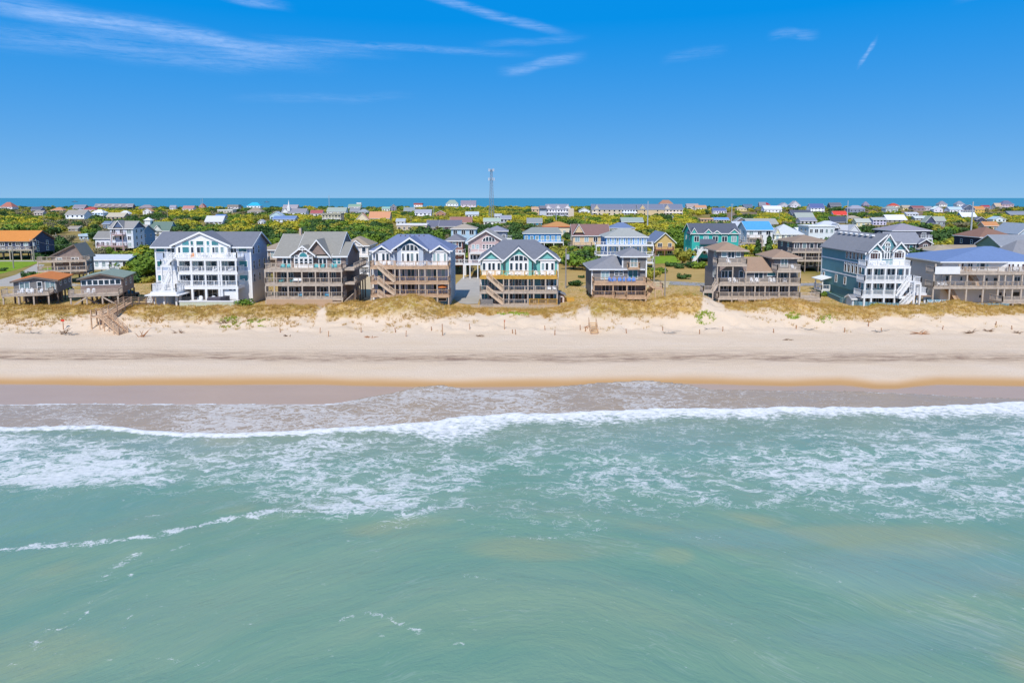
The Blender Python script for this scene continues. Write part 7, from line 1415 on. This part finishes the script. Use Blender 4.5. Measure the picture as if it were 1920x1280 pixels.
# ================================================================== beach furniture
def beach_walk():
    yA = 131.0; A = Vector((atY(280, 560, yA)[0], yA, 0)); B = Vector((atY(240, 572, 124.0)[0], 124.0, 0)); C = Vector((atY(197, 588, 117.0)[0], 117.0, 0))
    o = tag(link('beach_boardwalk', None, None, (C.x, C.y, tz(C.x, C.y))), 'weathered wooden boardwalk and stairs over the dune beside the big white house', 'boardwalk'); off = o.location
    A.z = tz(A.x, A.y) + 1.0; B.z = max(tz(B.x, B.y) + .9, A.z - .4); C.z = atY(199, 591, 117.0)[1]
    def prt(name, b, mat=WOODR, par=None): return link(name, b.mesh(name, mat, off), par or o)
    for P_, Q_ in ((A, B), (B, C)):
        d = (Q_ - P_); L_ = d.length; u = d.normalized(); s = Vector((-u.y, u.x, 0)).normalized() * .75; n = int(L_ / .35); ang = math.atan2(u.y, u.x)
        for sg in (-1, 1): prt('joist', MB().bar(P_ + s * sg * .9 - Vector((0, 0, .15)), Q_ + s * sg * .9 - Vector((0, 0, .15)), .08, .22))
        pm = MB().box(-.14, .14, -.8, .8, -.03, .03).mesh('plank', WOODR)
        for i in range(n): c = P_ + d * ((i + .5) / n); q = link('plank', pm, o, c - off, ang)
        for sg in (-1, 1):
            r = MB()
            for hh in (.35, .7, 1.05): r.bar(P_ + s * sg + Vector((0, 0, hh)), Q_ + s * sg + Vector((0, 0, hh)), .06, .12)
            prt('railing', r)
            for i in range(int(L_ / 2) + 1):
                c = P_ + d * (i / max(1, int(L_ / 2))) + s * sg; prt('post', MB().box(c.x - .07, c.x + .07, c.y - .07, c.y + .07, tz(c.x, c.y) - .4, c.z + 1.1))
    # landing and flight down to the sand
    prt('landing', MB().box(C.x - 1.9, C.x + .3, C.y - 1.2, C.y + .6, C.z - .25, C.z))
    for dx in (-1.8, .2):
        for dy in (-1.1, .5): prt('post', MB().box(C.x + dx - .09, C.x + dx + .09, C.y + dy - .09, C.y + dy + .09, tz(C.x + dx, C.y + dy) - .4, C.z + 1.1), WOODR)
    r = MB()
    for hh in (.35, .7, 1.05): r.bar((C.x - 1.85, C.y - 1.15, C.z + hh), (C.x - 1.85, C.y + .55, C.z + hh), .06, .1); r.bar((C.x - 1.85, C.y + .55, C.z + hh), (C.x - .3, C.y + .55, C.z + hh), .06, .1)
    prt('railing', r)
    E = Vector((atY(231, 624, 112.8)[0], 112.8, 0)); E.z = tz(E.x, E.y) + .1; S0 = Vector((C.x + .3, C.y - .9, C.z)); d = E - S0; n = 13; w2 = Vector((.45, .6, 0))
    for sg in (-1, 1): prt('stringer', MB().bar(S0 + w2 * sg, E + w2 * sg, .09, .3))
    tm = MB().bar((-w2.x, -w2.y, 0), (w2.x, w2.y, 0), .32, .06).mesh('tread', WOODR)
    for i in range(n): link('tread', tm, o, S0 + d * ((i + .5) / n) + Vector((0, 0, .08)) - off)
    for sg in (-1, 1):
        r = MB()
        for hh in (.4, .72, 1.05): r.bar(S0 + w2 * sg + Vector((0, 0, hh)), E + w2 * sg + Vector((0, 0, hh)), .06, .11)
        prt('railing', r)
        for i in range(5): c = S0 + d * (i / 4) + w2 * sg; prt('post', MB().box(c.x - .06, c.x + .06, c.y - .06, c.y + .06, tz(c.x, c.y) - .3, c.z + 1.1))
beach_walk()
def small_steps():
    Yb = 114.0; x, _ = atY(1113, 620, Yb); z = tz(x, Yb); o = tag(link('beach_steps', None, None, (x, Yb, z)), 'short flight of orange wooden beach steps with rails standing in the sand', 'steps')
    for sx in (-.62, .62):
        link('stringer', MB().bar((sx, -1.2, .05), (sx, 1.9, 1.35), .08, .24).mesh('stringer', WOODR), o); link('handrail', MB().bar((sx, -1.1, .75), (sx, 1.9, 2.1), .07, .1).mesh('handrail', WOODR), o)
        for yy, hh in ((-1.1, .75), (.4, 1.45), (1.9, 2.15)): link('post', MB().box(sx - .06, sx + .06, yy - .06, yy + .06, -.3, hh).mesh('post', WOODR), o)
    tm = MB().box(-.62, .62, -.16, .16, -.03, .03).mesh('tread', MAT('orange_plank', 'd8a868', .8, .15))  # treads in a more orange wood tone than the stringers and rails
    for i in range(6): link('tread', tm, o, (0, -1.1 + .52 * i, .15 + .22 * i))
small_steps()
PO = MAT('fence_stake', 'b07c54', .85, .2); RED = MAT('red_tag', 'd8402c', .6); NET = MAT('wire_grey', '9c948c', .8, .2)
stk = [(119, 598, 618, 1), (526, 615, 623, 0), (600, 614, 624, 0), (616, 620, 631, 0), (677, 613, 623, 0), (742, 614, 623, 0), (761, 619, 631, 0), (809, 612, 620, 0), (830, 606, 629, 0), (881, 606, 618, 0), (946, 599, 617, 1), (961, 617, 625, 0), (967, 617, 627, 0), (1022, 610, 619, 0), (1040, 618, 628, 0), (1088, 609, 619, 0), (1097, 615, 621, 0), (1175, 616, 625, 0), (1312, 617, 626, 0), (1355, 612, 621, 0), (1451, 617, 624, 0), (1493, 610, 617, 0), (1583, 614, 623, 0), (1653, 616, 622, 0), (1767, 612, 618, 0), (1628, 602, 612, 0), (1867, 602, 610, 0), (1898, 611, 618, 0), (1243, 613, 620, 0), (58, 604, 612, 0)]
for px, r0, r1, red in stk:
    lo, hi = 106.0, 124.0
    for _ in range(30):
        md_ = (lo + hi) / 2; x = atY(px, r1, md_)[0]; pr = float(proj(x, md_, tz(x, md_))[1])
        if pr > r1: lo = md_
        else: hi = md_
    x, y = atY(px, r1, lo)[0], lo; z = tz(x, y); H = max(.7, (r1 - r0) * y / F)
    o = tag(link('sand_fence_stake', None, None, (x, y, z), random.uniform(0, 3)), ('wooden stake with a red tag in the sand below the orange-roofed cottage' if px < 200 else 'wooden stake with a red tag in the sand below the turquoise house') if red else 'bare leaning wooden stake in the sand at the dune foot', 'stake', 'sand fence stakes' if not red else None)
    lx = random.uniform(-.12, .12); link('stake', MB().bar((0, 0, -.3), (lx, random.uniform(-.1, .1), H), .10).mesh('stake', PO), o)
    if red: link('tag', MB().box(lx - .28, lx + .28, -.08, -.04, H - .35, H).mesh('tag', RED), o)
def drift(px, row, n, ln, lab, mat=PO, up=.5, seed=1, cat='driftwood'):
    x, y = atZ(px, row, 2.6); z = tz(x, y); g = random.Random(seed); o = tag(link('driftwood', None, None, (x, y, z)), lab, cat)
    for i in range(n):
        a = g.uniform(0, 6.28); c = Vector((g.uniform(-.5, .5), g.uniform(-.3, .3), -.05)); q = c + Vector((math.cos(a), math.sin(a) * .6, g.uniform(0, up))) * ln * g.uniform(.4, 1); q.z = max(q.z, .03)
        b = MB(); b.cyl(c, c.lerp(q, .55) + Vector((0, 0, .08)), .06, .045, 5); b.cyl(c.lerp(q, .55) + Vector((0, 0, .08)), q, .045, .015, 5); link('branch', b.mesh('branch', mat), o)
DK = MAT('dead_brush', '8a6f58', .9, .25)
for i, q in enumerate([(117, 622, 16, 1.4, 'heap of brown dead brush below the red-tagged stake', DK, .9), (132, 624, 12, 1.6, 'tangle of grey wire fence half buried in sand', NET, .7), (62, 622, 8, 1.6, 'bleached driftwood branch below the orange-roofed cottage', NET, .3), (264, 627, 7, 1.5, 'leaning broken fence slats beside the boardwalk stairs', PO, 1.6), (335, 622, 9, 1.6, 'twiggy dead brush below the big white house', DK, .5),
                       (422, 613, 14, 1.5, 'dry brown shrub on the dune face below the big white house', DK, .8), (540, 626, 8, 1.4, 'reddish driftwood below the twin-gabled shingle house', DK, .4), (665, 606, 7, 2.4, 'long grey branch leaning on the dune below the mound', NET, .6), (692, 628, 9, 1.2, 'spiky driftwood knot below the grassy mound', PO, .7), (898, 626, 9, 1.2, 'driftwood root below the turquoise house', DK, .6),
                       (1727, 622, 14, 2.6, 'star-shaped driftwood stump below the teal house', PO, .35), (1650, 620, 7, 2.0, 'grey driftwood branch left of the star-shaped stump', NET, .3), (1515, 618, 8, 2.0, 'pale driftwood branch below the two-towered house', NET, .3), (1820, 621, 14, 1.8, 'row of brown twigs below the blue-roofed white house', DK, .5), (1855, 620, 12, 1.4, 'patch of brown twigs right of the twig row', DK, .5), (1250, 622, 8, 2.2, 'flat driftwood log below the grey towered house', NET, .2), (1330, 618, 6, 2.6, 'long bleached plank by the sand path', NET, .1), (1100, 617, 6, 1.0, 'broken stakes beside the orange beach steps', PO, .8), (1910, 622, 10, 1.4, 'brown twigs at the dune foot by the right edge of the blue-roofed house', DK, .5), (1480, 631, 6, 1.6, 'low brown branch on open sand', DK, .15)]):
    drift(*q[:7], seed=i)
# dark car parked beside the sage-roofed cottage
def car():
    Yc = 146.0; x = atY(242, 556, Yc)[0]; z = tz(x, Yc); o = tag(link('parked_car', None, None, (x, Yc, z), R(80)), 'dark parked car behind the sage-roofed cottage', 'car'); PT = MAT('car_paint', '3a4048', .3, .03, 1, .6); TY = MAT('tyre', '222222', .9)
    link('body', MB().hexa([(-2.2, -.88, .35), (2.2, -.88, .35), (2.2, .88, .35), (-2.2, .88, .35)], [(-2.15, -.85, 1.0), (2.1, -.85, .92), (2.1, .85, .92), (-2.15, .85, 1.0)]).mesh('body', PT), o)
    c = link('cabin', MB().hexa([(-1.9, -.82, 1.0), (.9, -.82, .98), (.9, .82, .98), (-1.9, .82, 1.0)], [(-1.6, -.66, 1.6), (.3, -.66, 1.6), (.3, .66, 1.6), (-1.6, .66, 1.6)]).mesh('cabin', PT), o)
    link('side_window', MB().hexa([(-1.7, -.84, 1.08), (.7, -.84, 1.08), (.7, .84, 1.08), (-1.7, .84, 1.08)], [(-1.5, -.71, 1.5), (.3, -.71, 1.5), (.3, .71, 1.5), (-1.5, .71, 1.5)]).mesh('side_window', GL), c)
    for wx_ in (-1.35, 1.35):
        for wy_ in (-.85, .85): w_ = link('wheel', MB().cyl((wx_, wy_ - .1, .34), (wx_, wy_ + .1, .34), .34, .34, 12).mesh('wheel', TY), o)
    for wy_ in (-.6, .6): link('headlight', MB().box(2.1, 2.18, wy_ - .2, wy_ + .2, .65, .82).mesh('headlight', INS), o)
car()
